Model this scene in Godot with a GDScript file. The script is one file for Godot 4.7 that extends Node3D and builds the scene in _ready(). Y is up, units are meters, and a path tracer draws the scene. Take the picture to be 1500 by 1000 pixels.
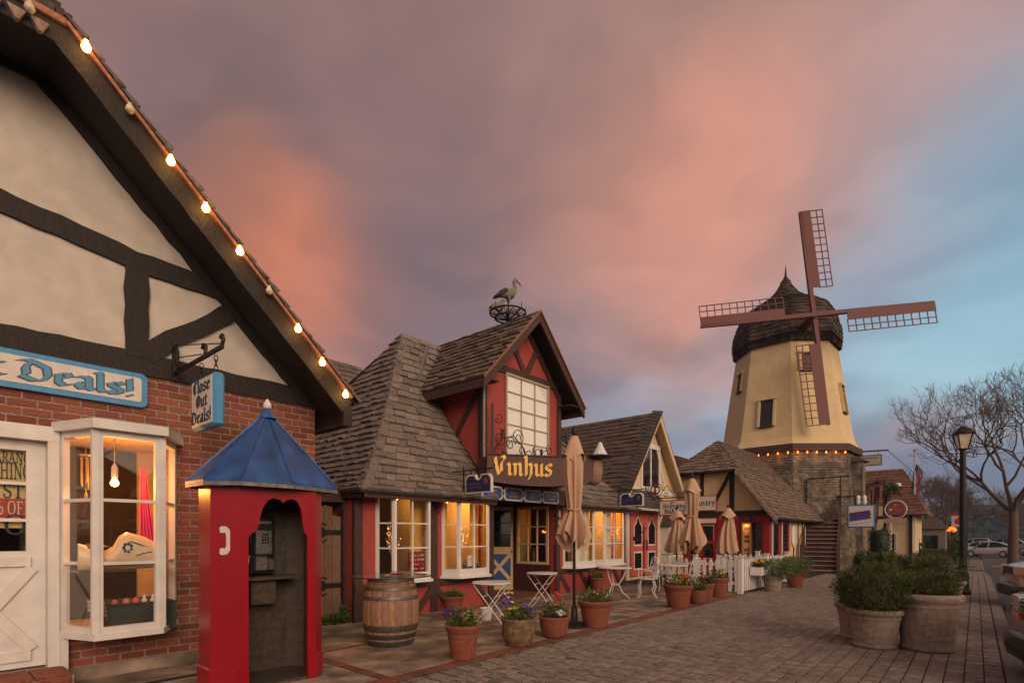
extends Node3D

# ---------- geometry collector (faces are given counter-clockwise seen from outside) ----------
class G:
	var v := PackedVector3Array()
	var n := PackedVector3Array()
	var c := PackedColorArray()
	var t := Transform3D()
	var k := Color(1, 1, 1)
	func tri(a: Vector3, b: Vector3, d: Vector3) -> void:
		a = t * a; b = t * b; d = t * d
		var m := (b - a).cross(d - a)
		if m.length_squared() < 1e-16:
			return
		m = m.normalized()
		v.append(a); v.append(d); v.append(b)
		n.append(m); n.append(m); n.append(m)
		c.append(k); c.append(k); c.append(k)
	func q(a: Vector3, b: Vector3, d: Vector3, e: Vector3) -> void:
		tri(a, b, d); tri(a, d, e)
	# eight corners: 0-3 lower ring, 4-7 upper ring
	func hexa(p: Array, bottom := true) -> void:
		var ce := Vector3()
		for x in p: ce += x
		ce /= 8.0
		for f in [[0, 1, 2, 3], [4, 5, 6, 7], [0, 1, 5, 4], [1, 2, 6, 5], [2, 3, 7, 6], [3, 0, 4, 7]]:
			if not bottom and f[1] == 1 and f[2] == 2:
				continue
			var a: Vector3 = p[f[0]]; var b: Vector3 = p[f[1]]; var d: Vector3 = p[f[2]]; var e: Vector3 = p[f[3]]
			if (d - a).cross(e - b).dot((a + b + d + e) / 4.0 - ce) < 0.0:
				q(e, d, b, a)
			else:
				q(a, b, d, e)
	func box(ce: Vector3, s: Vector3) -> void:
		var h := s / 2.0
		hexa([ce + Vector3(-h.x, -h.y, -h.z), ce + Vector3(h.x, -h.y, -h.z), ce + Vector3(h.x, -h.y, h.z), ce + Vector3(-h.x, -h.y, h.z),
			ce + Vector3(-h.x, h.y, -h.z), ce + Vector3(h.x, h.y, -h.z), ce + Vector3(h.x, h.y, h.z), ce + Vector3(-h.x, h.y, h.z)])
	func bb(lo: Vector3, hi: Vector3) -> void:
		box((lo + hi) / 2.0, (hi - lo).abs())
	# box with chamfered long edges on its upper / outer rim
	func cbox(ce: Vector3, s: Vector3, ch: float) -> void:
		var h := s / 2.0
		var r := [Vector2(-h.x + ch, -h.y), Vector2(h.x - ch, -h.y), Vector2(h.x, -h.y + ch), Vector2(h.x, h.y - ch), Vector2(h.x - ch, h.y), Vector2(-h.x + ch, h.y), Vector2(-h.x, h.y - ch), Vector2(-h.x, -h.y + ch)]
		var rows := []
		for z in [[-h.z, 1], [-h.z + ch, 0], [h.z - ch, 0], [h.z, 1]]:
			var row := []
			for p in r:
				var w: Vector2 = p
				if z[1] == 1:
					w = Vector2(clampf(p.x, -h.x + ch, h.x - ch), clampf(p.y, -h.y + ch, h.y - ch))
				row.append(ce + Vector3(w.x, w.y, z[0]))
			rows.append(row)
		for i in 3:
			for j in 8:
				var j2 := (j + 1) % 8
				q(rows[i][j], rows[i][j2], rows[i + 1][j2], rows[i + 1][j])
		for j in range(1, 7):
			tri(rows[0][0], rows[0][j + 1], rows[0][j])
			tri(rows[3][0], rows[3][j], rows[3][j + 1])
	# bar of square section between two points
	func bar(a: Vector3, b: Vector3, w: float, h: float, up := Vector3.UP) -> void:
		var d := (b - a).normalized()
		var s := d.cross(up)
		if s.length() < 1e-4:
			s = d.cross(Vector3.RIGHT)
		s = s.normalized() * w / 2.0
		var u := s.cross(d).normalized() * h / 2.0
		hexa([a - s - u, a + s - u, b + s - u, b - s - u, a - s + u, a + s + u, b + s + u, b - s + u])
	# polygon (Vector2) raised from z0 to z1 in the present transform
	func ext(poly: PackedVector2Array, z0: float, z1: float) -> void:
		if not Geometry2D.is_polygon_clockwise(poly):
			pass
		else:
			poly = poly.duplicate(); poly.reverse()
		var ix := Geometry2D.triangulate_polygon(poly)
		for i in range(0, ix.size(), 3):
			var a := poly[ix[i]]; var b := poly[ix[i + 1]]; var d := poly[ix[i + 2]]
			if (b - a).cross(d - a) < 0.0:
				var sw := b; b = d; d = sw
			tri(Vector3(a.x, a.y, z1), Vector3(b.x, b.y, z1), Vector3(d.x, d.y, z1))
			tri(Vector3(a.x, a.y, z0), Vector3(d.x, d.y, z0), Vector3(b.x, b.y, z0))
		var m := poly.size()
		for i in m:
			var a := poly[i]; var b := poly[(i + 1) % m]
			q(Vector3(a.x, a.y, z0), Vector3(b.x, b.y, z0), Vector3(b.x, b.y, z1), Vector3(a.x, a.y, z1))
	# smooth sheet through rows of points
	func grid(rows: Array, wrap := false, cols := []) -> void:
		var R := rows.size(); var K: int = rows[0].size()
		var nn := []
		for i in R:
			var ln := PackedVector3Array()
			for j in K:
				var a: Vector3 = rows[i][(j + 1) % K if wrap else mini(j + 1, K - 1)] - rows[i][(j - 1 + K) % K if wrap else maxi(j - 1, 0)]
				var b: Vector3 = rows[mini(i + 1, R - 1)][j] - rows[maxi(i - 1, 0)][j]
				var m := a.cross(b)
				if m.length_squared() < 1e-18:
					var i2 := mini(i + 1, R - 1) if i == 0 else maxi(i - 1, 0)
					a = rows[i2][(j + 1) % K if wrap else mini(j + 1, K - 1)] - rows[i2][(j - 1 + K) % K if wrap else maxi(j - 1, 0)]
					m = a.cross(b)
				ln.append((t.basis * m).normalized())
			nn.append(ln)
		var last := K if wrap else K - 1
		for i in R - 1:
			for j in last:
				var j2 := (j + 1) % K
				for w in [[i, j], [i + 1, j2], [i, j2], [i, j], [i + 1, j], [i + 1, j2]]:
					v.append(t * rows[w[0]][w[1]]); n.append(nn[w[0]][w[1]])
					c.append(cols[w[0]][w[1]] if cols.size() else k)
	func lathe(prof: Array, seg := 20, at := Vector3.ZERO, wob := 0.0) -> void:
		var rows := []
		for i in range(prof.size() - 1, -1, -1):
			var p: Vector2 = prof[i]
			var row := PackedVector3Array()
			for j in seg:
				var a := TAU * j / seg
				var r := p.x * (1.0 + wob * sin(a * 3.0 + p.y * 7.0))
				row.append(at + Vector3(cos(a) * r, p.y, sin(a) * r))
			rows.append(row)
		grid(rows, true)
	func tube(pts: Array, r0: float, r1 := -1.0, seg := 6, closed := false) -> void:
		if r1 < 0.0: r1 = r0
		var rows := []
		var m := pts.size()
		var prev := Vector3.UP
		for i in m + (1 if closed else 0):
			var ii := i % m
			var a: Vector3 = pts[(ii - 1 + m) % m] if closed else pts[maxi(ii - 1, 0)]
			var b: Vector3 = pts[(ii + 1) % m] if closed else pts[mini(ii + 1, m - 1)]
			var d := (b - a).normalized()
			var s := prev - d * prev.dot(d)
			if s.length() < 0.05:
				s = Vector3.RIGHT - d * d.x
			if s.length() < 0.05:
				s = Vector3.BACK - d * d.z
			s = s.normalized(); prev = s
			var u := d.cross(s)
			var r := lerpf(r0, r1, float(i) / maxf(1.0, m - 1.0))
			var row := PackedVector3Array()
			for j in seg:
				var an := TAU * j / seg
				row.append(pts[ii] + (s * cos(an) + u * sin(an)) * r)
			rows.append(row)
		if not closed:
			for e in [0, rows.size() - 1]:
				for j in range(1, seg - 1):
					if e == 0: tri(rows[e][0], rows[e][j + 1], rows[e][j])
					else: tri(rows[e][0], rows[e][j], rows[e][j + 1])
		rows.reverse()
		grid(rows, true)
	func ball(ce: Vector3, r: Vector3, seg := 10, rin := 6) -> void:
		var rows := []
		for i in rin + 1:
			var e := PI * i / rin
			var row := PackedVector3Array()
			for j in seg:
				var a := TAU * j / seg
				row.append(ce + Vector3(cos(a) * sin(e) * r.x, cos(e) * r.y, sin(a) * sin(e) * r.z))
			rows.append(row)
		grid(rows, true)
	func mesh() -> ArrayMesh:
		var a := []
		a.resize(Mesh.ARRAY_MAX)
		var half := c.duplicate()   # colours are stored in 8 bits up to 1: kept at half value, which mat() doubles
		for i in half.size(): half[i] = Color(c[i].r * 0.5, c[i].g * 0.5, c[i].b * 0.5)
		a[Mesh.ARRAY_VERTEX] = v; a[Mesh.ARRAY_NORMAL] = n; a[Mesh.ARRAY_COLOR] = half
		var m := ArrayMesh.new()
		m.add_surface_from_arrays(Mesh.PRIMITIVE_TRIANGLES, a)
		return m

# a heap of like pieces: the nearest become parts of their own, the rest one part of kind stuff
class Heap:
	var items := []
	func add(g) -> void:
		items.append(g)

const EYE := Vector3(0, 1.45, 0)
const RED_L := Color(0.33, 0.035, 0.022)
var rng := RandomNumberGenerator.new()
var M := {}
var used := {}
var X4 := Transform3D()

func rn(a: float, b: float) -> float:
	return rng.randf_range(a, b)

func V(x: float, y: float, z: float) -> Vector3:
	return Vector3(x, y, z)

func ground_y(z: float) -> float:
	return -0.65 * smoothstep(22.0, 44.0, -z)

func numbered(s: String) -> String:
	if not used.has(s):
		used[s] = 0
		return s
	used[s] += 1
	return "%s_%03d" % [s, used[s]]

func meta(o: Node, label: String, cat: String, group := "") -> void:
	o.set_meta("label", label)
	o.set_meta("category", cat)
	if group != "":
		o.set_meta("group", group)

func thing(called: String, label: String, cat: String, at := Vector3.ZERO, turn := 0.0, group := "") -> Node3D:
	var o := Node3D.new()
	o.name = numbered(called)
	add_child(o, true)
	o.position = at
	o.rotation.y = turn
	meta(o, label, cat, group)
	return o

# a part whose shape is given in the parent's own axes
func part(p: Node, called: String, g: G, m: Material) -> MeshInstance3D:
	var o := MeshInstance3D.new()
	o.name = called
	if g.v.size():
		o.mesh = g.mesh()
	o.material_override = m
	p.add_child(o, true)
	return o

# a part whose shape is given in world axes (for buildings, which are not turned)
func wpart(p: Node, called: String, g: G, m: Material) -> MeshInstance3D:
	var o := part(p, called, g, m)
	var s := Vector3()
	var a: Node = p
	while a != self and a is Node3D:
		s += a.position
		a = a.get_parent()
	o.position = -s
	return o

func solo(called: String, label: String, cat: String, g: G, m: Material, group := "") -> MeshInstance3D:
	var o := part(self, numbered(called), g, m)
	meta(o, label, cat, group)
	return o

func structure(called: String, g: G, m: Material) -> MeshInstance3D:
	var o := part(self, numbered(called), g, m)
	o.set_meta("kind", "structure")
	return o

func copy(o: Node3D, label: String, at: Vector3, turn := 0.0, group := "") -> Node3D:
	var d: Node3D = o.duplicate()
	d.name = numbered(String(o.name).get_slice("_0", 0))
	add_child(d, true)
	d.position = at
	d.rotation.y = turn
	d.set_meta("label", label)
	if group != "":
		d.set_meta("group", group)
	return d

func flush(h: Heap, p: Node, called: String, many: String, m: Material, limit := 300) -> void:
	var order := []
	for g in h.items:
		var ce := Vector3()
		for x in g.v: ce += x
		ce /= maxf(1.0, g.v.size())
		var dep := -ce.x * 0.6547 - ce.z * 0.7559; var rt := ce.x * 0.7559 - ce.z * 0.6547
		var out := dep < 0.5 or absf(rt / maxf(dep, 0.1)) > 0.97 or (ce.y - EYE.y) / maxf(dep, 0.1) < -0.285 or (ce.y - EYE.y) / maxf(dep, 0.1) > 1.01
		order.append([EYE.distance_squared_to(ce) + (1e6 if out else 0.0), g])
	order.sort_custom(func(a, b): return a[0] < b[0])
	var rest := G.new()
	for i in order.size():
		var g: G = order[i][1]
		if i < limit:
			wpart(p, called, g, m)
		else:
			rest.v.append_array(g.v); rest.n.append_array(g.n); rest.c.append_array(g.c)
	if rest.v.size():
		var o := wpart(p, many, rest, m)
		o.set_meta("kind", "stuff")

# ---------- materials ----------
func noise_tex(freq: float, lo: float, hi: float, type := FastNoiseLite.TYPE_SIMPLEX_SMOOTH, size := 512, oct := 4, sd := 1, normal := false) -> NoiseTexture2D:
	var f := FastNoiseLite.new()
	f.noise_type = type
	f.frequency = freq
	f.fractal_octaves = oct
	f.seed = sd
	var tx := NoiseTexture2D.new()
	tx.width = size; tx.height = size
	tx.seamless = true
	tx.noise = f
	if normal:
		tx.as_normal_map = true
		tx.bump_strength = 6.0
	else:
		var gr := Gradient.new()
		gr.set_color(0, Color(lo, lo, lo)); gr.set_color(1, Color(hi, hi, hi))
		tx.color_ramp = gr
	return tx

func mat(key: String, lin: Color, rough := 0.8, tex: Texture2D = null, sc := Vector3.ONE, metal := 0.0, nrm: Texture2D = null, ns := 0.6) -> StandardMaterial3D:
	var m := StandardMaterial3D.new()
	m.resource_name = key
	var a := lin.a
	m.albedo_color = Color(lin.r * 2.0, lin.g * 2.0, lin.b * 2.0).linear_to_srgb()   # times the halved vertex colour
	m.albedo_color.a = a
	m.roughness = rough
	m.metallic = metal
	m.vertex_color_use_as_albedo = true
	if tex:
		m.albedo_texture = tex
	if nrm:
		m.normal_enabled = true
		m.normal_texture = nrm
		m.normal_scale = ns
	if tex or nrm:
		m.uv1_triplanar = true
		m.uv1_world_triplanar = true
		m.uv1_scale = sc
	M[key] = m
	return m

func glow(key: String, col: Color, e: float) -> StandardMaterial3D:
	var m := StandardMaterial3D.new()
	m.resource_name = key
	m.albedo_color = col
	m.emission_enabled = true
	m.emission = col
	m.emission_energy_multiplier = e
	M[key] = m
	return m

func lamp(at: Vector3, e: float, col: Color, size := 0.03) -> OmniLight3D:
	var l := OmniLight3D.new()
	l.light_color = col
	l.light_energy = e
	l.light_size = size
	l.omni_range = 8.0
	l.omni_attenuation = 2.0
	l.shadow_enabled = true
	l.position = at
	l.name = "lamp_glow"
	add_child(l, true)
	return l

func materials() -> void:
	var mot := noise_tex(0.012, 0.66, 1.0, FastNoiseLite.TYPE_SIMPLEX_SMOOTH, 512, 5, 3)
	var soft := noise_tex(0.008, 0.91, 1.0, FastNoiseLite.TYPE_SIMPLEX_SMOOTH, 512, 5, 7)
	var fine := noise_tex(0.06, 0.6, 1.0, FastNoiseLite.TYPE_SIMPLEX_SMOOTH, 512, 4, 9)
	var blot := noise_tex(0.006, 0.45, 1.0, FastNoiseLite.TYPE_SIMPLEX_SMOOTH, 512, 6, 21)
	var nr := noise_tex(0.03, 0, 1, FastNoiseLite.TYPE_SIMPLEX_SMOOTH, 512, 4, 5, true)
	var nc := noise_tex(0.012, 0, 1, FastNoiseLite.TYPE_SIMPLEX_SMOOTH, 512, 3, 15, true)
	mat("brick", Color(0.37, 0.11, 0.066), 0.9, fine, V(2.2, 2.2, 2.2), 0, nr, 0.8)
	mat("mortar", Color(0.42, 0.325, 0.265), 0.95, mot, V(3, 3, 3), 0, nr, 0.6)
	mat("plaster", Color(0.56, 0.50, 0.44), 0.9, soft, V(0.8, 0.8, 0.8), 0, nc, 0.35)
	mat("cream", Color(0.66, 0.51, 0.29), 0.88, soft, V(0.5, 0.5, 0.5), 0, nc, 0.25)
	mat("cream_wall", Color(0.62, 0.47, 0.28), 0.88, soft, V(0.9, 0.9, 0.9), 0, nc, 0.3)
	mat("dark_timber", Color(0.026, 0.016, 0.013), 0.75, mot, V(3, 0.7, 3), 0, nr, 0.7)
	mat("brown_timber", Color(0.075, 0.033, 0.024), 0.7, mot, V(4, 0.8, 4), 0, nr, 0.5)
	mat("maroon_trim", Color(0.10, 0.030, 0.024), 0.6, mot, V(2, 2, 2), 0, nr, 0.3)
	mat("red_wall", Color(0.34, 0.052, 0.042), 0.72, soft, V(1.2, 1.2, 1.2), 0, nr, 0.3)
	mat("bakery_red", Color(0.30, 0.012, 0.018), 0.6, soft, V(1.2, 1.2, 1.2))
	mat("white_paint", Color(0.71, 0.685, 0.65), 0.55, soft, V(0.7, 0.7, 0.7), 0, nr, 0.04)
	mat("white_fence", Color(0.76, 0.73, 0.70), 0.6, soft, V(2, 2, 2))
	mat("white_metal", Color(0.68, 0.66, 0.64), 0.45, soft, V(3, 3, 3))
	mat("shingle", Color(0.245, 0.196, 0.172), 0.85, mot, V(2.4, 1.2, 2.4), 0, nr, 0.8)
	mat("shingle_dark", Color(0.115, 0.088, 0.074), 0.88, mot, V(2.4, 1.2, 2.4), 0, nr, 0.8)
	mat("shingle_old", Color(0.27, 0.225, 0.18), 0.9, blot, V(0.5, 0.5, 0.5), 0, nr, 0.8)
	mat("under_roof", Color(0.03, 0.022, 0.018), 0.95)
	mat("rust_tile", Color(0.20, 0.075, 0.04), 0.85, mot, V(1, 1, 1), 0, nr, 0.6)
	mat("copper", Color(0.42, 0.17, 0.10), 0.5, mot, V(3, 3, 3), 0.3)
	mat("flashing", Color(0.30, 0.28, 0.27), 0.55, mot, V(2, 2, 2), 0.5)
	mat("iron", Color(0.016, 0.015, 0.016), 0.5, null, Vector3.ONE, 0.4)
	mat("green_iron", Color(0.05, 0.10, 0.075), 0.6, fine, V(4, 4, 4), 0.2)
	mat("booth_red", Color(0.30, 0.003, 0.014), 0.33, soft, V(1.6, 0.5, 1.6), 0, nc, 0.06)
	mat("booth_blue", Color(0.035, 0.13, 0.42), 0.42, blot, V(0.9, 0.9, 0.9), 0, nr, 0.15)
	mat("booth_inside", Color(0.085, 0.062, 0.045), 0.7, mot, V(1.4, 1.4, 1.4))
	mat("steel", Color(0.50, 0.50, 0.50), 0.3, mot, V(4, 4, 4), 0.9)
	mat("black_plastic", Color(0.012, 0.012, 0.013), 0.35)
	mat("sign_white", Color(0.66, 0.60, 0.54), 0.6, soft, V(2, 2, 2))
	mat("sign_blue", Color(0.055, 0.27, 0.52), 0.45, soft, V(2, 2, 2))
	mat("letter_blue", Color(0.06, 0.24, 0.40), 0.5)
	mat("letter_dark", Color(0.02, 0.025, 0.045), 0.5)
	mat("navy", Color(0.016, 0.028, 0.095), 0.45, soft, V(3, 3, 3))
	mat("plaque_blue", Color(0.022, 0.07, 0.26), 0.4, soft, V(3, 3, 3))
	mat("gold", Color(0.68, 0.38, 0.07), 0.38, mot, V(5, 5, 5), 0.35)
	mat("barrel_oak", Color(0.37, 0.215, 0.125), 0.75, mot, V(6, 0.9, 6), 0, nr, 0.5)
	mat("barrel_hoop", Color(0.20, 0.20, 0.18), 0.5, mot, V(4, 4, 4), 0.7)
	mat("gate_wood", Color(0.24, 0.135, 0.09), 0.85, mot, V(9, 0.7, 9), 0, nr, 0.7)
	mat("terracotta", Color(0.31, 0.092, 0.050), 0.85, mot, V(2.5, 2.5, 2.5), 0, nr, 0.35)
	mat("ochre_clay", Color(0.30, 0.185, 0.09), 0.85, blot, V(3, 3, 3), 0, nr, 0.6)
	mat("urn_stone", Color(0.42, 0.325, 0.265), 0.9, mot, V(1.6, 1.6, 1.6), 0, nr, 0.35)
	mat("soil", Color(0.03, 0.02, 0.014), 0.95, fine, V(4, 4, 4), 0, nr, 1.0)
	mat("canvas", Color(0.53, 0.345, 0.235), 0.85, soft, V(2, 2, 2), 0, nr, 0.15)
	mat("concrete", Color(0.43, 0.325, 0.245), 0.92, blot, V(0.5, 0.5, 0.5), 0, nr, 0.5)
	mat("red_strip", Color(0.26, 0.085, 0.05), 0.9, mot, V(3, 3, 3), 0, nr, 0.6)
	mat("paver", Color(0.315, 0.256, 0.218), 0.92, mot, V(1.3, 1.3, 1.3), 0, nr, 0.6)
	mat("joint", Color(0.035, 0.028, 0.022), 0.97, fine, V(3, 3, 3), 0, nr, 1.0)
	mat("asphalt", Color(0.075, 0.068, 0.064), 0.9, mot, V(0.7, 0.7, 0.7), 0, nr, 0.6)
	mat("kerb_stone", Color(0.26, 0.215, 0.18), 0.9, mot, V(1.2, 1.2, 1.2), 0, nr, 0.5)
	mat("road_paint", Color(0.65, 0.62, 0.57), 0.8, mot, V(2, 2, 2))
	mat("leaf", Color(0.055, 0.085, 0.022), 0.6).backlight_enabled = true
	M.leaf.backlight = Color(0.18, 0.22, 0.05)
	mat("petal", Color(1, 1, 1), 0.6)
	mat("bark", Color(0.17, 0.12, 0.09), 0.95, mot, V(5, 1, 5), 0, nr, 1.0)
	mat("sail_red", Color(0.115, 0.018, 0.018), 0.6, soft, V(2, 2, 2))
	mat("step_wood", Color(0.12, 0.052, 0.04), 0.7, mot, V(3, 3, 3), 0, nr, 0.4)
	mat("salmon_door", Color(0.55, 0.115, 0.085), 0.55, soft, V(2, 2, 2))
	mat("pale_panel", Color(0.60, 0.46, 0.28), 0.85, soft, V(2, 2, 2))
	mat("curtain", Color(0.72, 0.62, 0.44), 0.9, soft, V(3, 3, 3))
	mat("yellow_drape", Color(0.72, 0.42, 0.06), 0.85, soft, V(3, 3, 3))
	mat("muntin", Color(0.36, 0.28, 0.21), 0.6)
	mat("blind_white", Color(0.80, 0.78, 0.73), 0.8)
	mat("shop_dark", Color(0.035, 0.021, 0.015), 0.85, mot, V(1.5, 1.5, 1.5))
	mat("shop_cream", Color(0.60, 0.44, 0.22), 0.9, soft, V(1.5, 1.5, 1.5))
	mat("green_cloth", Color(0.035, 0.05, 0.04), 0.95, soft, V(3, 3, 3), 0, nc, 0.6)
	mat("any", Color(1, 1, 1), 0.55, soft, V(3, 3, 3))
	mat("gloss", Color(1, 1, 1), 0.25)
	mat("skin", Color(0.42, 0.24, 0.17), 0.6)
	mat("cloth_dark", Color(1, 1, 1), 0.9, soft, V(5, 5, 5))
	mat("hill_green", Color(0.028, 0.048, 0.022), 1.0, mot, V(0.006, 0.006, 0.006))
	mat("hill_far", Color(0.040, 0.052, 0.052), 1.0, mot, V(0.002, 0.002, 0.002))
	mat("car_glass", Color(0.010, 0.012, 0.014), 0.05)
	mat("tyre", Color(0.012, 0.012, 0.012), 0.9)
	mat("chrome", Color(0.6, 0.6, 0.6), 0.12, null, Vector3.ONE, 1.0)
	for a in [["car_silver", Color(0.42, 0.41, 0.40)], ["car_black", Color(0.012, 0.012, 0.016)], ["car_white", Color(0.62, 0.57, 0.50)], ["car_maroon", Color(0.10, 0.035, 0.025)], ["car_grey", Color(0.13, 0.13, 0.14)]]:
		var cm := mat(a[0], a[1], 0.3)
		cm.clearcoat_enabled = true
		cm.clearcoat = 0.8
		cm.clearcoat_roughness = 0.06
	var gl := mat("glass", Color(0.02, 0.025, 0.025, 0.02), 0.02)
	gl.transparency = BaseMaterial3D.TRANSPARENCY_ALPHA
	gl.vertex_color_use_as_albedo = false
	var gd := mat("table_glass", Color(0.10, 0.16, 0.14, 0.22), 0.03)
	gd.transparency = BaseMaterial3D.TRANSPARENCY_ALPHA
	gd.vertex_color_use_as_albedo = false
	mat("dark_glass", Color(0.012, 0.014, 0.016), 0.06)
	glow("bulb_lit", Color(1.0, 0.74, 0.36), 9.0)
	glow("bulb_small", Color(1.0, 0.52, 0.17), 2.2)
	glow("fairy", Color(1.0, 0.66, 0.25), 3.5)
	glow("lantern_lit", Color(1.0, 0.45, 0.12), 1.1)
	mat("bulb_off", Color(0.55, 0.48, 0.34), 0.25)
	mat("bulb_faint", Color(0.55, 0.48, 0.34), 0.25)

# ---------- camera, sky, light ----------
func sky_image() -> Image:
	var W := 1600; var H := 800
	# colours of the evening sky: azimuth (degrees right of the picture's middle), height (degrees), linear colour, reach in degrees
	var K := [
		[-40, 48, 0.155, 0.098, 0.094, 14], [-22, 50, 0.175, 0.110, 0.102, 14], [0, 46, 0.220, 0.130, 0.114, 14], [18, 44, 0.246, 0.150, 0.128, 14], [38, 38, 0.261, 0.171, 0.167, 12],
		[-34, 34, 0.194, 0.113, 0.106, 10], [-20, 27, 0.560, 0.172, 0.085, 6], [-17, 23, 0.480, 0.160, 0.090, 5], [-26, 22, 0.480, 0.150, 0.080, 6], [-25, 30, 0.340, 0.138, 0.093, 5], [-12, 24, 0.234, 0.117, 0.104, 6], [-16, 36, 0.207, 0.117, 0.110, 7], [-8, 38, 0.211, 0.122, 0.115, 10], [-5, 26, 0.162, 0.113, 0.122, 9],
		[8, 33, 0.306, 0.153, 0.126, 9], [15, 31, 0.558, 0.234, 0.158, 9], [21, 27, 0.504, 0.230, 0.171, 7], [24, 33, 0.405, 0.194, 0.149, 9], [5, 18, 0.207, 0.149, 0.162, 8], [12, 21, 0.270, 0.167, 0.158, 7], [31, 30, 0.270, 0.203, 0.207, 8],
		[40, 27, 0.153, 0.225, 0.297, 7], [43, 21, 0.180, 0.302, 0.383, 7], [36, 20, 0.234, 0.243, 0.297, 6], [33, 14, 0.252, 0.360, 0.441, 6], [40, 12, 0.261, 0.432, 0.504, 6], [42, 16, 0.216, 0.378, 0.459, 5], [25, 16, 0.324, 0.211, 0.203, 6],
		[10, 13, 0.216, 0.252, 0.315, 6], [16, 11, 0.270, 0.221, 0.243, 5], [6, 9, 0.324, 0.306, 0.333, 5], [13, 8, 0.198, 0.261, 0.342, 4], [28, 8, 0.252, 0.378, 0.459, 6], [20, 8, 0.207, 0.270, 0.342, 4],
		[35, 7.5, 0.158, 0.176, 0.230, 4], [40, 6.5, 0.261, 0.203, 0.225, 4], [36, 4, 0.167, 0.176, 0.234, 4], [42, 2.5, 0.099, 0.140, 0.211, 4], [32, 3, 0.180, 0.243, 0.333, 4],
		[-60, 25, 0.216, 0.122, 0.108, 20], [-90, 20, 0.220, 0.150, 0.150, 25], [-60, 5, 0.270, 0.180, 0.162, 15], [-20, 5, 0.225, 0.180, 0.189, 12],
		[0, 85, 0.198, 0.135, 0.135, 25], [130, 60, 0.340, 0.230, 0.185, 28], [-130, 50, 0.260, 0.180, 0.170, 28],
		[75, 30, 0.500, 0.360, 0.270, 18], [75, 8, 0.750, 0.560, 0.400, 14], [110, 25, 0.950, 0.700, 0.500, 22], [115, 6, 1.850, 1.380, 0.930, 20], [135, 10, 1.950, 1.420, 0.930, 20], [155, 25, 0.850, 0.620, 0.440, 22], [165, 6, 1.100, 0.800, 0.550, 20], [-150, 10, 0.450, 0.300, 0.220, 20], [-115, 8, 0.300, 0.210, 0.190, 20]]
	var lw := 240; var lh := 62
	var low := Image.create(lw, lh, false, Image.FORMAT_RGBF)
	var yaw := -40.9
	for y in lh:
		var el := 90.0 * (y + 0.5) / lh   # row 0 is the horizon
		for x in lw:
			var az := 360.0 * (x + 0.5) / lw
			var s := Vector3(); var ws := 0.0
			for p in K:
				var da := fposmod(az - yaw - p[0] + 180.0, 360.0) - 180.0
				var dx := da * cos(deg_to_rad((el + p[1]) * 0.5)); var dy: float = el - p[1]
				var w := exp(-(dx * dx + dy * dy) / (p[5] * p[5] * 0.55)) + 1e-7 * exp(-(dx * dx + dy * dy) / 4000.0)
				w *= 100.0 / (p[5] * p[5])
				s += Vector3(p[2], p[3], p[4]) * w; ws += w
			s /= ws
			low.set_pixel(x, y, Color(s.x, s.y, s.z))
	var f1 := FastNoiseLite.new(); f1.seed = 4; f1.frequency = 0.9; f1.fractal_octaves = 5
	var f2 := FastNoiseLite.new(); f2.seed = 11; f2.frequency = 2.2; f2.fractal_octaves = 5
	var im := Image.create(W, H, false, Image.FORMAT_RGBF)
	im.fill(Color(0.16, 0.12, 0.10))
	for y in H / 2:
		var el := PI * (0.5 - (y + 0.5) / H)
		for x in W:
			var az := TAU * (x + 0.5) / W
			var d := Vector3(sin(az) * cos(el), sin(el), -cos(az) * cos(el))
			var pl := Vector3(d.x, d.y * 2.4, d.z) / (0.35 + d.y) * 0.7
			var wx := f1.get_noise_3dv(pl * 1.2); var wy := f1.get_noise_3dv(pl * 1.2 + Vector3(7, 3, 1))
			var fx := fposmod(az / TAU * lw - 0.5 + wx * 6.5, float(lw)); var fy := clampf(el / (PI / 2) * lh - 0.5 + wy * 4.5, 0.0, lh - 1.001)
			var x0 := int(fx); var y0 := int(fy); var x1 := (x0 + 1) % lw; var y1 := mini(y0 + 1, lh - 1)
			var c0 := low.get_pixel(x0 % lw, y0).lerp(low.get_pixel(x1, y0), fx - x0)
			var c1 := low.get_pixel(x0 % lw, y1).lerp(low.get_pixel(x1, y1), fx - x0)
			var col := c0.lerp(c1, fy - y0)
			var nz := f2.get_noise_3dv(pl * 0.9 + Vector3(wx, 0, wy) * 0.5)
			var b := 1.0 + nz * 0.36
			col = Color(col.r * b * (1.0 + nz * 0.12), col.g * b, col.b * b * (1.0 - nz * 0.08))
			im.set_pixel(x, y, col)
	return im

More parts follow.
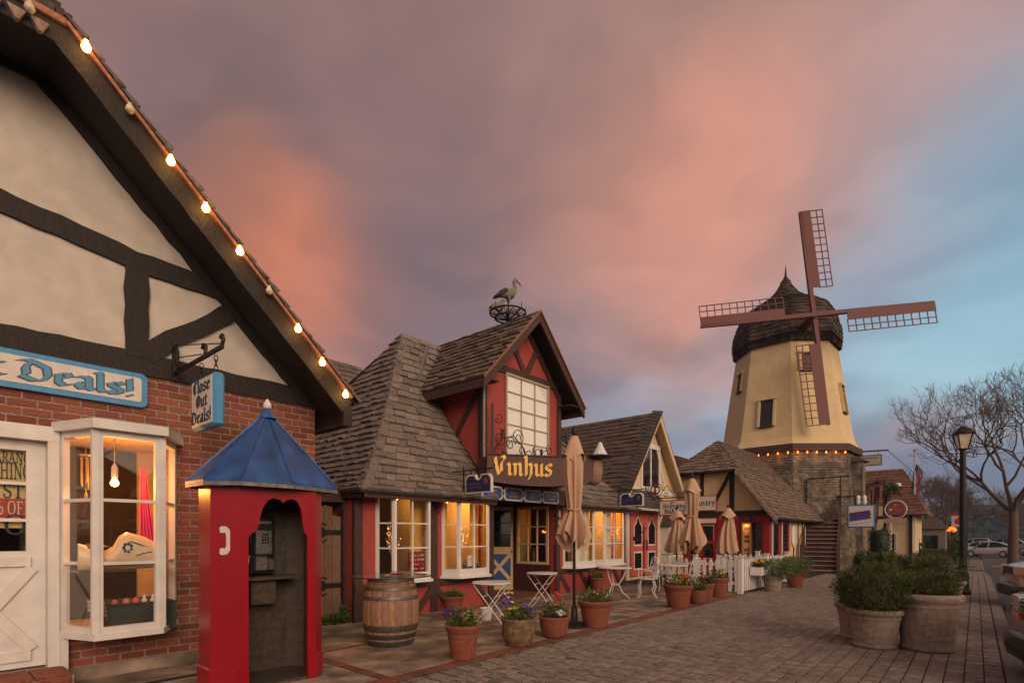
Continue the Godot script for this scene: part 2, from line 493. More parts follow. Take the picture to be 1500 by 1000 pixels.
func setup() -> void:
	var cam := Camera3D.new()
	cam.name = "camera"
	cam.position = EYE
	cam.rotation_degrees = Vector3(0, 40.9, 0)
	cam.near = 0.1
	cam.far = 12000.0
	# a level camera with a raised lens: focal length 785 of 1500 pixels, horizon 284 pixels below the middle
	var px := 0.1 / 785.0
	cam.set_frustum(1000.0 * px, Vector2(0, 284.0 * px), 0.1, 12000.0)
	cam.keep_aspect = Camera3D.KEEP_HEIGHT
	add_child(cam)
	cam.make_current()
	var e := Environment.new()
	e.background_mode = Environment.BG_SKY
	var sk := Sky.new()
	var pm := PanoramaSkyMaterial.new()
	pm.panorama = ImageTexture.create_from_image(sky_image())
	sk.sky_material = pm
	e.sky = sk
	e.tonemap_mode = Environment.TONE_MAPPER_LINEAR
	e.tonemap_exposure = 1.5
	e.sdfgi_enabled = true
	e.ssao_enabled = true
	e.ssil_enabled = true
	e.fog_enabled = true
	e.fog_density = 0.0004
	e.fog_light_color = Color(0.62, 0.72, 0.90)
	var we := WorldEnvironment.new()
	we.name = "surroundings"
	we.environment = e
	add_child(we)
	var sun := DirectionalLight3D.new()
	sun.name = "sunset_glow"
	sun.light_color = Color(1.0, 0.87, 0.77)
	sun.light_energy = 0.42
	sun.light_angular_distance = 28.0
	sun.shadow_enabled = true
	# low afterglow from across the street, a little behind the viewer
	sun.look_at_from_position(Vector3.ZERO, Vector3(-0.86, -0.36, -0.42), Vector3.UP)
	add_child(sun)

# ---------- shared builders ----------
# wall facing +X: boxes around rectangular holes [z0, z1, y0, y1] (z0 > z1)
func wall_x(g: G, x0: float, x1: float, za: float, zb: float, ya: float, yb: float, holes: Array) -> void:
	var zs := [za, zb]; var ys := [ya, yb]
	for h in holes:
		zs.append_array([clampf(h[0], zb, za), clampf(h[1], zb, za)]); ys.append_array([clampf(h[2], ya, yb), clampf(h[3], ya, yb)])
	zs.sort(); ys.sort()
	for i in zs.size() - 1:
		if zs[i + 1] - zs[i] < 0.002: continue
		var y0 := -1e9; var open := false
		for j in ys.size() - 1:
			if ys[j + 1] - ys[j] < 0.002: continue
			var zc: float = (zs[i] + zs[i + 1]) / 2; var yc: float = (ys[j] + ys[j + 1]) / 2
			var solid := true
			for h in holes:
				if zc < h[0] and zc > h[1] and yc > h[2] and yc < h[3]: solid = false
			if solid:
				if not open:
					open = true; y0 = ys[j]
			if open and (not solid):
				g.bb(V(x0, y0, zs[i]), V(x1, ys[j], zs[i + 1])); open = false
		if open: g.bb(V(x0, y0, zs[i]), V(x1, yb, zs[i + 1]))

# basis of an upright panel from A to B (plan points), x along, y up, z out of the face
func panel_t(a: Vector2, b: Vector2, y := 0.0) -> Transform3D:
	var d := Vector3(b.x - a.x, 0, b.y - a.y).normalized()
	return Transform3D(Basis(d, Vector3.UP, d.cross(Vector3.UP)), Vector3(a.x, y, a.y))

# one sash: frame with glazing bars, each pane a child
func sash(p: Node, called: String, a: Vector2, b: Vector2, y0: float, y1: float, cols: int, rows: int, m: Material, glass: Material, fw := 0.055, bw := 0.022, dep := 0.05, low := -1.0, flip := false) -> MeshInstance3D:
	var t := panel_t(a, b, 0.0)
	if flip: t = panel_t(b, a, 0.0)
	var w := a.distance_to(b)
	var g := G.new()
	g.t = t
	var lw := low if low > 0.0 else fw
	g.bb(V(0, y0, -dep), V(w, y0 + lw, 0)); g.bb(V(0, y1 - fw, -dep), V(w, y1, 0))
	g.bb(V(0, y0 + lw, -dep), V(fw, y1 - fw, 0)); g.bb(V(w - fw, y0 + lw, -dep), V(w, y1 - fw, 0))
	var cw := (w - 2 * fw) / cols; var rh := (y1 - y0 - fw - lw) / rows
	for i in range(1, cols):
		g.bb(V(fw + cw * i - bw / 2, y0 + lw, -dep * 0.8), V(fw + cw * i + bw / 2, y1 - fw, -0.006))
	for j in range(1, rows):
		g.bb(V(fw, y0 + lw + rh * j - bw / 2, -dep * 0.8 + 0.002), V(w - fw, y0 + lw + rh * j + bw / 2, -0.009))
	var f := wpart(p, called, g, m)
	for i in cols:
		for j in rows:
			var pg := G.new(); pg.t = t
			pg.bb(V(fw + cw * i + bw * 0.35, y0 + lw + rh * j + bw * 0.35, -dep * 0.5 - 0.003), V(fw + cw * (i + 1) - bw * 0.35, y0 + lw + rh * (j + 1) - bw * 0.35, -dep * 0.5 + 0.003))
			wpart(f, "pane", pg, glass)
	return f

# shingles over a patch: s.call(a, b) gives the point at a along the row and b up the slope
func shingles(h: Heap, s: Callable, rows: int, width: float, thick: float, base: Color, vary: float, under: G = null, gap := 0.0045) -> void:
	for i in rows:
		var b0 := float(i) / rows; var b1 := minf(1.0, (i + 1.35) / rows)
		var bm := (b0 + b1) / 2
		var A: Vector3 = s.call(0.0, bm); var B: Vector3 = s.call(1.0, bm)
		var L := A.distance_to(B)
		if L < width * 0.25: continue
		var cuts := [0.0]
		var x := rn(0.3, 1.0) * width
		while x < L - width * 0.3:
			cuts.append(x / L)
			x += width * rn(0.6, 1.35)
		cuts.append(1.0)
		for j in cuts.size() - 1:
			var a0: float = cuts[j] + gap / L; var a1: float = cuts[j + 1] - gap / L
			if a1 - a0 < 0.0005: continue
			var jb := rn(-0.10, 0.10) / rows; var jc := jb + rn(-0.05, 0.05) / rows
			var p0: Vector3 = s.call(a0, maxf(0.0, b0 + jb)); var p1: Vector3 = s.call(a1, maxf(0.0, b0 + jc))
			var p2: Vector3 = s.call(a1, b1); var p3: Vector3 = s.call(a0, b1)
			var nn := (p1 - p0).cross(p3 - p0).normalized()
			if nn.y < 0 and absf(nn.y) > 0.05: nn = -nn
			elif absf(nn.y) <= 0.05 and nn.dot(EYE - p0) < 0: nn = -nn
			var th := thick * rn(0.8, 1.7)
			var g := G.new()
			var tone := 1.0 + rn(-vary, vary)
			g.k = Color(base.r * tone * rn(0.96, 1.05), base.g * tone, base.b * tone * rn(0.94, 1.04))
			var lift := nn * th * 0.9
			g.hexa([p0 + lift * 0.02, p1 + lift * 0.02, p2 - nn * 0.012, p3 - nn * 0.012, p0 + lift, p1 + lift, p2 + nn * 0.003, p3 + nn * 0.003], false)
			h.add(g)
	if under:
		var rr := []
		for i in 9:
			var row := []
			for j in 7:
				var p: Vector3 = s.call(j / 6.0, i / 8.0)
				row.append(p)
			rr.append(row)
		for i in 8:
			for j in 6:
				var o := V(0, -0.03, 0)
				under.q(rr[i][j] + o, rr[i][j + 1] + o, rr[i + 1][j + 1] + o, rr[i + 1][j] + o)

func bulb(p: Node, at: Vector3, r: float, lit: bool, mt: Material, called := "light_bulb", wp := true) -> void:
	var g := G.new()
	g.lathe([Vector2(0.001, -r), Vector2(r * 0.7, -r * 0.72), Vector2(r, -r * 0.05), Vector2(r * 0.75, r * 0.7), Vector2(r * 0.42, r * 1.05), Vector2(r * 0.4, r * 1.5), Vector2(0.001, r * 1.5)], 10, at)
	if wp: wpart(p, called, g, mt)
	else: part(p, called, g, mt)

# ---------- lettering made of broad-nib strokes ----------
const GLYPH := {
	"V": [0.98, [[[-0.02, 1.35], [0.06, 0.75], [0.28, 0.05], [0.5, 0.3]], [[0.42, 1.35], [0.62, 1.5], [0.78, 1.3], [0.5, 0.95], [0.46, 0.6], [0.5, 0.3]]]],
	"i": [0.5, [[[0.02, 0.92], [0.16, 0.82], [0.16, 0.12], [0.3, 0.02]]]],
	"n": [0.9, [[[0.0, 0.92], [0.14, 0.82], [0.14, 0.02]], [[0.14, 0.78], [0.42, 0.96], [0.56, 0.82], [0.56, 0.1], [0.7, 0.0]]]],
	"h": [0.88, [[[0.02, 1.5], [0.16, 1.42], [0.16, 0.02]], [[0.16, 0.78], [0.44, 0.96], [0.58, 0.8], [0.56, 0.1], [0.36, -0.3]]]],
	"u": [0.84, [[[0.0, 0.92], [0.14, 0.82], [0.14, 0.14], [0.32, 0.0], [0.56, 0.18]], [[0.56, 0.94], [0.56, 0.1], [0.7, 0.0]]]],
	"s": [0.74, [[[0.58, 0.8], [0.4, 0.98], [0.12, 0.78], [0.16, 0.6], [0.52, 0.38], [0.5, 0.14], [0.26, 0.0], [0.02, 0.16]]]],
	"D": [1.12, [[[0.0, 1.3], [0.2, 1.45], [0.5, 1.3], [0.85, 1.05], [0.9, 0.5], [0.75, 0.15], [0.45, 0.0], [0.05, 0.2]], [[0.3, 1.25], [0.16, 0.85], [0.2, 0.45], [0.05, 0.2]]]],
	"e": [0.7, [[[0.16, 0.5], [0.52, 0.68], [0.42, 0.94], [0.14, 0.78], [0.12, 0.2], [0.3, 0.0], [0.54, 0.18]]]],
	"a": [0.76, [[[0.1, 0.82], [0.34, 0.96], [0.5, 0.82], [0.5, 0.12], [0.64, 0.0]], [[0.5, 0.56], [0.2, 0.5], [0.1, 0.2], [0.26, 0.0], [0.5, 0.16]]]],
	"l": [0.42, [[[0.02, 1.45], [0.16, 1.36], [0.16, 0.12], [0.3, 0.0]]]],
	"t": [0.5, [[[0.18, 1.25], [0.16, 0.14], [0.32, 0.0], [0.44, 0.1]], [[-0.02, 0.88], [0.42, 0.9]]]],
	"!": [0.42, [[[0.12, 1.4], [0.14, 0.42]], [[0.1, 0.12], [0.16, 0.02]]]],
	"C": [0.95, [[[0.75, 1.2], [0.5, 1.42], [0.16, 1.1], [0.12, 0.4], [0.36, 0.0], [0.74, 0.22]], [[0.4, 1.25], [0.4, 0.3]]]],
	"o": [0.74, [[[0.3, 0.96], [0.1, 0.76], [0.1, 0.2], [0.3, 0.0], [0.54, 0.2], [0.54, 0.76], [0.3, 0.96]]]],
	"O": [1.0, [[[0.45, 1.42], [0.12, 1.1], [0.12, 0.35], [0.42, 0.0], [0.78, 0.3], [0.78, 1.05], [0.45, 1.42]], [[0.4, 1.2], [0.4, 0.25]]]],
	" ": [0.5, []],
}

func nib_width(s: String) -> float:
	var x := 0.0
	for ch in s: x += GLYPH[ch][0]
	return x

# letters laid from the origin of g.t along x, size = height of a small letter; returns one shape for each letter
func nib_letters(t: Transform3D, s: String, size: float, pen: float, z: float, depth: float) -> Array:
	var out := []
	var x := 0.0
	var w := Vector2(cos(0.66), sin(0.66)) * pen * 0.5
	for ch in s:
		var g := G.new(); g.t = t
		var kz := 0
		for st in GLYPH[ch][1]:
			for i in st.size() - 1:
				var a := Vector2(x + st[i][0], st[i][1]) * size; var b := Vector2(x + st[i + 1][0], st[i + 1][1]) * size
				var poly := PackedVector2Array([a - w, a + w, b + w, b - w])
				if absf((a - b).cross(w)) < size * size * 0.01:
					var pp := (b - a).normalized().orthogonal() * pen * 0.12
					poly = PackedVector2Array([a - w - pp, a + w - pp, b + w + pp, b - w + pp])
				if Geometry2D.triangulate_polygon(poly).size() == 6:
					g.ext(poly, z, z + depth + kz * 0.0004)
				kz += 1
		if g.v.size(): out.append(g)
		x += GLYPH[ch][0]
	return out

func text_part(p: Node, called: String, s: String, font: String, height: float, t: Transform3D, m: Material, depth := 0.004, bold := false, squeeze := 1.0, wp := true) -> void:
	var tm := TextMesh.new()
	var f := SystemFont.new()
	f.font_names = PackedStringArray([font])
	f.font_weight = 700 if bold else 400
	tm.font = f
	tm.text = s
	tm.font_size = 64
	tm.pixel_size = height / 64.0 * 1.36
	tm.depth = depth
	tm.curve_step = 1.5
	var o := MeshInstance3D.new()
	o.name = called
	o.mesh = tm
	if not M.has(m.resource_name + "_text"):   # lettering has no vertex colours
		var tm2: StandardMaterial3D = m.duplicate()
		tm2.vertex_color_use_as_albedo = false
		var l: Color = m.albedo_color.srgb_to_linear()
		tm2.albedo_color = Color(l.r * 0.5, l.g * 0.5, l.b * 0.5).linear_to_srgb()
		M[m.resource_name + "_text"] = tm2
	o.material_override = M[m.resource_name + "_text"]
	p.add_child(o, true)
	var off := Vector3()
	if wp:
		var a: Node = p
		while a != self and a is Node3D:
			off += a.position
			a = a.get_parent()
	o.transform = Transform3D(t.basis * Basis.from_scale(V(squeeze, 1, 1)), t.origin - off)

# ---------- setting ----------
func build_ground() -> void:
	var g := G.new()
	var zs := [40.0, -10.0, -22.0, -25.0, -28.0, -31.0, -34.0, -37.0, -40.0, -44.0, -120.0, -900.0, -6000.0]
	for i in zs.size() - 1:
		var a: float = ground_y(zs[i]) - 0.17; var b: float = ground_y(zs[i + 1]) - 0.17
		g.q(V(-3000, a, zs[i]), V(3000, a, zs[i]), V(3000, b, zs[i + 1]), V(-3000, b, zs[i + 1]))
	structure("ground", g, M.asphalt)
	# roadway beyond the kerb and the cross street at the end of the pavement
	g = G.new()
	zs = [12.0, -10.0, -22.0, -25.0, -28.0, -31.0, -34.0, -37.0, -40.0, -44.0, -60.0, -110.0]
	for i in zs.size() - 1:
		var a: float = ground_y(zs[i]) - 0.12; var b: float = ground_y(zs[i + 1]) - 0.12
		g.q(V(0.42, a, zs[i]), V(16, a, zs[i]), V(16, b, zs[i + 1]), V(0.42, b, zs[i + 1]))
	structure("road", g, M.asphalt)
	var base := G.new()
	zs = [8.0, -10.0, -22.0, -25.0, -28.0, -31.0, -34.0, -37.0, -40.0, -44.0, -62.0]
	for i in zs.size() - 1:
		var a: float = ground_y(zs[i]) - 0.0065; var b: float = ground_y(zs[i + 1]) - 0.0065
		base.q(V(-9.5, a, zs[i]), V(0.4, a, zs[i]), V(0.4, b, zs[i + 1]), V(-9.5, b, zs[i + 1]))
		base.q(V(0.4, a, zs[i]), V(0.4, a - 0.2, zs[i]), V(0.4, b - 0.2, zs[i + 1]), V(0.4, b, zs[i + 1]))
	var pav := structure("pavement", base, M.joint)
	# pavers in courses along the street
	var h := Heap.new()
	var cw := 0.157; var x := -4.33; var ci := 0
	while x < 0.2:
		var z := 2.0 - rn(0, 0.2)
		while z > -61.0:
			var L := 0.225 if z > -44.0 else 0.225
			var gp := G.new()
			var tone := rn(0.78, 1.16)
			gp.k = Color(tone * rn(0.97, 1.06), tone, tone * rn(0.94, 1.03))
			var y := ground_y(z) + rn(-0.0015, 0.0015)
			var j := 0.005; var jz := 0.015; var ch := 0.003
			var x0 := x + j; var x1 := x + cw - j; var z0 := z - jz; var z1 := z - L + jz
			var sk := rn(-0.004, 0.004)
			var t0 := V(x0 + ch, y, z0 - ch + sk); var t1 := V(x1 - ch, y + rn(-0.001, 0.001), z0 - ch - sk); var t2 := V(x1 - ch, y, z1 + ch - sk); var t3 := V(x0 + ch, y + rn(-0.001, 0.001), z1 + ch + sk)
			var b0 := V(x0, y - 0.008, z0 + sk); var b1 := V(x1, y - 0.008, z0 - sk); var b2 := V(x1, y - 0.008, z1 - sk); var b3 := V(x0, y - 0.008, z1 + sk)
			gp.q(t0, t1, t2, t3)
			if z > -32.0:
				gp.q(b0, b1, t1, t0); gp.q(b1, b2, t2, t1); gp.q(b2, b3, t3, t2); gp.q(b3, b0, t0, t3)
			h.add(gp)
			z -= L
		x += cw; ci += 1
	flush(h, pav, "paver", "paving_field", M.paver, 300)
	# kerb stones
	var kb := Heap.new()
	var z := 3.0
	while z > -60.0:
		var gk := G.new()
		var tn := rn(0.85, 1.1); gk.k = Color(tn, tn, tn)
		gk.hexa([V(0.235, ground_y(z) - 0.14, z - 0.004), V(0.415, ground_y(z) - 0.14, z - 0.004), V(0.415, ground_y(z - 1.2) - 0.14, z - 1.196), V(0.235, ground_y(z - 1.2) - 0.14, z - 1.196),
			V(0.235, ground_y(z) + 0.002, z - 0.004), V(0.40, ground_y(z) + 0.002, z - 0.004), V(0.40, ground_y(z - 1.2) + 0.002, z - 1.196), V(0.235, ground_y(z - 1.2) + 0.002, z - 1.196)])
		kb.add(gk)
		z -= 1.2
	flush(kb, pav, "kerb_stone", "kerb_run", M.kerb_stone, 60)
	# patio of concrete slabs between strips of red brick
	var pg := G.new()
	pg.bb(V(-10.2, -0.1, 6.0), V(-4.34, -0.0035, -14.4))
	var patio := structure("patio", pg, M.joint)
	var hs := Heap.new()
	var crosses := [-3.28, -6.3, -9.3, -12.2]
	var hb := Heap.new()
	var xs := [[-10.2, -6.22], [-6.10, -4.56]]
	var edges := [6.0, -3.22, -3.34, -6.24, -6.36, -9.24, -9.36, -12.14, -12.26, -14.4]
	for r in xs:
		for i in range(0, edges.size(), 2):
			var gs := G.new()
			var tn := rn(0.88, 1.1); gs.k = Color(tn, tn * 0.99, tn * 0.97)
			gs.cbox(V((r[0] + r[1]) / 2, -0.03, (edges[i] + edges[i + 1]) / 2), V(r[1] - r[0] - 0.012, 0.06 + rn(0, 0.002), absf(edges[i] - edges[i + 1]) - 0.012), 0.006)
			hs.add(gs)
	flush(hs, patio, "slab", "slabs", M.concrete, 60)
	var lay := func(cx: float, cz: float, sx: float, sz: float) -> void:
		var gb := G.new()
		var tn := rn(0.75, 1.2); gb.k = Color(tn, tn * rn(0.9, 1.1), tn)
		gb.cbox(V(cx, -0.027, cz), V(sx - 0.008, 0.056 + rn(0, 0.003), sz - 0.008), 0.006)
		hb.add(gb)
	var zz := 3.0
	while zz > -14.3:
		lay.call(-4.45, zz - 0.105, 0.2, 0.21)
		zz -= 0.21
	for cz in [-3.28, -6.30, -9.30, -12.20]:
		var xx := -4.66
		while xx > -8.6:
			lay.call(xx, cz, 0.2, 0.11); xx -= 0.2
	zz = -3.5
	while zz > -14.2:
		lay.call(-6.16, zz, 0.11, 0.2); zz -= 0.2
	flush(hb, patio, "brick", "bricks", M.red_strip, 300)

func hill_ridge(called: String, dist: float, depth: float, azs: Array, m: Material, sd: int, amp: float) -> void:
	var f := FastNoiseLite.new(); f.seed = sd; f.frequency = 0.01; f.fractal_octaves = 6
	var rows := []
	var nr := 26; var ncol := 150
	for i in nr:
		var row := PackedVector3Array()
		var tt := float(i) / (nr - 1)
		for j in ncol:
			var az := lerpf(azs[0], azs[1], float(j) / (ncol - 1))
			var d := dist + depth * tt
			var x := sin(deg_to_rad(az)) * d; var z := -cos(deg_to_rad(az)) * d
			var pr := pow(sin(PI * 0.5 * minf(1.0, tt * 1.25)), 1.3)
			var crest: float = azs[2] * (1.0 + amp * f.get_noise_2d(az * 6.0, sd * 10.0))
			var y := -3.0 + crest * pr + f.get_noise_2d(x * 0.9 * 260.0 / dist, z * 0.9 * 260.0 / dist) * crest * 0.18 * sin(PI * minf(1.0, tt * 1.1))
			row.append(V(x, y, z))
		rows.append(row)
	rows.reverse()
	var g := G.new()
	g.grid(rows)
	structure(called, g, m)

func build_hills() -> void:
	hill_ridge("hills", 320.0, 260.0, [-50.0, 80.0, 24.0], M.hill_green, 3, 0.35)
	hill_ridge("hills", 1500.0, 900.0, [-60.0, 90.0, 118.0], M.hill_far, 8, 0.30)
	# wood on the nearer hill: rounded crowns that read as one mass
	var cm := G.new()
	cm.ball(V(0, 0, 0), V(1, 1, 1), 6, 4)
	var mm := MultiMesh.new()
	mm.transform_format = MultiMesh.TRANSFORM_3D
	mm.use_colors = true
	mm.mesh = cm.mesh()
	var pts := []
	for i in 9000:
		var az := deg_to_rad(rn(-22.0, 40.0)); var tt := pow(rng.randf(), 0.8)
		var d := 300.0 + 260.0 * tt
		var y := -3.0 + 24.0 * pow(sin(PI * 0.5 * minf(1.0, tt * 1.25)), 1.3)
		var r := rn(0.8, 2.1)
		pts.append([Transform3D(Basis.from_scale(V(r * rn(0.9, 1.6), r * rn(0.7, 1.1), r)), V(sin(az) * d, y + r * 0.2, -cos(az) * d)), Color(rn(0.5, 1.0), rn(0.6, 1.0), rn(0.5, 1.0))])
	mm.instance_count = pts.size()
	for i in pts.size():
		mm.set_instance_transform(i, pts[i][0]); mm.set_instance_color(i, pts[i][1])
	var mi := MultiMeshInstance3D.new()
	mi.name = "distant_wood"
	mi.multimesh = mm
	mi.material_override = M.hill_green
	add_child(mi)
	mi.set_meta("kind", "stuff"); mi.set_meta("label", "dark green wood covering the distant hillside"); mi.set_meta("category", "wood")

# point list in the z/y plane made into a solid between two x values
func slab_x(g: G, poly: Array, x0: float, x1: float) -> void:
	var pp := PackedVector2Array()
	for p in poly: pp.append(Vector2(-p[0], p[1]))
	# local x = -z, local y = y, local z = x
	g.t = Transform3D(Basis(V(0, 0, -1), V(0, 1, 0), V(1, 0, 0)), Vector3.ZERO)
	g.ext(pp, x0, x1)
	g.t = Transform3D()

# hand-hewn curved timber on a wall facing +X: centre line of [z, y], width, thickness
func timber_x(g: G, line: Array, w: float, x0: float, x1: float, rough := 0.012) -> void:
	var up := PackedVector2Array(); var dn := PackedVector2Array()
	var cv := Curve2D.new()
	for p in line: cv.add_point(Vector2(-p[0], p[1]))
	var n := maxi(2, int(cv.get_baked_length() / 0.16))
	var pts := []
	for i in n + 1: pts.append(cv.sample_baked(cv.get_baked_length() * i / n))
	for i in pts.size():
		var d: Vector2 = (pts[mini(i + 1, pts.size() - 1)] - pts[maxi(i - 1, 0)]).normalized().orthogonal()
		up.append(pts[i] + d * (w / 2 + rn(-rough, rough))); dn.append(pts[i] - d * (w / 2 + rn(-rough, rough)))
	dn.reverse()
	up.append_array(dn)
	g.t = Transform3D(Basis(V(0, 0, -1), V(0, 1, 0), V(1, 0, 0)), Vector3.ZERO)
	g.ext(up, x0, x1)
	g.t = Transform3D()

func build_brick_shop() -> void:
	var WX := -6.8
	var S := thing("brick_shop", "brick shop with dark-timbered cream gable and bulbs along its roof edge", "shop", V(-6.9, 0, -1.5))
	var holes := [[-1.09, -2.04, 0.47, 2.5], [0.6, -1.0, 0.17, 2.36]]
	var g := G.new()
	wall_x(g, WX - 0.24, WX - 0.007, 2.5, -3.755, -0.1, 3.2, holes)
	var wall := wpart(S, "brick_wall", g, M.mortar)
	var h := Heap.new()
	var y := 0.14; var row := 0
	while y < 3.16:
		var z := 2.4 - (0.11 if row % 2 else 0.0)
		while z > -3.755:
			var a := z - 0.006; var b := maxf(z - 0.214, -3.755)
			z -= 0.22
			var parts := [[a, b]]
			for ho in holes:
				if y + 0.066 > ho[2] - 0.004 and y < ho[3] + 0.004:
					var nx := []
					for s in parts:
						if s[1] >= ho[0] or s[0] <= ho[1]: nx.append(s)
						else:
							if s[0] > ho[0]: nx.append([s[0], ho[0]])
							if s[1] < ho[1]: nx.append([ho[1], s[1]])
					parts = nx
			for s in parts:
				if s[0] - s[1] < 0.02: continue
				var gb := G.new()
				var tn := rn(0.70, 1.22)
				gb.k = Color(tn * rn(0.95, 1.1), tn * rn(0.85, 1.15), tn * rn(0.85, 1.15))
				var d := rn(-0.002, 0.003)
				gb.hexa([V(WX - 0.02, y, s[0]), V(WX - 0.02, y, s[1]), V(WX - 0.02, y + 0.067, s[1]), V(WX - 0.02, y + 0.067, s[0]),
					V(WX + d, y + 0.004, s[0] - 0.004), V(WX + d, y + 0.003, s[1] + 0.004), V(WX + d, y + 0.063, s[1] + 0.004), V(WX + d, y + 0.064, s[0] - 0.004)], false)
				h.add(gb)
		y += 0.079; row += 1
	flush(h, wall, "brick", "bricks", M.brick, 300)
	g = G.new()
	g.bb(V(WX - 0.1, -0.1, 2.4), V(WX + 0.025, 0.13, -3.755))
	wpart(S, "plinth", g, M.concrete)
	# return wall on the far side
	g = G.new(); g.bb(V(-11.0, 0, -3.75), V(WX - 0.24, 3.2, -3.5)); wpart(S, "side_wall", g, M.brick)
	# plaster gable, clipped at the top
	g = G.new()
	slab_x(g, [[2.4, 3.3], [-3.70, 3.3], [-3.6, 3.4], [-0.95, 5.95], [2.4, 5.95]], WX - 0.2, WX - 0.012)
	wpart(S, "plaster_gable", g, M.plaster)
	var tim := [[[[2.3, 3.29], [0, 3.285], [-1.8, 3.29], [-3.8, 3.29]], 0.235], [[[2.0, 4.62], [-0.3, 4.58], [-1.1, 4.47], [-1.7, 4.38], [-2.5, 4.36]], 0.205], [[[-1.71, 3.36], [-1.70, 4.0], [-1.71, 4.42]], 0.215],
		[[[-1.78, 3.38], [-2.0, 3.62], [-2.35, 3.86], [-2.6, 4.1], [-2.72, 4.2]], 0.185], [[[2.0, 5.9], [-0.98, 5.9]], 0.24], [[[-0.90, 5.96], [-2.2, 4.72], [-3.62, 3.36]], 0.26]]
	for i in tim.size():
		g = G.new()
		timber_x(g, tim[i][0], tim[i][1], WX - 0.05, WX + 0.022 + i * 0.003)
		wpart(S, "timber", g, M.dark_timber)
	# overhanging roof: slab along the rake with a bargeboard, copper edge and shingle ends
	var OX := -6.14
	var sl := 0.963
	var dn := Vector2(1.0, sl).normalized()   # outward normal in (-z, y)
	var A := Vector2(0.96, 5.86); var B := Vector2(3.86, 5.86 - sl * 2.90)
	var C := Vector2(-2.4, 5.86)
	g = G.new()
	slab_x(g, [[2.4, 5.87], [-A.x, A.y], [-B.x, B.y], [-B.x - 0.02, B.y + 0.14], [-A.x - 0.06, A.y + 0.17], [2.4, 6.04]], -12.0, OX)
	var roof := wpart(S, "roof", g, M.dark_timber)
	g = G.new()
	timber_x(g, [[2.4, 5.90], [-0.98, 5.88]], 0.2, OX - 0.01, OX + 0.035, 0.006)
	timber_x(g, [[-0.94, 5.90], [-2.4, 4.47], [-3.82, 3.1]], 0.2, OX - 0.008, OX + 0.032, 0.008)
	wpart(roof, "bargeboard", g, M.dark_timber)
	g = G.new()
	g.bb(V(WX - 0.3, 2.86, -3.86), V(OX + 0.03, 3.12, -3.89)); g.bb(V(WX - 0.3, 2.86, -3.765), V(OX + 0.028, 2.89, -3.86)); g.bb(V(OX - 0.01, 2.89, -3.77), V(OX + 0.03, 3.12, -3.86))
	wpart(roof, "eave_box", g, M.dark_timber)
	g = G.new()
	g.bar(V(OX + 0.05, 5.985, 2.4), V(OX + 0.05, 5.985, -1.0), 0.035, 0.055); g.bar(V(OX + 0.05, 5.985, -1.0), V(OX + 0.05, 3.22, -3.865), 0.035, 0.055, V(1, 0, 0))
	wpart(roof, "copper_edge", g, M.copper)
	# dentil-like shingle ends under the clipped top
	for i in 9:
		g = G.new(); g.k = Color(1.6, 1.4, 1.3)
		g.hexa([V(OX + 0.036, 5.77, 0.35 - i * 0.145), V(OX + 0.036, 5.77, 0.33 - i * 0.145), V(OX + 0.08, 5.775, 0.33 - i * 0.145), V(OX + 0.08, 5.775, 0.35 - i * 0.145), V(OX + 0.036, 5.87, 0.41 - i * 0.145), V(OX + 0.036, 5.87, 0.28 - i * 0.145), V(OX + 0.08, 5.87, 0.28 - i * 0.145), V(OX + 0.08, 5.87, 0.41 - i * 0.145)])
		wpart(roof, "shingle_tooth", g, M.shingle)
	h = Heap.new()
	shingles(h, func(a, b): return V(OX + 0.07 - 6.0 * a, lerpf(3.17, 6.06, b), lerpf(-3.99, -0.99, b)), 22, 0.16, 0.045, Color(0.75, 0.72, 0.7), 0.25)
	shingles(h, func(a, b): return V(OX + 0.07 - 0.05 - b * 1.6, 6.05 + b * 1.3, lerpf(2.4, -1.05, a)), 9, 0.16, 0.045, Color(0.75, 0.72, 0.7), 0.25)
	flush(h, roof, "shingle", "shingles", M.shingle, 200)
	# bulbs on the copper edge
	var bs := [[5.90, -0.75, 0], [5.83, -1.13, 1], [5.47, -1.46, 0], [5.16, -1.80, 1], [4.84, -2.12, 1], [4.53, -2.46, 1], [4.21, -2.78, 0], [3.88, -3.12, 1], [3.56, -3.43, 1], [3.23, -3.75, 1]]
	for b in bs:
		bulb(roof, V(OX + 0.10, b[0], b[1]), 0.040, b[2] == 1, M.bulb_lit if b[2] == 1 else M.bulb_off)
		if b[2] == 1: lamp(V(OX + 0.10, b[0], b[1]), 0.03, Color(1.0, 0.72, 0.38), 0.04)
	# door with its frame, glass and diagonal boards
	g = G.new()
	g.bb(V(WX - 0.2, 0.17, -0.975), V(WX + 0.03, 2.42, -1.06)); g.bb(V(WX - 0.2, 2.36, 0.7), V(WX + 0.035, 2.5, -1.062))
	wpart(S, "door_frame", g, M.white_paint)
	var D := G.new()
	wall_x(D, WX - 0.13, WX - 0.075, 0.55, -0.972, 0.19, 2.355, [[0.2, -0.83, 1.30, 2.26]])
	D.bb(V(WX - 0.12, 1.58, 0.2), V(WX - 0.08, 1.61, -0.83)); D.bb(V(WX - 0.12, 1.93, 0.2), V(WX - 0.08, 1.96, -0.83))
	var door := wpart(S, "door", D, M.white_paint)
	for a in [[[-0.30, 1.14], [-0.87, 0.36]], [[-0.30, 0.36], [-0.87, 1.14]], [[0.4, 1.2], [-0.86, 1.2]], [[0.4, 0.3], [-0.86, 0.3]]]:
		g = G.new(); timber_x(g, a, 0.09, WX - 0.085, WX - 0.045 - rn(0.0, 0.006), 0.0); wpart(door, "board", g, M.white_paint)
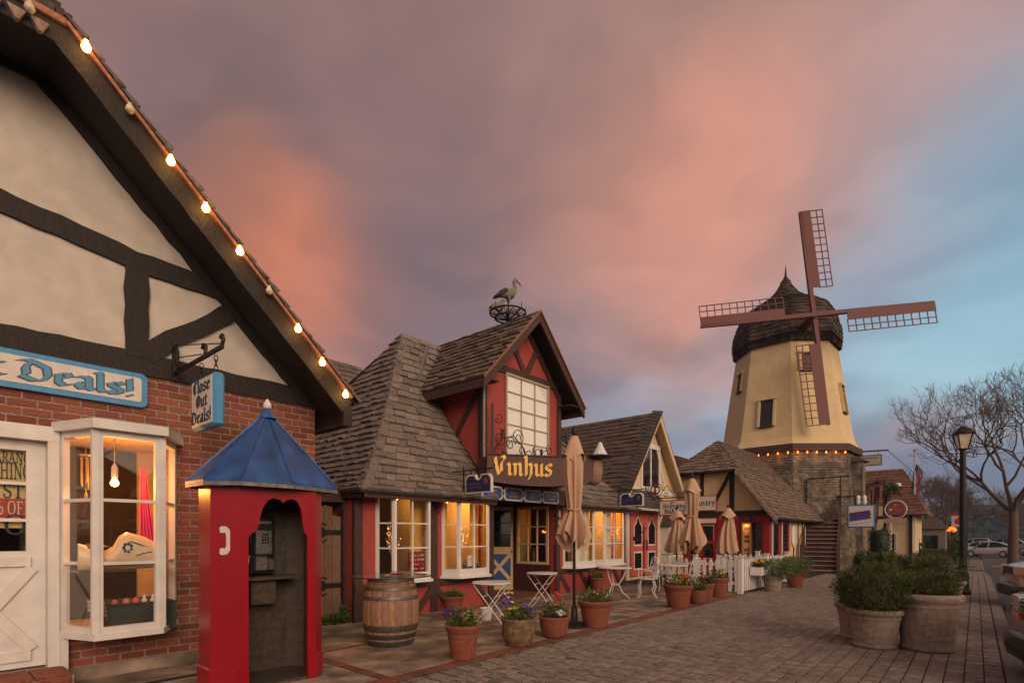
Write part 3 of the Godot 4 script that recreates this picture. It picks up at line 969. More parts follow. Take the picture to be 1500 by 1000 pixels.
	for yy in [1.30, 1.61, 1.96]:
		g = G.new(); g.bb(V(WX - 0.105, yy, 0.2), V(WX - 0.099, yy + 0.30 if yy > 1.9 else yy + 0.32, -0.83)); wpart(door, "pane", g, M.glass)
	# posters behind the door glass
	var P := thing("clearance_poster", "yellow clearance poster with red percent-off band behind the door glass", "poster", V(WX - 0.14, 1.3, -0.5))
	g = G.new(); g.k = Color(0.62, 0.50, 0.20); g.bb(V(WX - 0.16, 1.52, 0.2), V(WX - 0.15, 2.27, -0.86)); wpart(P, "sheet", g, M.any)
	g = G.new(); g.k = Color(0.40, 0.05, 0.02); g.bb(V(WX - 0.15, 1.62, 0.2), V(WX - 0.146, 1.80, -0.86)); wpart(P, "red_band", g, M.any)
	var tx := func(s, hh, yy, zz, m, sq): text_part(P, "lettering", s, "Droid Serif", hh, Transform3D(Basis(V(0, 0, -1), V(0, 1, 0), V(1, 0, 0)), V(WX - 0.143, yy, zz)), m, 0.003, false, sq)
	tx.call("EARANC", 0.10, 2.19, -0.715, M.letter_dark, 0.52); tx.call("THING", 0.16, 2.06, -0.735, M.letter_dark, 0.38); tx.call("% OFF", 0.13, 1.71, -0.735, M.sign_white, 0.5)
	tx.call("ST", 0.14, 1.87, -0.745, M.letter_dark, 0.7); tx.call("O", 0.2, 1.55, -0.76, M.letter_dark, 0.9)
	# tiled step
	var st := thing("tiled_step", "terracotta-tiled doorstep in front of the white door", "step", V(-6.5, 0, -0.6))
	g = G.new(); g.bb(V(WX + 0.03, 0.001, 1.0), V(-6.36, 0.155, -1.10)); wpart(st, "base", g, M.mortar)
	for i in 8:
		for j in 2:
			g = G.new(); var tn := rn(0.8, 1.2); g.k = Color(tn, tn, tn)
			g.cbox(V(-6.66 + j * 0.21, 0.165, 0.9 - i * 0.265), V(0.2, 0.03, 0.255), 0.006); wpart(st, "tile", g, M.terracotta)
			if j == 1:
				g = G.new(); g.k = Color(tn, tn, tn); g.cbox(V(-6.35, 0.075, 0.9 - i * 0.265), V(0.02, 0.14, 0.255), 0.005); wpart(st, "tile", g, M.terracotta)
	# bay window
	var y0 := 0.45; var y1 := 2.46
	var pl := [Vector2(-6.8, -1.06), Vector2(-6.3, -1.25), Vector2(-6.3, -1.80), Vector2(-6.8, -2.08)]
	for i in 3:
		sash(S, "window", pl[i], pl[i + 1], y0 + 0.06, y1, 1, 3, M.white_paint, M.glass, 0.06, 0.03, 0.06, -1.0, false)
	g = G.new()
	var o := [Vector2(-6.79, -1.0), Vector2(-6.22, -1.215), Vector2(-6.22, -1.835), Vector2(-6.79, -2.15)]
	for e in [[y1, y1 + 0.09, o], [y0, y0 + 0.06, [Vector2(-6.79, -1.04), Vector2(-6.28, -1.24), Vector2(-6.28, -1.81), Vector2(-6.79, -2.10)]]]:
		var pp := PackedVector2Array()
		for q in e[2]: pp.append(Vector2(q.x, -q.y))
		g.t = Transform3D(Basis(V(1, 0, 0), V(0, 0, -1), V(0, 1, 0)), Vector3.ZERO)
		g.ext(pp, e[0], e[1])
		g.t = Transform3D()
		wpart(S, "bay_head" if e[0] == y1 else "bay_sill", g, M.white_paint)
		g = G.new()
	for q in [pl[1], pl[2]]: g.bb(V(q.x - 0.05, y0 + 0.06, q.y - 0.03), V(q.x + 0.012, y1, q.y + 0.03))
	g.bb(V(-6.79, -0.06 + 0.1, -1.06), V(-6.72, y0, -1.12))
	wpart(S, "corner_post", g, M.white_paint)
	# inside of the bay
	g = G.new()
	g.bb(V(-8.1, 0.3, -0.9), V(-8.05, 2.7, -2.5)); g.bb(V(-8.1, 0.3, -2.35), V(WX - 0.24, 2.7, -2.40)); g.bb(V(-8.1, 2.5, -0.9), V(WX - 0.1, 2.55, -2.4)); g.bb(V(-8.1, 0.4, -1.09), V(WX - 0.02, 0.46, -2.04)); g.bb(V(-8.1, 0.3, -0.92), V(WX - 0.24, 2.7, -0.97))
	wpart(S, "display_room", g, M.shop_cream)
	g = G.new(); g.bb(V(-8.04, 0.46, -1.02), V(-8.0, 2.48, -2.0)); wpart(S, "backdrop_panel", g, M.shop_dark)
	# the room behind the door is dark
	g = G.new(); g.bb(V(-8.1, 0.1, 1.0), V(-8.0, 2.7, -0.9)); g.bb(V(-8.1, 2.5, 1.0), V(-7.1, 2.6, -0.9)); wpart(S, "shop_room", g, M.shop_dark)
	# pendant lamp
	var L := thing("pendant_lamp", "lit pendant bulb hanging in the bay window", "lamp", V(-6.85, 2.02, -1.52))
	g = G.new(); g.tube([V(0, 0.48, 0), V(0, 0.16, 0)], 0.004); g.lathe([Vector2(0.02, 0.02), Vector2(0.03, 0.05), Vector2(0.03, 0.14), Vector2(0.012, 0.18)], 10); part(L, "socket", g, M.white_metal)
	bulb(L, V(0, -0.02, 0), 0.04, true, M.bulb_lit, "light_bulb", false)
	lamp(V(-6.85, 2.0, -1.52), 0.75, Color(1.0, 0.62, 0.28), 0.04)
	# painted wooden clog on a glass shelf
	g = G.new(); g.bb(V(-6.95, 1.095, -1.14), V(-6.36, 1.105, -2.0)); solo("glass_shelf", "glass shelf across the bay window under the wooden clog", "shelf", g, M.table_glass)
	var cl := thing("wooden_clog", "large cream wooden clog painted with a blue flower in the bay window", "clog", V(-6.46, 1.105, -1.5))
	g = G.new()
	var rows := []
	var ring := [[-0.36, 0.12, 0.105, 0.06], [-0.35, 0.115, 0.115, 0.075], [-0.26, 0.10, 0.10, 0.085], [-0.14, 0.092, 0.092, 0.09], [-0.08, 0.10, 0.10, 0.095], [-0.03, 0.145, 0.145, 0.098], [0.03, 0.162, 0.162, 0.10], [0.10, 0.155, 0.152, 0.105], [0.18, 0.145, 0.14, 0.105], [0.25, 0.128, 0.122, 0.098], [0.31, 0.115, 0.10, 0.082], [0.355, 0.11, 0.07, 0.06], [0.385, 0.115, 0.035, 0.03], [0.395, 0.12, 0.004, 0.004]]
	for r in ring:
		var rw := PackedVector3Array()
		for j in 14:
			var an := TAU * j / 14
			rw.append(V(cos(an) * r[3], r[1] + sin(an) * r[2], -r[0]))
		rows.append(rw)
	g.grid(rows, true)
	g.k = Color(0.05, 0.035, 0.025); g.ball(V(0, 0.185, 0.21), V(0.06, 0.03, 0.12), 12, 6)
	cl.rotation.y = -0.12
	cl.scale = V(1.12, 1.18, 0.98)
	mat("clog_wood", Color(0.60, 0.46, 0.30), 0.4)
	part(cl, "shoe", g, M.clog_wood)
	g = G.new(); g.k = Color(0.03, 0.08, 0.20)
	for i in 7:
		var an := TAU * i / 7
		g.ball(V(0.094, 0.19 + sin(an) * 0.034, -0.03 + cos(an) * 0.034), V(0.012, 0.016, 0.016), 6, 4)
	part(cl, "painted_flower", g, M.any)
	g = G.new(); g.k = Color(0.10, 0.10, 0.12)
	g.tube([V(0.085, 0.24, -0.05), V(0.095, 0.22, -0.12), V(0.088, 0.19, -0.20), V(0.06, 0.15, -0.31)], 0.007)
	g.tube([V(0.095, 0.12, -0.10), V(0.104, 0.14, -0.16), V(0.098, 0.15, -0.22), V(0.07, 0.14, -0.3)], 0.006)
	part(cl, "painted_band", g, M.any)
	# cloth-covered table with figurines
	var tb := thing("display_table", "low display block draped in dark green cloth inside the bay", "display", V(-6.75, 0.46, -1.65))
	rows = []
	for i in 5:
		var rw := PackedVector3Array()
		for j in 25:
			var u := j / 24.0
			var fold := 0.012 * sin(u * 40.0) * (1.0 - i / 4.0)
			rw.append(V(0.30 + fold + (0.03 if i == 0 else 0.0), 0.02 + i * 0.07, 0.28 - u * 0.6))
		rows.append(rw)
	var rw2 := PackedVector3Array()
	for j in 25: rw2.append(V(-0.35, 0.30, 0.28 - j / 24.0 * 0.6))
	rows.append(rw2)
	g = G.new(); g.grid(rows); g.bb(V(-0.35, 0, -0.30), V(0.26, 0.28, 0.26)); part(tb, "cloth", g, M.green_cloth)
	var fig := [[0.22, 0.2, 0.03, Color(0.45, 0.12, 0.12)], [0.22, 0.1, 0.034, Color(0.5, 0.15, 0.16)], [0.22, 0.02, 0.036, Color(0.45, 0.10, 0.12)], [0.2, -0.06, 0.03, Color(0.55, 0.53, 0.5)], [0.22, -0.13, 0.028, Color(0.6, 0.58, 0.55)], [0.2, -0.21, 0.045, Color(0.45, 0.5, 0.62)]]
	var fl := ["rounded red and white ceramic box at the left end of the green cloth", "red and white ceramic box second from left on the green cloth", "red and white ceramic box in the middle of the green cloth", "small grey ceramic figurine right of the ceramic boxes", "small white ceramic figurine beside the tall blue one", "tall blue and white ceramic figurine at the right end of the green cloth"]
	for i in fig.size():
		var q = fig[i]
		g = G.new(); g.k = q[3]
		var r: float = q[2]
		if i < 3: g.lathe([Vector2(r, 0), Vector2(r * 1.1, r * 0.5), Vector2(r * 0.8, r * 1.2), Vector2(0.001, r * 1.5)], 10)
		else: g.lathe([Vector2(r * 0.9, 0), Vector2(r, r * 0.7), Vector2(r * 0.45, r * 1.5), Vector2(r * 0.55, r * 2.0), Vector2(r * 0.3, r * 2.5), Vector2(0.001, r * 2.7)], 10)
		var fo := solo("ceramic_figurine", fl[i], "figurine", g, M.gloss, "ceramics on the green cloth")
		fo.position = V(-6.75 + q[0], 0.762, -1.65 + q[1])
	var fg := thing("small_flags", "bunch of small striped flags in the lower corner of the bay", "flags", V(-6.55, 0.47, -1.30))
	g = G.new(); g.k = Color(0.35, 0.22, 0.12); g.lathe([Vector2(0.03, 0), Vector2(0.035, 0.1), Vector2(0.03, 0.1)], 10); part(fg, "holder", g, M.any)
	for i in 3:
		g = G.new(); g.k = Color(0.5, 0.4, 0.2)
		var tp := V(-0.02 + i * 0.02, 0.36 - i * 0.05, 0.06 - i * 0.07)
		g.tube([V(0, 0.02, 0), tp], 0.004); part(fg, "stick", g, M.any)
		for s in 6:
			g = G.new(); g.k = Color(0.45, 0.05, 0.06) if s % 2 == 0 else Color(0.6, 0.57, 0.53)
			var yy := tp.y - s * 0.02
			g.hexa([V(tp.x, yy - 0.02, tp.z), V(tp.x, yy - 0.055, tp.z - 0.14), V(tp.x + 0.004, yy - 0.055, tp.z - 0.14), V(tp.x + 0.004, yy - 0.02, tp.z), V(tp.x, yy, tp.z), V(tp.x, yy - 0.035, tp.z - 0.14), V(tp.x + 0.004, yy - 0.035, tp.z - 0.14), V(tp.x + 0.004, yy, tp.z)])
			part(fg, "stripe", g, M.any)
	# wind chime and pink drape
	var wc := thing("wind_chime", "brass wind chime hanging on the left of the bay window", "wind chime", V(-6.75, 2.4, -1.26))
	g = G.new(); g.tube([V(0, 0.06, 0), V(0, -0.14, 0)], 0.003); g.lathe([Vector2(0.05, -0.14), Vector2(0.05, -0.15), Vector2(0.01, -0.155)], 10); part(wc, "hanger", g, M.gold)
	for i in 5:
		g = G.new(); g.tube([V(cos(i * 1.26) * 0.04, -0.17, sin(i * 1.26) * 0.04), V(cos(i * 1.26) * 0.04, -0.42 - i * 0.02, sin(i * 1.26) * 0.04)], 0.007); part(wc, "chime_tube", g, M.gold)
	g = G.new(); g.ball(V(0, -0.56, 0), V(0.03, 0.05, 0.012), 8, 6); g.tube([V(0, -0.15, 0), V(0, -0.55, 0)], 0.002); part(wc, "clapper", g, M.gold)
	rows = []
	for i in 6:
		var rw := PackedVector3Array()
		for j in 16: rw.append(V(-6.98 + 0.012 * sin(j * 1.9), 2.2 - i * 0.16 - (0.2 if i else 0.0), -1.78 - (j / 15.0) * (0.06 + i * 0.025)))
		rows.append(rw)
	g = G.new(); g.k = Color(0.50, 0.03, 0.16); g.grid(rows); solo("pink_pennant", "magenta pennant hanging on the right inside the bay window", "pennant", g, M.any)
	# sign on the wall
	var SG := thing("wall_sign", "blue-framed white sign reading Deals above the white door", "sign", V(WX, 2.8, -0.6))
	var rr := func(z0: float, z1: float, ya: float, yb: float, r: float) -> Array:
		var out := []
		for q in [[z1, yb, 0], [z0, yb, 1], [z0, ya, 2], [z1, ya, 3]]:
			for i in 5:
				var an: float = PI / 2 * (q[2] + i / 4.0)
				# corner runs counter-clockwise in (-z, y)
				var cx: float = -q[0] + (-r if q[0] == z1 else r); var cy: float = q[1] + (-r if q[1] == yb else r)
				out.append([-(cx + cos(an) * r), cy + sin(an) * r])
		return out
	g = G.new(); slab_x(g, rr.call(1.5, -1.79, 2.82, 3.175, 0.06), WX + 0.005, WX + 0.05); wpart(SG, "frame_board", g, M.sign_blue)
	g = G.new(); slab_x(g, rr.call(1.45, -1.735, 2.872, 3.125, 0.03), WX + 0.04, WX + 0.056); wpart(SG, "panel", g, M.sign_white)
	var lt := Transform3D(Basis(V(0, 0, -1), V(0, 1, 0), V(1, 0, 0)), V(WX + 0.05, 2.915, -0.55))
	lt.basis.x *= 1.7
	for q in nib_letters(lt, "t Deals!", 0.13, 0.052, 0.006, 0.006): wpart(SG, "letter_outline", q, M.letter_dark)
	for q in nib_letters(lt, "t Deals!", 0.13, 0.038, 0.0135, 0.003): wpart(SG, "letter", q, M.letter_blue)
	# hanging sign on an iron bracket
	var HS := thing("hanging_sign", "small hanging blue-edged sign reading Close Out Deals on an iron bracket", "sign", V(-6.0, 2.54, -2.05))
	g = G.new()
	g.bar(V(-6.775, 3.25, -2.05), V(-5.42, 3.25, -2.05), 0.03, 0.035); g.bar(V(-6.765, 3.18, -2.05), V(-6.765, 3.62, -2.05), 0.04, 0.035)
	g.tube([V(-5.44, 3.26, -2.05), V(-5.40, 3.31, -2.05), V(-5.43, 3.36, -2.05), V(-5.47, 3.34, -2.05)], 0.018)
	g.tube([V(-6.76, 3.57, -2.05), V(-5.44, 3.28, -2.05)], 0.006); g.tube([V(-6.72, 3.42, -2.05), V(-5.95, 3.29, -2.05)], 0.006)
	g.tube([V(-6.74, 3.55, -2.05), V(-6.66, 3.48, -2.05), V(-6.68, 3.36, -2.05), V(-6.6, 3.28, -2.05)], 0.02)
	g.tube([V(-5.86, 3.26, -2.05), V(-5.84, 3.35, -2.05), V(-5.90, 3.38, -2.05), V(-5.93, 3.34, -2.05)], 0.018)
	wpart(HS, "bracket", g, M.iron)
	for xx in [-6.1, -5.72]:
		for i in 3:
			g = G.new()
			var rg := []
			for j in 8: rg.append(V(xx + (cos(TAU * j / 8) * 0.018 if i % 2 else 0.0), 3.215 - i * 0.05 + sin(TAU * j / 8) * 0.032, -2.10 + (cos(TAU * j / 8) * 0.018 if i % 2 == 0 else 0.0)))
			g.tube(rg, 0.005, 0.005, 5, true); wpart(HS, "chain_link", g, M.iron)
	g = G.new(); g.cbox(V(-5.945, 2.80, -2.105), V(0.60, 0.53, 0.11), 0.025); wpart(HS, "board", g, M.sign_blue)
	g = G.new(); g.cbox(V(-5.945, 2.80, -2.05), V(0.54, 0.47, 0.012), 0.004); wpart(HS, "panel", g, M.sign_white)
	for q in [["Close", 2.905, -6.16], ["Out", 2.755, -6.08], ["Deals!", 2.60, -6.20]]:
		var tt := Transform3D(Basis(V(1.45, 0, 0), V(0, 1, 0), V(0, 0, 1)), V(q[2], q[1], -2.045))
		for e in nib_letters(tt, q[0], 0.088, 0.022, 0.003, 0.003): wpart(HS, "letter", e, M.letter_dark)

func build_booth() -> void:
	var B := thing("phone_booth", "red telephone booth with a blue tented roof in front of the brick shop", "phone booth", V(-5.41, 0, -2.47))
	var c := V(-5.41, 0, -2.47)
	# plan of the body, front facing the street
	var pl := [V(-5.1, 0, -2.07), V(-5.1, 0, -2.82), V(-5.25, 0, -2.97), V(-5.58, 0, -2.97), V(-5.72, 0, -2.83), V(-5.72, 0, -2.05), V(-5.56, 0, -1.89), V(-5.28, 0, -1.89)]
	var H := 1.93
	for i in range(1, 8):
		if i == 4: continue
		var a: Vector3 = pl[i]; var b: Vector3 = pl[(i + 1) % 8]
		var inw := (c - (a + b) / 2); inw.y = 0; inw = inw.normalized() * 0.025
		var g := G.new()
		g.hexa([a, b, b + inw, a + inw, a + V(0, H, 0), b + V(0, H, 0), b + inw + V(0, H, 0), a + inw + V(0, H, 0)])
		wpart(B, "side_panel", g, M.booth_red)
		g = G.new()
		var ow := -inw * 0.7
		g.hexa([a + ow, b + ow, b, a, a + ow + V(0, 0.22, 0), b + ow + V(0, 0.22, 0), b + V(0, 0.235, 0), a + V(0, 0.235, 0)])
		wpart(B, "skirting", g, M.booth_red)
	# back
	var g := G.new(); g.bb(V(-5.72, 0, -2.05), V(-5.69, H, -2.83)); wpart(B, "back_panel", g, M.booth_inside)
	# inner lining of the two near sides
	g = G.new()
	for e in [[V(-5.13, 0, -2.10), V(-5.30, 0, -1.925)], [V(-5.30, 0, -1.925), V(-5.55, 0, -1.925)], [V(-5.55, 0, -1.925), V(-5.69, 0, -2.07)], [V(-5.13, 0, -2.79), V(-5.26, 0, -2.94)], [V(-5.26, 0, -2.94), V(-5.57, 0, -2.94)], [V(-5.57, 0, -2.94), V(-5.69, 0, -2.81)]]:
		g.q(e[0] + V(0, 0.03, 0), e[1] + V(0, 0.03, 0), e[1] + V(0, H, 0), e[0] + V(0, H, 0))
	wpart(B, "lining", g, M.booth_inside)
	# front with a cusped opening
	var op := [[-2.155, 0.02], [-2.155, 1.43], [-2.175, 1.465], [-2.22, 1.485], [-2.245, 1.53], [-2.26, 1.62], [-2.29, 1.72], [-2.335, 1.785], [-2.39, 1.81], [-2.45, 1.795], [-2.485, 1.765], [-2.52, 1.795], [-2.58, 1.81], [-2.63, 1.785], [-2.665, 1.72], [-2.68, 1.62], [-2.69, 1.53], [-2.70, 1.485], [-2.72, 1.465], [-2.735, 1.43], [-2.735, 0.02]]
	var poly := [[-2.07, 0.0], [-2.07, H], [-2.82, H], [-2.82, 0.0]]
	op.reverse()
	poly.append_array(op)
	g = G.new(); slab_x(g, poly, -5.125, -5.1); wpart(B, "front_panel", g, M.booth_red)
	g = G.new()
	g.bb(V(-5.09, 0, -2.06), V(-5.1, 0.22, -2.155)); g.bb(V(-5.09, 0, -2.735), V(-5.1, 0.22, -2.83)); wpart(B, "skirting", g, M.booth_red)
	g = G.new(); g.bb(V(-5.69, 0.0, -2.0), V(-5.12, 0.03, -2.9)); wpart(B, "floor", g, M.booth_inside)
	g = G.new(); g.bb(V(-5.69, H - 0.04, -1.92), V(-5.13, H - 0.01, -2.94)); wpart(B, "ceiling", g, M.booth_inside)
	# roof facets
	var ec := [V(-4.98, 0, -2.03), V(-4.97, 0, -2.52), V(-5.2, 0, -3.13), V(-5.64, 0, -3.13), V(-5.86, 0, -2.9), V(-5.86, 0, -2.0), V(-5.64, 0, -1.8), V(-5.22, 0, -1.81)]
	var ap := V(-5.41, 2.70, -2.47)
	var ey := 1.955
	for i in 8:
		var a: Vector3 = ec[i] + V(0, ey, 0); var b: Vector3 = ec[(i + 1) % 8] + V(0, ey, 0)
		g = G.new()
		var ta := ap.lerp(a, 0.07); var tb2 := ap.lerp(b, 0.07)
		g.hexa([a - V(0, 0.02, 0), b - V(0, 0.02, 0), tb2 - V(0, 0.03, 0), ta - V(0, 0.03, 0), a, b, tb2, ta])
		var rf := wpart(B, "roof_panel", g, M.booth_blue)
		g = G.new(); g.bar(a + V(0, 0.006, 0), ta + V(0, 0.006, 0), 0.022, 0.014); wpart(rf, "seam", g, M.booth_blue)
		g = G.new(); g.hexa([a - V(0, 0.055, 0), b - V(0, 0.055, 0), b * 0.97 + ap * 0.03 - V(0, 0.075, 0), a * 0.97 + ap * 0.03 - V(0, 0.075, 0), a - V(0, 0.02, 0), b - V(0, 0.02, 0), b * 0.97 + ap * 0.03 - V(0, 0.04, 0), a * 0.97 + ap * 0.03 - V(0, 0.04, 0)])
		wpart(rf, "drip_edge", g, M.flashing)
	g = G.new(); g.lathe([Vector2(0.085, 2.625), Vector2(0.09, 2.632), Vector2(0.045, 2.70), Vector2(0.03, 2.735)], 8, V(c.x, 0, c.z)); wpart(B, "roof_cap", g, M.booth_blue)
	g = G.new(); g.lathe([Vector2(0.025, 2.72), Vector2(0.04, 2.745), Vector2(0.038, 2.775), Vector2(0.014, 2.815), Vector2(0.001, 2.83)], 10, V(c.x, 0, c.z)); wpart(B, "finial", g, M.white_metal)
	# telephone handset mark on the chamfered face
	var t := panel_t(Vector2(-5.28, -1.89), Vector2(-5.1, -2.07), 0.0)
	g = G.new(); g.t = Transform3D(t.basis, t.origin)
	var face := 0.0
	var nz := (t.basis.z.dot(V(1, 0, 1)) > 0)
	var mk := PackedVector2Array([Vector2(0.085, 1.36), Vector2(0.10, 1.375), Vector2(0.135, 1.37), Vector2(0.155, 1.345), Vector2(0.155, 1.2), Vector2(0.135, 1.175), Vector2(0.10, 1.17), Vector2(0.085, 1.185), Vector2(0.09, 1.215), Vector2(0.105, 1.22), Vector2(0.122, 1.215), Vector2(0.13, 1.235), Vector2(0.13, 1.31), Vector2(0.122, 1.33), Vector2(0.105, 1.325), Vector2(0.09, 1.33)])
	for i in mk.size(): mk[i] = Vector2(0.128 + (mk[i].x - 0.12) * 1.35, 1.40 + (mk[i].y - 1.27) * 1.3)
	g.ext(mk, 0.001 if nz else -0.004, 0.004 if nz else -0.001)
	wpart(B, "handset_mark", g, M.sign_white)
	# shelf and the phone
	g = G.new(); g.bb(V(-5.69, 1.0, -2.1), V(-5.42, 1.03, -2.80)); g.bb(V(-5.69, 0.75, -2.35), V(-5.5, 1.0, -2.6)); wpart(B, "shelf", g, M.booth_inside)
	var T := thing("pay_phone", "steel pay phone mounted inside the red booth", "telephone", V(-5.69, 1.05, -2.5))
	g = G.new(); g.cbox(V(0.05, 0.3, 0), V(0.1, 0.6, 0.26), 0.012); part(T, "back_plate", g, M.black_plastic)
	g = G.new(); g.cbox(V(0.12, 0.38, 0.01), V(0.08, 0.36, 0.19), 0.015); part(T, "housing", g, M.steel)
	g = G.new(); g.bb(V(0.158, 0.45, -0.07), V(0.165, 0.52, 0.09)); part(T, "top_plate", g, M.black_plastic)
	for i in 3:
		for j in 4:
			g = G.new(); g.cbox(V(0.163, 0.41 - j * 0.028, -0.03 + i * 0.026), V(0.008, 0.018, 0.018), 0.002); part(T, "key", g, M.black_plastic)
	g = G.new(); g.cbox(V(0.12, 0.11, 0.03), V(0.07, 0.15, 0.13), 0.01); g.cbox(V(0.11, 0.10, -0.08), V(0.06, 0.12, 0.06), 0.01); part(T, "coin_box", g, M.steel)
	g = G.new(); g.tube([V(0.15, 0.22, 0.14), V(0.17, 0.3, 0.15), V(0.17, 0.42, 0.15), V(0.15, 0.5, 0.14)], 0.02, 0.02, 8); part(T, "handset", g, M.black_plastic)
	g = G.new(); g.tube([V(0.15, 0.2, 0.15), V(0.2, 0.0, 0.2), V(0.22, -0.25, 0.22), V(0.18, -0.35, 0.24)], 0.005); part(T, "cord", g, M.steel)

func build_gate() -> void:
	var S := thing("wooden_gate", "weathered plank gate with black strap hinges between brick shop and wine shop", "gate", V(-8.1, 0, -4.4))
	var n := 7
	for i in n:
		var z0 := -3.85 - i * 0.155
		var g := G.new(); var tn := rn(0.75, 1.2); g.k = Color(tn, tn, tn)
		var top := 1.93 - pow(absf(i - 4.3) / 4.0, 2.0) * 0.28 - (0.12 if i == n - 1 else 0.0)
		g.hexa([V(-8.12, 0.09, z0), V(-8.09 + rn(0, 0.006), 0.09, z0), V(-8.09 + rn(0, 0.006), 0.09, z0 - 0.148), V(-8.12, 0.09, z0 - 0.148), V(-8.12, top + 0.03, z0), V(-8.09, top + 0.03, z0), V(-8.09, top, z0 - 0.148), V(-8.12, top, z0 - 0.148)])
		wpart(S, "plank", g, M.gate_wood)
	for y in [0.62, 1.5]:
		var g := G.new()
		g.bb(V(-8.088, y - 0.04, -3.9), V(-8.075, y + 0.04, -4.92)); g.ball(V(-8.08, y, -4.58), V(0.012, 0.09, 0.08), 8, 6)
		for s in [-1, 1]:
			g.tube([V(-8.075, y + s * 0.05, -4.60), V(-8.07, y + s * 0.12, -4.54), V(-8.07, y + s * 0.15, -4.60), V(-8.07, y + s * 0.12, -4.65)], 0.014)
		wpart(S, "strap_hinge", g, M.iron)
	var g := G.new(); g.bb(V(-8.2, 0, -4.94), V(-8.02, 2.3, -5.02)); wpart(S, "post", g, M.brown_timber)
	g = G.new(); g.bb(V(-8.25, 2.0, -3.8), V(-8.02, 2.3, -4.94)); wpart(S, "lintel", g, M.brown_timber)
	var w := G.new(); w.bb(V(-10.0, 0, -3.76), V(-9.95, 2.4, -5.0)); solo("passage_screen", "dark board screen behind the plank gate", "screen", w, M.shop_dark)

func bay(S: Node, za: float, zb: float, y0: float, y1: float, out: float, inset: float, cols: int, sidecols: int, rows: int, WX: float) -> void:
	var pl := [Vector2(WX, za), Vector2(WX + out, za - inset), Vector2(WX + out, zb + inset), Vector2(WX, zb)]
	for i in 3:
		sash(S, "window", pl[i], pl[i + 1], y0 + 0.05, y1, cols if i == 1 else sidecols, rows, M.white_paint, M.glass, 0.05, 0.024, 0.05, 0.13)
	var g := G.new()
	for e in [[y1, y1 + 0.05, 0.04], [y0, y0 + 0.05, 0.045]]:
		var pp := PackedVector2Array([Vector2(WX + 0.005, -za - e[2]), Vector2(WX + out + e[2], -(za - inset) - e[2] * 0.5), Vector2(WX + out + e[2], -(zb + inset) + e[2] * 0.5), Vector2(WX + 0.005, -zb + e[2])])
		for i in pp.size(): pp[i].y = pp[i].y
		g.t = Transform3D(Basis(V(1, 0, 0), V(0, 0, -1), V(0, 1, 0)), Vector3.ZERO)
		g.ext(pp, e[0], e[1])
		g.t = Transform3D()
	wpart(S, "window_trim", g, M.white_paint)

func fold_sheet(g: G, x: float, z0: float, z1: float, y0: float, y1: float, amp: float, n: int) -> void:
	var rows := []
	for i in 2:
		var rw := PackedVector3Array()
		for j in n + 1:
			rw.append(V(x + amp * sin(j * 1.7), y1 if i == 0 else y0, lerpf(z0, z1, float(j) / n)))
		rows.append(rw)
	g.grid(rows)

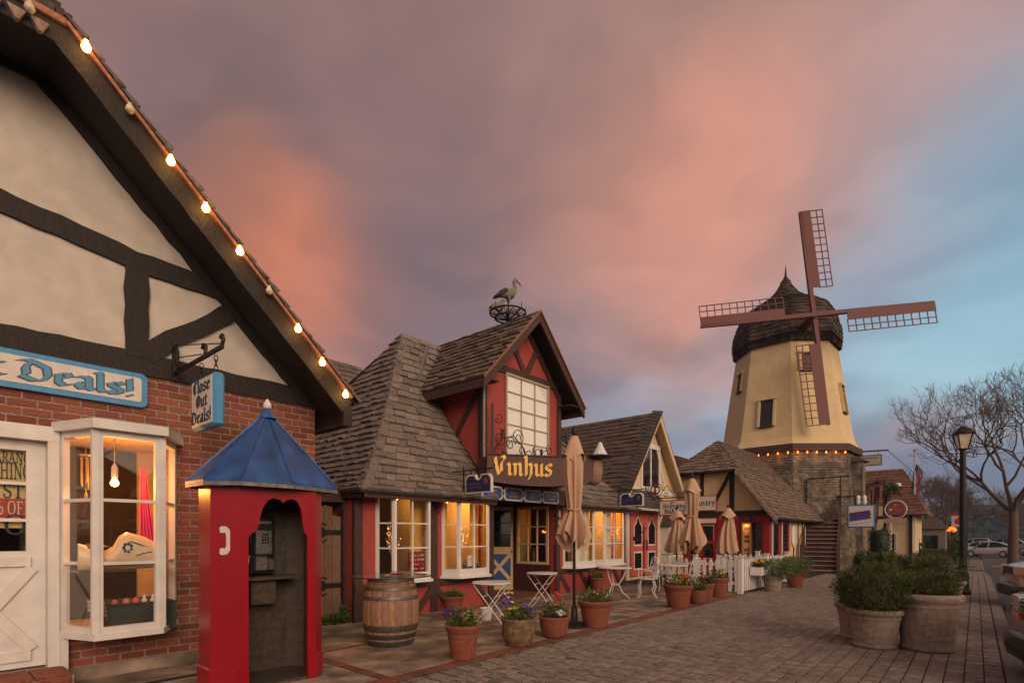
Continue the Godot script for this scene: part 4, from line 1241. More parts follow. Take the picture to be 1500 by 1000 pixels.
func build_wine_shop() -> void:
	var WX := -7.8
	var S := thing("wine_shop", "red half-timbered wine shop with shingled hip roof and tall gabled dormer", "shop", V(-8.8, 0, -9.5))
	# holes behind the four bays, entrance recess is left open between -8.23 and -10.62
	var wy0 := 0.66; var wy1 := 2.14
	var g := G.new()
	wall_x(g, WX - 0.15, WX, -5.0, -8.23, 0.0, 2.24, [[-5.46, -6.5, wy0, wy1], [-6.97, -8.05, wy0, wy1]])
	wpart(S, "wall", g, M.red_wall)
	g = G.new()
	wall_x(g, WX - 0.15, WX, -10.62, -14.05, 0.0, 2.24, [[-11.0, -12.05, wy0, wy1], [-12.35, -13.6, wy0, wy1]])
	wpart(S, "wall", g, M.red_wall)
	g = G.new()
	g.bb(V(-13, 0, -5.0), V(WX - 0.15, 2.12, -5.15)); g.bb(V(-13, 0, -13.9), V(WX - 0.15, 2.12, -14.05))
	var wall := wpart(S, "wall", g, M.red_wall)
	# timbers
	var tp := WX + 0.03
	var tl := [[[-5.07, 0.0], [-5.07, 2.2], 0.16], [[-6.72, 0.0], [-6.72, 2.3], 0.16], [[-8.3, 0.0], [-8.3, 2.3], 0.15], [[-10.70, 0.0], [-10.70, 2.3], 0.16], [[-12.18, 0.0], [-12.18, 2.3], 0.14], [[-13.95, 0.0], [-13.95, 2.2], 0.18],
		[[-5.0, 0.56], [-8.23, 0.56], 0.13], [[-10.62, 0.56], [-14.0, 0.56], 0.13], [[-5.0, 2.25], [-8.23, 2.25], 0.12], [[-10.62, 2.25], [-14.0, 2.25], 0.12],
		[[-6.70, 0.48], [-6.30, 0.03], 0.12], [[-6.74, 0.48], [-7.15, 0.03], 0.12], [[-5.15, 0.03], [-5.6, 0.5], 0.12], [[-8.2, 0.03], [-7.8, 0.5], 0.12], [[-10.8, 0.5], [-11.2, 0.03], 0.12], [[-12.1, 0.03], [-11.7, 0.5], 0.12], [[-12.3, 0.5], [-12.7, 0.03], 0.12], [[-13.8, 0.03], [-13.4, 0.5], 0.12]]
	for i in tl.size():
		g = G.new(); timber_x(g, [tl[i][0], tl[i][1]], tl[i][2], WX - 0.05, tp + (i % 7) * 0.0025, 0.002); wpart(S, "timber", g, M.brown_timber)
	# bays
	bay(S, -5.42, -6.54, wy0 - 0.04, wy1, 0.32, 0.16, 2, 1, 3, WX)
	bay(S, -6.93, -8.09, wy0 - 0.04, wy1, 0.32, 0.16, 2, 1, 3, WX)
	bay(S, -10.95, -12.10, wy0 - 0.04, wy1, 0.30, 0.16, 2, 1, 3, WX)
	bay(S, -12.30, -13.65, wy0 - 0.04, wy1, 0.30, 0.16, 2, 1, 3, WX)
	# rooms behind the windows
	g = G.new()
	g.bb(V(-9.3, 0, -5.15), V(-9.25, 2.4, -8.2)); g.bb(V(-9.3, 2.3, -5.15), V(WX - 0.15, 2.36, -8.2)); g.bb(V(-9.3, 0.5, -5.15), V(WX - 0.15, 0.6, -8.2))
	g.bb(V(-9.3, 0, -10.85), V(-9.25, 2.4, -13.9)); g.bb(V(-9.3, 2.3, -10.85), V(WX - 0.15, 2.36, -13.9)); g.bb(V(-9.3, 0.5, -10.85), V(WX - 0.15, 0.6, -13.9))
	wpart(S, "shop_room", g, M.shop_dark)
	g = G.new()
	g.bb(V(-9.2, 0.6, -6.78), V(WX - 0.16, 2.3, -6.82)); g.bb(V(-9.24, 0.6, -10.9), V(-9.2, 2.3, -13.85)); g.bb(V(-9.2, 0.6, -12.2), V(WX - 0.16, 2.3, -12.24)); g.bb(V(-9.2, 0.6, -8.1), V(WX - 0.16, 2.3, -8.14)); g.bb(V(-9.2, 0.6, -13.80), V(WX - 0.16, 2.3, -13.86))
	wpart(S, "partition", g, M.shop_cream)
	lamp(V(-8.4, 2.15, -6.3), 0.22, Color(1.0, 0.72, 0.40), 0.06); lamp(V(-8.3, 2.15, -7.5), 0.8, Color(1.0, 0.72, 0.40), 0.06); lamp(V(-8.1, 2.15, -11.6), 0.4, Color(1.0, 0.72, 0.40), 0.06); lamp(V(-8.3, 2.15, -13.0), 0.9, Color(1.0, 0.72, 0.40), 0.06)
	var lz := ["ceiling bulb inside the first bay window of the wine shop", "ceiling bulb inside the second bay window of the wine shop", "ceiling bulb inside the window behind the near parasol", "ceiling bulb inside the last bay window of the wine shop"]
	for i in 4:
		g = G.new(); g.ball(Vector3.ZERO, V(0.035, 0.035, 0.035)); g.tube([V(0, 0.03, 0), V(0, 0.15, 0)], 0.006)
		var lo := solo("ceiling_bulb", lz[i], "lamp", g, M.bulb_lit, "ceiling bulbs in the wine shop"); lo.position = [V(-8.4, 2.15, -6.3), V(-8.3, 2.15, -7.5), V(-8.3, 2.15, -11.6), V(-8.3, 2.15, -13.0)][i]
	# drapes
	var dl := [[-7.85, -6.2, -6.5, "yellow drape drawn aside in the first bay window", "yellow_drape"], [-7.9, -6.98, -7.16, "yellow drape at the near side of the second bay window", "yellow_drape"], [-7.9, -7.78, -8.04, "yellow drape at the far side of the second bay window", "yellow_drape"],
		[-7.66, -11.15, -11.92, "pale folded curtain in the window behind the near parasol", "curtain"], [-7.66, -12.62, -13.05, "pale folded curtain in the last bay window", "curtain"]]
	for d in dl:
		g = G.new(); fold_sheet(g, d[0], d[1], d[2], 0.62, 2.1, 0.02, 22)
		solo("window_drape", d[3], "drape", g, M[d[4]], "drapes in the wine shop windows")
	# drapes along the far cheek of each bay
	var fd := ["yellow drape along the far cheek of the first bay window", "yellow drape along the far cheek of the second bay window", "yellow drape along the far cheek of the window behind the near parasol", "yellow drape along the far cheek of the last bay window"]
	for i in 4:
		var zb: float = [-6.50, -8.05, -12.06, -13.61][i]
		var rows := []
		for k in 2:
			var rw := PackedVector3Array()
			for q in 15: rw.append(V(WX - 0.02 + 0.24 * q / 14.0, 2.12 if k == 0 else 0.72, zb + 0.02 + 0.13 * q / 14.0 + 0.012 * sin(q * 1.9)))
			rows.append(rw)
		g = G.new(); g.grid(rows); solo("window_drape", fd[i], "drape", g, M.yellow_drape, "drapes in the wine shop windows")
	# twig trees with fairy lights, board, snowflakes
	twig_tree(V(-7.72, 0.68, -5.72), 1.05, "lit white twig tree in the first bay window", 26)
	twig_tree(V(-7.74, 0.68, -7.38), 1.1, "twig tree with lights and red baubles in the second bay window", 40)
	twig_tree(V(-7.60, 0.68, -13.2), 1.2, "twig tree with lights in the last bay window", 45)
	var cb := thing("menu_board", "red chalk board with cream writing in the first bay window", "board", V(-7.62, 0.7, -6.2))
	g = G.new(); g.k = Color(0.24, 0.015, 0.02); g.bb(V(-7.63, 0.70, -5.98), V(-7.60, 1.16, -6.36)); wpart(cb, "panel", g, M.any)
	for i in 5:
		g = G.new(); g.k = Color(0.6, 0.5, 0.35)
		for j in 6:
			if rng.randf() < 0.85: g.bb(V(-7.6, 1.08 - i * 0.08, -6.01 - j * 0.055), V(-7.597, 1.08 - i * 0.08 + rn(0.012, 0.03), -6.01 - j * 0.055 - rn(0.02, 0.045)))
		wpart(cb, "writing", g, M.any)
	g = G.new(); g.k = Color(0.7, 0.68, 0.66)
	for i in 6: g.bar(V(-7.55, 1.52, -6.03), V(-7.55, 1.52 + sin(i * PI / 3) * 0.07, -6.03 + cos(i * PI / 3) * 0.07), 0.008, 0.02, V(1, 0, 0))
	solo("snowflake", "white paper snowflake hanging in the first bay window", "ornament", g, M.any)
	var bt := ["dark wine bottle with a pale label in the second bay window", "blue-labelled wine bottle in the corner of the second bay window"]
	for i in 2:
		g = G.new(); g.k = [Color(0.02, 0.03, 0.02), Color(0.03, 0.05, 0.14)][i]
		g.lathe([Vector2(0.001, 0), Vector2(0.038, 0), Vector2(0.038, 0.19), Vector2(0.014, 0.25), Vector2(0.014, 0.31), Vector2(0.001, 0.31)], 12)
		var bo := solo("wine_bottle", bt[i], "bottle", g, M.gloss); bo.position = V(-7.60, 0.67, -7.35 - i * 0.38)
	g = G.new(); g.k = Color(0.03, 0.10, 0.28); g.bb(V(-7.62, 0.67, -7.45), V(-7.60, 0.84, -7.62)); g.k = Color(0.7, 0.66, 0.6); g.bb(V(-7.60, 0.84, -7.44), V(-7.63, 1.05, -7.62)); solo("gift_card", "white and blue card propped in the second bay window", "card", g, M.any)
	# entrance recess: side wall with window, door at the back, soffit
	g = G.new()
	var fz := -10.62
	g.bb(V(-9.15, 0.0, fz), V(WX - 0.15, 0.72, fz - 0.12)); g.bb(V(-9.15, 2.18, fz), V(WX - 0.15, 2.5, fz - 0.12)); g.bb(V(-9.15, 0.72, fz), V(-9.02, 2.18, fz - 0.12)); g.bb(V(-7.99, 0.72, fz), V(WX - 0.15, 2.18, fz - 0.12))
	g.bb(V(-10.2, 0, -8.38), V(WX - 0.15, 2.5, -8.25)); g.bb(V(-10.2, 2.3, -8.3), V(WX + 0.02, 2.46, fz))
	g.bb(V(-10.3, 0, -8.38), V(-9.76, 2.3, -10.15))
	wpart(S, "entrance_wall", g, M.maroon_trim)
	sash(S, "window", Vector2(-9.02, fz + 0.03), Vector2(-7.99, fz + 0.03), 0.72, 2.18, 3, 3, M.shop_cream, M.glass, 0.07, 0.03, 0.06)
	g = G.new(); timber_x(g, [[fz + 0.02, 0.0], [fz + 0.02, 2.3]], 0.01, WX - 0.1, WX); 
	# door set slantwise at the back: glazed above, blue and white saltire below
	var dt0 := panel_t(Vector2(-9.76, -10.14), Vector2(-9.15, -10.66), 0.0)
	var dw := 0.80
	var dg := G.new(); dg.t = dt0
	for q in [[0.0, 0.03, 0.1, 2.2], [dw - 0.1, 0.03, dw, 2.2], [0.1, 2.1, dw - 0.1, 2.2], [0.1, 0.96, dw - 0.1, 1.15], [0.1, 0.03, dw - 0.1, 0.28]]: dg.bb(V(q[0], q[1], -0.05), V(q[2], q[3], 0.0))
	var door := wpart(S, "door", dg, M.shop_cream)
	g = G.new(); g.t = dt0; g.bb(V(0.1, 0.28, -0.04), V(dw - 0.1, 0.96, -0.03)); wpart(door, "blue_panel", g, M.plaque_blue)
	for q in [[V(0.12, 0.30, -0.02), V(dw - 0.12, 0.94, -0.02)], [V(0.12, 0.94, -0.022), V(dw - 0.12, 0.30, -0.022)]]:
		g = G.new(); g.t = dt0; g.bar(q[0], q[1], 0.025, 0.09, V(0, 1, 0)); wpart(door, "cross_board", g, M.shop_cream)
	for j in 3:
		for i in 2:
			g = G.new(); g.t = dt0; g.bb(V(0.105 + i * 0.30, 1.155 + j * 0.316, -0.035), V(0.395 + i * 0.30, 1.45 + j * 0.316, -0.03)); wpart(door, "pane", g, M.dark_glass)
	g = G.new(); g.t = dt0; g.ball(V(dw - 0.06, 1.04, 0.03), V(0.03, 0.03, 0.03)); wpart(door, "door_knob", g, M.gold)
	g = G.new(); g.t = dt0; g.bb(V(-0.3, 2.2, -0.1), V(dw + 0.1, 2.5, 0.0)); wpart(S, "door_head", g, M.maroon_trim)
	g = G.new(); g.bb(V(-10.2, 0.0, -8.4), V(WX, 0.03, fz)); wpart(S, "threshold", g, M.red_strip)
	# things behind the entrance window: little gold lamps
	for i in 2:
		var tl2 := thing("table_lamp", ["left of two small gold lamps behind the entrance window", "right of two small gold lamps behind the entrance window"][i], "lamp", V(-8.58 + i * 0.36, 1.35, -11.25))
		g = G.new(); g.lathe([Vector2(0.06, -0.6), Vector2(0.02, -0.55), Vector2(0.015, 0.1), Vector2(0.05, 0.13), Vector2(0.11, 0.14), Vector2(0.11, 0.16), Vector2(0.03, 0.2)], 10); part(tl2, "stand", g, M.gold)
		for k in 4:
			var a := k * PI / 2
			bulb(tl2, V(cos(a) * 0.09, 0.2, sin(a) * 0.09), 0.02, true, M.bulb_small, "candle_bulb", false)
		lamp(V(-8.58 + i * 0.36, 1.62, -11.25), 0.035, Color(1.0, 0.6, 0.25), 0.05)
	for i in 7:
		g = G.new(); g.k = [Color(0.25, 0.05, 0.04), Color(0.3, 0.25, 0.15), Color(0.1, 0.12, 0.05)][i % 3]
		g.lathe([Vector2(0.001, 0), Vector2(0.04, 0), Vector2(0.042, 0.2), Vector2(0.016, 0.27), Vector2(0.016, 0.33), Vector2(0.001, 0.33)], 8)
		var so := solo("wine_bottle", ["first", "second", "third", "fourth", "fifth", "sixth", "last"][i] + " bottle from the left on the shelf behind the entrance window", "bottle", g, M.gloss, "bottles behind the entrance window"); so.position = V(-8.95 + i * 0.14, 0.78, -11.05)
	g = G.new(); g.bb(V(-9.2, 0.6, -11.42), V(-8.0, 2.3, -11.46)); wpart(S, "dark_screen", g, M.shop_dark)
	g = G.new(); g.bb(V(-9.1, 0.74, -10.85), V(-7.95, 0.78, -11.4)); solo("display_shelf", "shelf carrying bottles behind the entrance window", "shelf", g, M.brown_timber)
	# house number
	for i in 3:
		text_part(S, "house_number", "440"[i], "Droid Serif", 0.17, Transform3D(Basis(V(0, 0, -1), V(0, 1, 0), V(1, 0, 0)), V(WX + 0.055, 1.98 - i * 0.23, -10.72)), M.sign_white, 0.02, true, 0.8)
	# ---- roof: hips with a bell-cast foot, dormer cut through it ----
	var EX := -7.38; var EY := 2.17; var PX := -10.4; var PY := 6.3; var Z0 := -4.86; var Z1 := -14.25; var PZ0 := -8.0; var PZ1 := -11.1
	var prof := func(b: float) -> float: return pow(b, 1.22) * 0.86 + b * 0.14
	var under := G.new()
	var h := Heap.new()
	var base := Color(1, 1, 1)
	# front slope left and right of the dormer: rows run along z
	var front := func(a: float, b: float, l0: float, l1: float) -> Vector3:
		return V(lerpf(EX, PX, b), lerpf(EY, PY, prof.call(b)), lerpf(l0, l1, a))
	var nearf := func(a: float, b: float): return front.call(a, b, lerpf(Z0, PZ0, b), lerpf(-8.10, -8.0 - 0.01, b) if b < 0.62 else lerpf(-8.1, -9.25, minf(1.0, (b - 0.62) / 0.38)))
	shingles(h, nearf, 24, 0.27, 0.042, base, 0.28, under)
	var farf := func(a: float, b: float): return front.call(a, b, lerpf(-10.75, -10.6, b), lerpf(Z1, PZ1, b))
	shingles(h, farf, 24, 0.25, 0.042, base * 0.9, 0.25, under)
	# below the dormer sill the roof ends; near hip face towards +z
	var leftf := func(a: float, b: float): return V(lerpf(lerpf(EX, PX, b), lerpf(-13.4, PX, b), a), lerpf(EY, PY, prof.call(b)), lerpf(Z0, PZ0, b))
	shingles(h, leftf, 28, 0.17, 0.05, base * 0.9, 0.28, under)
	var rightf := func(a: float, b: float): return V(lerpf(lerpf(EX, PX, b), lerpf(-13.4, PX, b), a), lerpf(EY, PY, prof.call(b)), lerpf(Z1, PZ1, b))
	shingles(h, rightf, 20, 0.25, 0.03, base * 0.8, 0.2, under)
	# hip caps
	for i in 30:
		var b := i / 30.0; var b2 := (i + 1.4) / 30.0
		var p := V(lerpf(EX, PX, b), lerpf(EY, PY, prof.call(b)) + 0.03, lerpf(Z0, PZ0, b)); var q := V(lerpf(EX, PX, b2), lerpf(EY, PY, prof.call(minf(1.0, b2))) + 0.015, lerpf(Z0, PZ0, b2))
		for s in [0, 1]:
			var gc := G.new(); var tn := rn(0.7, 1.1); gc.k = Color(tn, tn, tn)
			var side := V(0.02, -0.02, -0.15) if s == 0 else V(-0.15, -0.02, 0.02)
			gc.hexa([p, p + side, q + side, q, p + V(0, 0.03, 0), p + side + V(0, 0.03, 0), q + side + V(0, 0.012, 0), q + V(0, 0.012, 0)]); h.add(gc)
	# back slope
	under.q(V(PX, PY - 0.03, PZ0), V(PX, PY - 0.03, PZ1), V(-13.4, EY, Z1), V(-13.4, EY, Z0))
	# eave board
	g = G.new(); g.bb(V(EX - 0.08, EY - 0.10, -10.75), V(EX - 0.04, EY - 0.005, -14.2)); g.bb(V(-7.85, EY - 0.02, -10.75), V(EX - 0.06, EY + 0.0, -14.2)); wpart(S, "eave_board", g, M.brown_timber)
	g = G.new(); g.bb(V(EX - 0.08, EY - 0.10, -4.9), V(EX - 0.04, EY - 0.005, -8.1)); g.bb(V(-13.0, EY - 0.10, -4.90), V(EX - 0.04, EY - 0.005, -4.94))
	g.bb(V(-7.85, EY - 0.02, -4.95), V(EX - 0.06, EY + 0.0, -8.1))
	wpart(S, "eave_board", g, M.brown_timber)
	var uo := wpart(S, "roof_deck", under, M.under_roof)
	# ---- dormer ----
	var ZL := -8.14; var ZR := -10.72; var ZC := -9.43
	g = G.new()
	slab_x(g, [[ZL, 2.9], [ZL, 4.86], [ZC, 6.22], [ZR, 4.86], [ZR, 2.9]], WX - 0.02, WX)
	g.bb(V(-10.6, 2.3, ZL), V(WX - 0.02, 4.9, ZL - 0.06)); g.bb(V(-10.6, 2.3, ZR), V(WX - 0.02, 4.9, ZR + 0.06))
	var dm := wpart(S, "dormer", g, M.red_wall)
	var dt := [[[ZL + 0.04, 2.5], [ZL + 0.04, 4.95], 0.16], [[ZR - 0.04, 2.5], [ZR - 0.04, 4.95], 0.16], [[ZL, 5.08], [ZR, 5.08], 0.16], [[ZC, 5.12], [ZC + 0.42, 5.72], 0.13], [[ZC - 0.05, 5.12], [ZC - 0.42, 5.72], 0.13], [[ZL, 4.86], [ZC, 6.24], 0.14], [[ZR, 4.86], [ZC, 6.24], 0.14]]
	for i in dt.size():
		g = G.new(); timber_x(g, [dt[i][0], dt[i][1]], dt[i][2], WX - 0.03, WX + 0.03 + i * 0.002, 0.002); wpart(dm, "timber", g, M.brown_timber)
	# cheek timbers (facing +z)
	for a in [[V(-7.9, 2.6, ZL), V(-7.9, 4.75, ZL), 0.16], [V(-9.6, 4.68, ZL), V(-7.8, 4.68, ZL), 0.16], [V(-7.95, 4.6, ZL), V(-8.75, 3.55, ZL), 0.13], [V(-9.62, 4.7, ZL), V(-7.85, 2.55, ZL), 0.18]]:
		g = G.new(); g.bar(a[0] + V(0, 0, 0.012), a[1] + V(0, 0, 0.012), 0.03, a[2], V(0, 0, 1).cross((a[1] - a[0]).normalized())); wpart(dm, "timber", g, M.brown_timber)
	# dormer window: curtained, reflecting the evening
	g = G.new(); g.bb(V(WX - 0.01, 3.16, -8.80), V(WX + 0.005, 5.0, -10.28)); wpart(dm, "blind", g, M.blind_white)
	sash(dm, "window", Vector2(WX + 0.05, -8.76), Vector2(WX + 0.05, -10.32), 3.14, 5.02, 3, 5, M.muntin, M.glass, 0.045, 0.016, 0.04)
	# dormer roof
	var ry := 6.46; var rz := -9.43; var fe := -7.33
	var dh := Heap.new(); var du := G.new()
	var sl := (ry - 4.60) / 1.78
	shingles(dh, func(a, b): return V(lerpf(fe, lerpf(-9.5, -11.0, b), a), lerpf(4.60, ry, b), lerpf(rz + 1.78, rz, b)), 13, 0.24, 0.05, Color(0.8, 0.72, 0.64), 0.25, du)
	shingles(dh, func(a, b): return V(lerpf(fe, -10.6, a), lerpf(4.60, ry, b), lerpf(rz - 1.78, rz, b)), 13, 0.24, 0.05, Color(0.8, 0.72, 0.64), 0.25, du)
	var dr := wpart(dm, "dormer_roof", du, M.under_roof)
	for s in [1, -1]:
		g = G.new()
		slab_x(g, [[rz, ry - 0.02], [rz + s * 1.80, 4.57], [rz + s * 1.80, 4.36], [rz, ry - 0.25]], fe - 0.06, fe - 0.005)
		wpart(dm, "bargeboard", g, M.brown_timber)
		g = G.new(); g.bar(V(fe + 0.01, ry - 0.01, rz), V(fe + 0.01, 4.58, rz + s * 1.82), 0.03, 0.035, V(1, 0, 0)); wpart(dm, "rake_trim", g, M.copper)
		g = G.new(); g.bb(V(-9.6, 4.40, rz + s * 1.74), V(fe - 0.06, 4.58, rz + s * 1.79)); wpart(dm, "fascia", g, M.brown_timber)
		g = G.new(); g.bb(V(-10.0, 4.60, rz + s * 1.28), V(fe - 0.06, 4.62, rz + s * 1.74)); wpart(dm, "soffit", g, M.brown_timber)
	# valley flashing
	g = G.new(); g.bar(V(-9.45, 4.82, -7.66), V(-10.25, 6.16, -8.66), 0.07, 0.05); wpart(S, "flashing", g, M.flashing)
	for x in dh.items: h.add(x)
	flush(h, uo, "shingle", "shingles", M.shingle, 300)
	# downpipe
	g = G.new(); g.tube([V(-7.72, 4.5, -8.02), V(-7.72, 2.6, -8.02)], 0.03, 0.03, 8); wpart(dm, "downpipe", g, M.flashing)
	# ---- iron scrollwork in front of the dormer window ----
	var sc := thing("iron_scrollwork", "black wrought-iron vine scrolls below the dormer window", "ironwork", V(WX + 0.25, 3.1, -9.4))
	g = G.new(); g.tube([V(WX + 0.2, 3.05, -8.16), V(WX + 0.2, 4.2, -8.16)], 0.028); g.tube([V(WX + 0.2, 3.05, -10.85), V(WX + 0.2, 4.0, -10.85)], 0.028); wpart(sc, "post", g, M.green_iron)
	var spiral := func(cz: float, cy: float, r: float, turns: float, start: float, dirn: float) -> Array:
		var out := []
		for i in 22:
			var u := i / 21.0
			var an := start + dirn * u * turns * TAU
			out.append(V(WX + 0.22, cy + sin(an) * r * (1.0 - 0.78 * u), cz - cos(an) * r * (1.0 - 0.78 * u)))
		return out
	var sps := [[-8.33, 3.92, 0.12, 1.3, 3.5, 1.0], [-8.35, 3.50, 0.2, 1.4, 1.5, -1.0], [-8.34, 3.2, 0.16, 1.4, 2.0, 1.0], [-8.7, 3.42, 0.17, 1.4, 0.0, 1.0], [-8.98, 3.58, 0.2, 1.5, 3.0, -1.0], [-9.08, 3.3, 0.15, 1.4, 4.0, 1.0], [-9.35, 3.25, 0.2, 1.4, 1.0, -1.0], [-9.65, 3.32, 0.2, 1.5, 2.0, 1.0], [-9.95, 3.28, 0.19, 1.5, 5.0, -1.0], [-10.1, 3.45, 0.13, 1.3, 2.0, 1.0], [-8.62, 3.14, 0.1, 1.3, 2.0, 1.0], [-10.3, 3.2, 0.15, 1.4, 1.0, 1.0], [-10.75, 3.7, 0.16, 1.4, 0.5, 1.0], [-10.7, 3.35, 0.16, 1.4, 0.5, -1.0]]
	for s in sps:
		g = G.new(); g.tube(spiral.call(s[0], s[1], s[2], s[3], s[4], s[5]), 0.011, 0.008, 5); wpart(sc, "scroll", g, M.iron)
	g = G.new()
	g.tube([V(WX + 0.22, 3.2, -8.18), V(WX + 0.22, 3.5, -8.45), V(WX + 0.22, 3.6, -8.8), V(WX + 0.22, 3.42, -9.1), V(WX + 0.22, 3.15, -9.25), V(WX + 0.22, 3.12, -9.6), V(WX + 0.22, 3.3, -9.85), V(WX + 0.22, 3.2, -10.2), V(WX + 0.22, 3.3, -10.8)], 0.012)
	wpart(sc, "stem", g, M.iron)
	for q in [[-8.42, 3.62], [-8.5, 3.16], [-9.02, 3.14], [-9.75, 3.36]]:
		g = G.new(); g.k = Color(0.5, 0.3, 0.15)
		for i in 9: g.ball(V(WX + 0.24 + rn(-0.02, 0.02), q[1] - 0.02 * i + 0.05, q[0] + rn(-0.04, 0.04) * (1.0 - i / 10.0)), V(0.03, 0.03, 0.03), 6, 4)
		wpart(sc, "grape_cluster", g, M.ochre_clay)
	# small pent roof strip under the window
	# ---- big sign ----
	var SG := thing("wine_sign", "large brown sign reading Vinhus in gold above the shop entrance", "sign", V(-7.3, 2.5, -8.9))
	var A := Vector2(-7.42, -7.80); var B := Vector2(-6.10, -9.72)
	var t := panel_t(A, B, 0.0)
	var W := A.distance_to(B)
	var pp := PackedVector2Array([Vector2(0, 3.07), Vector2(0, 2.54)])
	for i in 11: pp.append(Vector2(0.1 + (W - 0.3) * i / 10.0, 2.53 - 0.07 * sin(PI * i / 10.0)))
	pp.append_array(PackedVector2Array([Vector2(W - 0.05, 2.62), Vector2(W, 2.78), Vector2(W, 3.07)]))
	g = G.new(); g.t = t; g.ext(pp, -0.06, 0.0); wpart(SG, "board", g, M.maroon_trim)
	# body behind the board: wedge back to the wall
	g = G.new()
	g.t = Transform3D(Basis(V(1, 0, 0), V(0, 0, -1), V(0, 1, 0)), Vector3.ZERO)
	g.ext(PackedVector2Array([Vector2(-7.5, 7.86), Vector2(-6.16, 9.76), Vector2(-7.78, 10.6), Vector2(-7.78, 7.9)]), 2.6, 3.05)
	g.t = Transform3D()
	wpart(SG, "bracket_body", g, M.maroon_trim)
	g = G.new()
	g.t = t
	g.tube([V(0.0, 3.08, 0.0), V(W, 3.08, 0.0)], 0.02); wpart(SG, "top_rail", g, M.brown_timber)
	g = G.new(); g.lathe([Vector2(0.001, 2.52), Vector2(0.10, 2.54), Vector2(0.17, 2.62), Vector2(0.2, 2.78), Vector2(0.19, 3.05), Vector2(0.001, 3.06)], 16, V(-6.22, 0, -9.86)); wpart(SG, "barrel_end", g, M.barrel_oak)
	var ls := 0.262
	var lt2 := Transform3D(t.basis, t.origin + t.basis.x * 0.17 + V(0, 2.67, 0))
	lt2.basis.x *= 0.97
	for q in nib_letters(lt2, "Vinhus", ls, 0.078, 0.0, 0.018): wpart(SG, "letter", q, M.gold)
	# plaques
	var pn := ["blue plaque with white rim nearest the near bay, under the big sign", "second blue plaque from the left under the big sign", "third blue plaque from the left under the big sign", "rightmost blue plaque under the big sign reading Imported Foods"]
	var ptxt := [["Wine", "Tasting"], ["Wine", "Cellar"], ["Fine", "Wines"], ["Imported", "Foods"]]
	for i in 4:
		var z0 := -7.62 - i * 0.655
		var ps := thing("blue_plaque", pn[i], "plaque", V(-7.4, 2.2, z0 - 0.3), 0.0, "plaques under the big sign")
		for e in [[0.0, -7.42, -7.385, M.sign_white], [0.028, -7.39, -7.378, M.plaque_blue]]:
			var k: float = e[0]
			var q := []
			var zc := z0 - 0.31; var yc := 2.315; var hw := 0.31 - k; var hh := 0.135 - k
			for c in [[1, 1], [-1, 1], [-1, -1], [1, -1]]:
				var sx: float = c[0]; var sy: float = c[1]
				var pts := [[zc + sx * hw, yc + sy * (hh - 0.06)], [zc + sx * (hw - 0.06), yc + sy * hh]]
				if sx * sy < 0: pts.reverse()
				q.append_array(pts)
				# notch at the short ends
				if sx == -1 and sy == 1: q.append_array([[zc - hw, yc + 0.045], [zc - hw + 0.035, yc], [zc - hw, yc - 0.045]])
			q.append_array([[zc + hw, yc - 0.045], [zc + hw - 0.035, yc], [zc + hw, yc + 0.045]])
			g = G.new(); slab_x(g, q, e[1], e[2]); wpart(ps, "rim" if k == 0.0 else "face", g, e[3])
		for j in 2:
			text_part(ps, "lettering", ptxt[i][j], "Droid Serif", 0.062, Transform3D(Basis(V(0, 0, -1), V(0, 1, 0), V(1, 0, 0)), V(-7.374, 2.355 - j * 0.075, z0 - 0.31)), M.gold if i < 3 else M.sign_white, 0.004)
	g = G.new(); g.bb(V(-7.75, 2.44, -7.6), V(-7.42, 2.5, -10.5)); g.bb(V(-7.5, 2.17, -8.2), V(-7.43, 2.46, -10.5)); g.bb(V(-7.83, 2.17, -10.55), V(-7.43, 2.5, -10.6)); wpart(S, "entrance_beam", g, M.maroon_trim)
	# lamp with brim on the sign's end
	var lp := thing("hat_lamp", "dark brimmed lamp with a pale fluted cone on the end of the big sign", "lamp", V(-6.05, 3.07, -9.85))
	g = G.new(); g.lathe([Vector2(0.001, 0.0), Vector2(0.10, 0.0), Vector2(0.27, 0.03), Vector2(0.28, 0.06), Vector2(0.12, 0.10), Vector2(0.001, 0.10)], 20); part(lp, "brim", g, M.iron)
	var rows := []
	for i in 7:
		var u := i / 6.0
		var rw := PackedVector3Array()
		for j in 40:
			var r := lerpf(0.03, 0.155, pow(u, 1.2)) * (1.0 + 0.07 * cos(j * TAU / 40 * 10))
			rw.append(V(cos(TAU * j / 40) * r, 0.36 - u * 0.27, sin(TAU * j / 40) * r))
		rows.append(rw)
	g = G.new(); g.grid(rows, true); part(lp, "cone", g, M.white_metal)
	g = G.new(); g.tube([V(0, 0.35, 0), V(0, 0.46, 0)], 0.014); part(lp, "spike", g, M.iron)
	# hanging signs
	shop_sign(V(-7.40, 2.62, -7.16), V(-6.98, 0, 0), "white-rimmed navy sign hanging by the second bay window", 0.0)
	shop_sign(V(-7.40, 2.62, -13.05), V(-6.98, 0, 0), "white-rimmed navy sign hanging by the last bay window", 0.0)
	# wall sconce hook
	g = G.new(); g.tube([V(-7.76, 1.95, -6.72), V(-7.66, 1.99, -6.72), V(-7.62, 1.90, -6.72), V(-7.68, 1.86, -6.72)], 0.014); solo("wall_hook", "black iron scroll hook on the post between the bay windows", "hook", g, M.iron)
	# low wing behind, seen past the brick shop's eave
	var bw := thing("rear_wing", "low shingled wing roof rising behind the brick shop", "roof", V(-12.5, 0, -4.0))
	g = G.new(); g.bb(V(-14.5, 0, 0.0), V(-11.0, 3.0, -6.2)); wpart(bw, "wall", g, M.red_wall)
	var wu := G.new(); var wh := Heap.new()
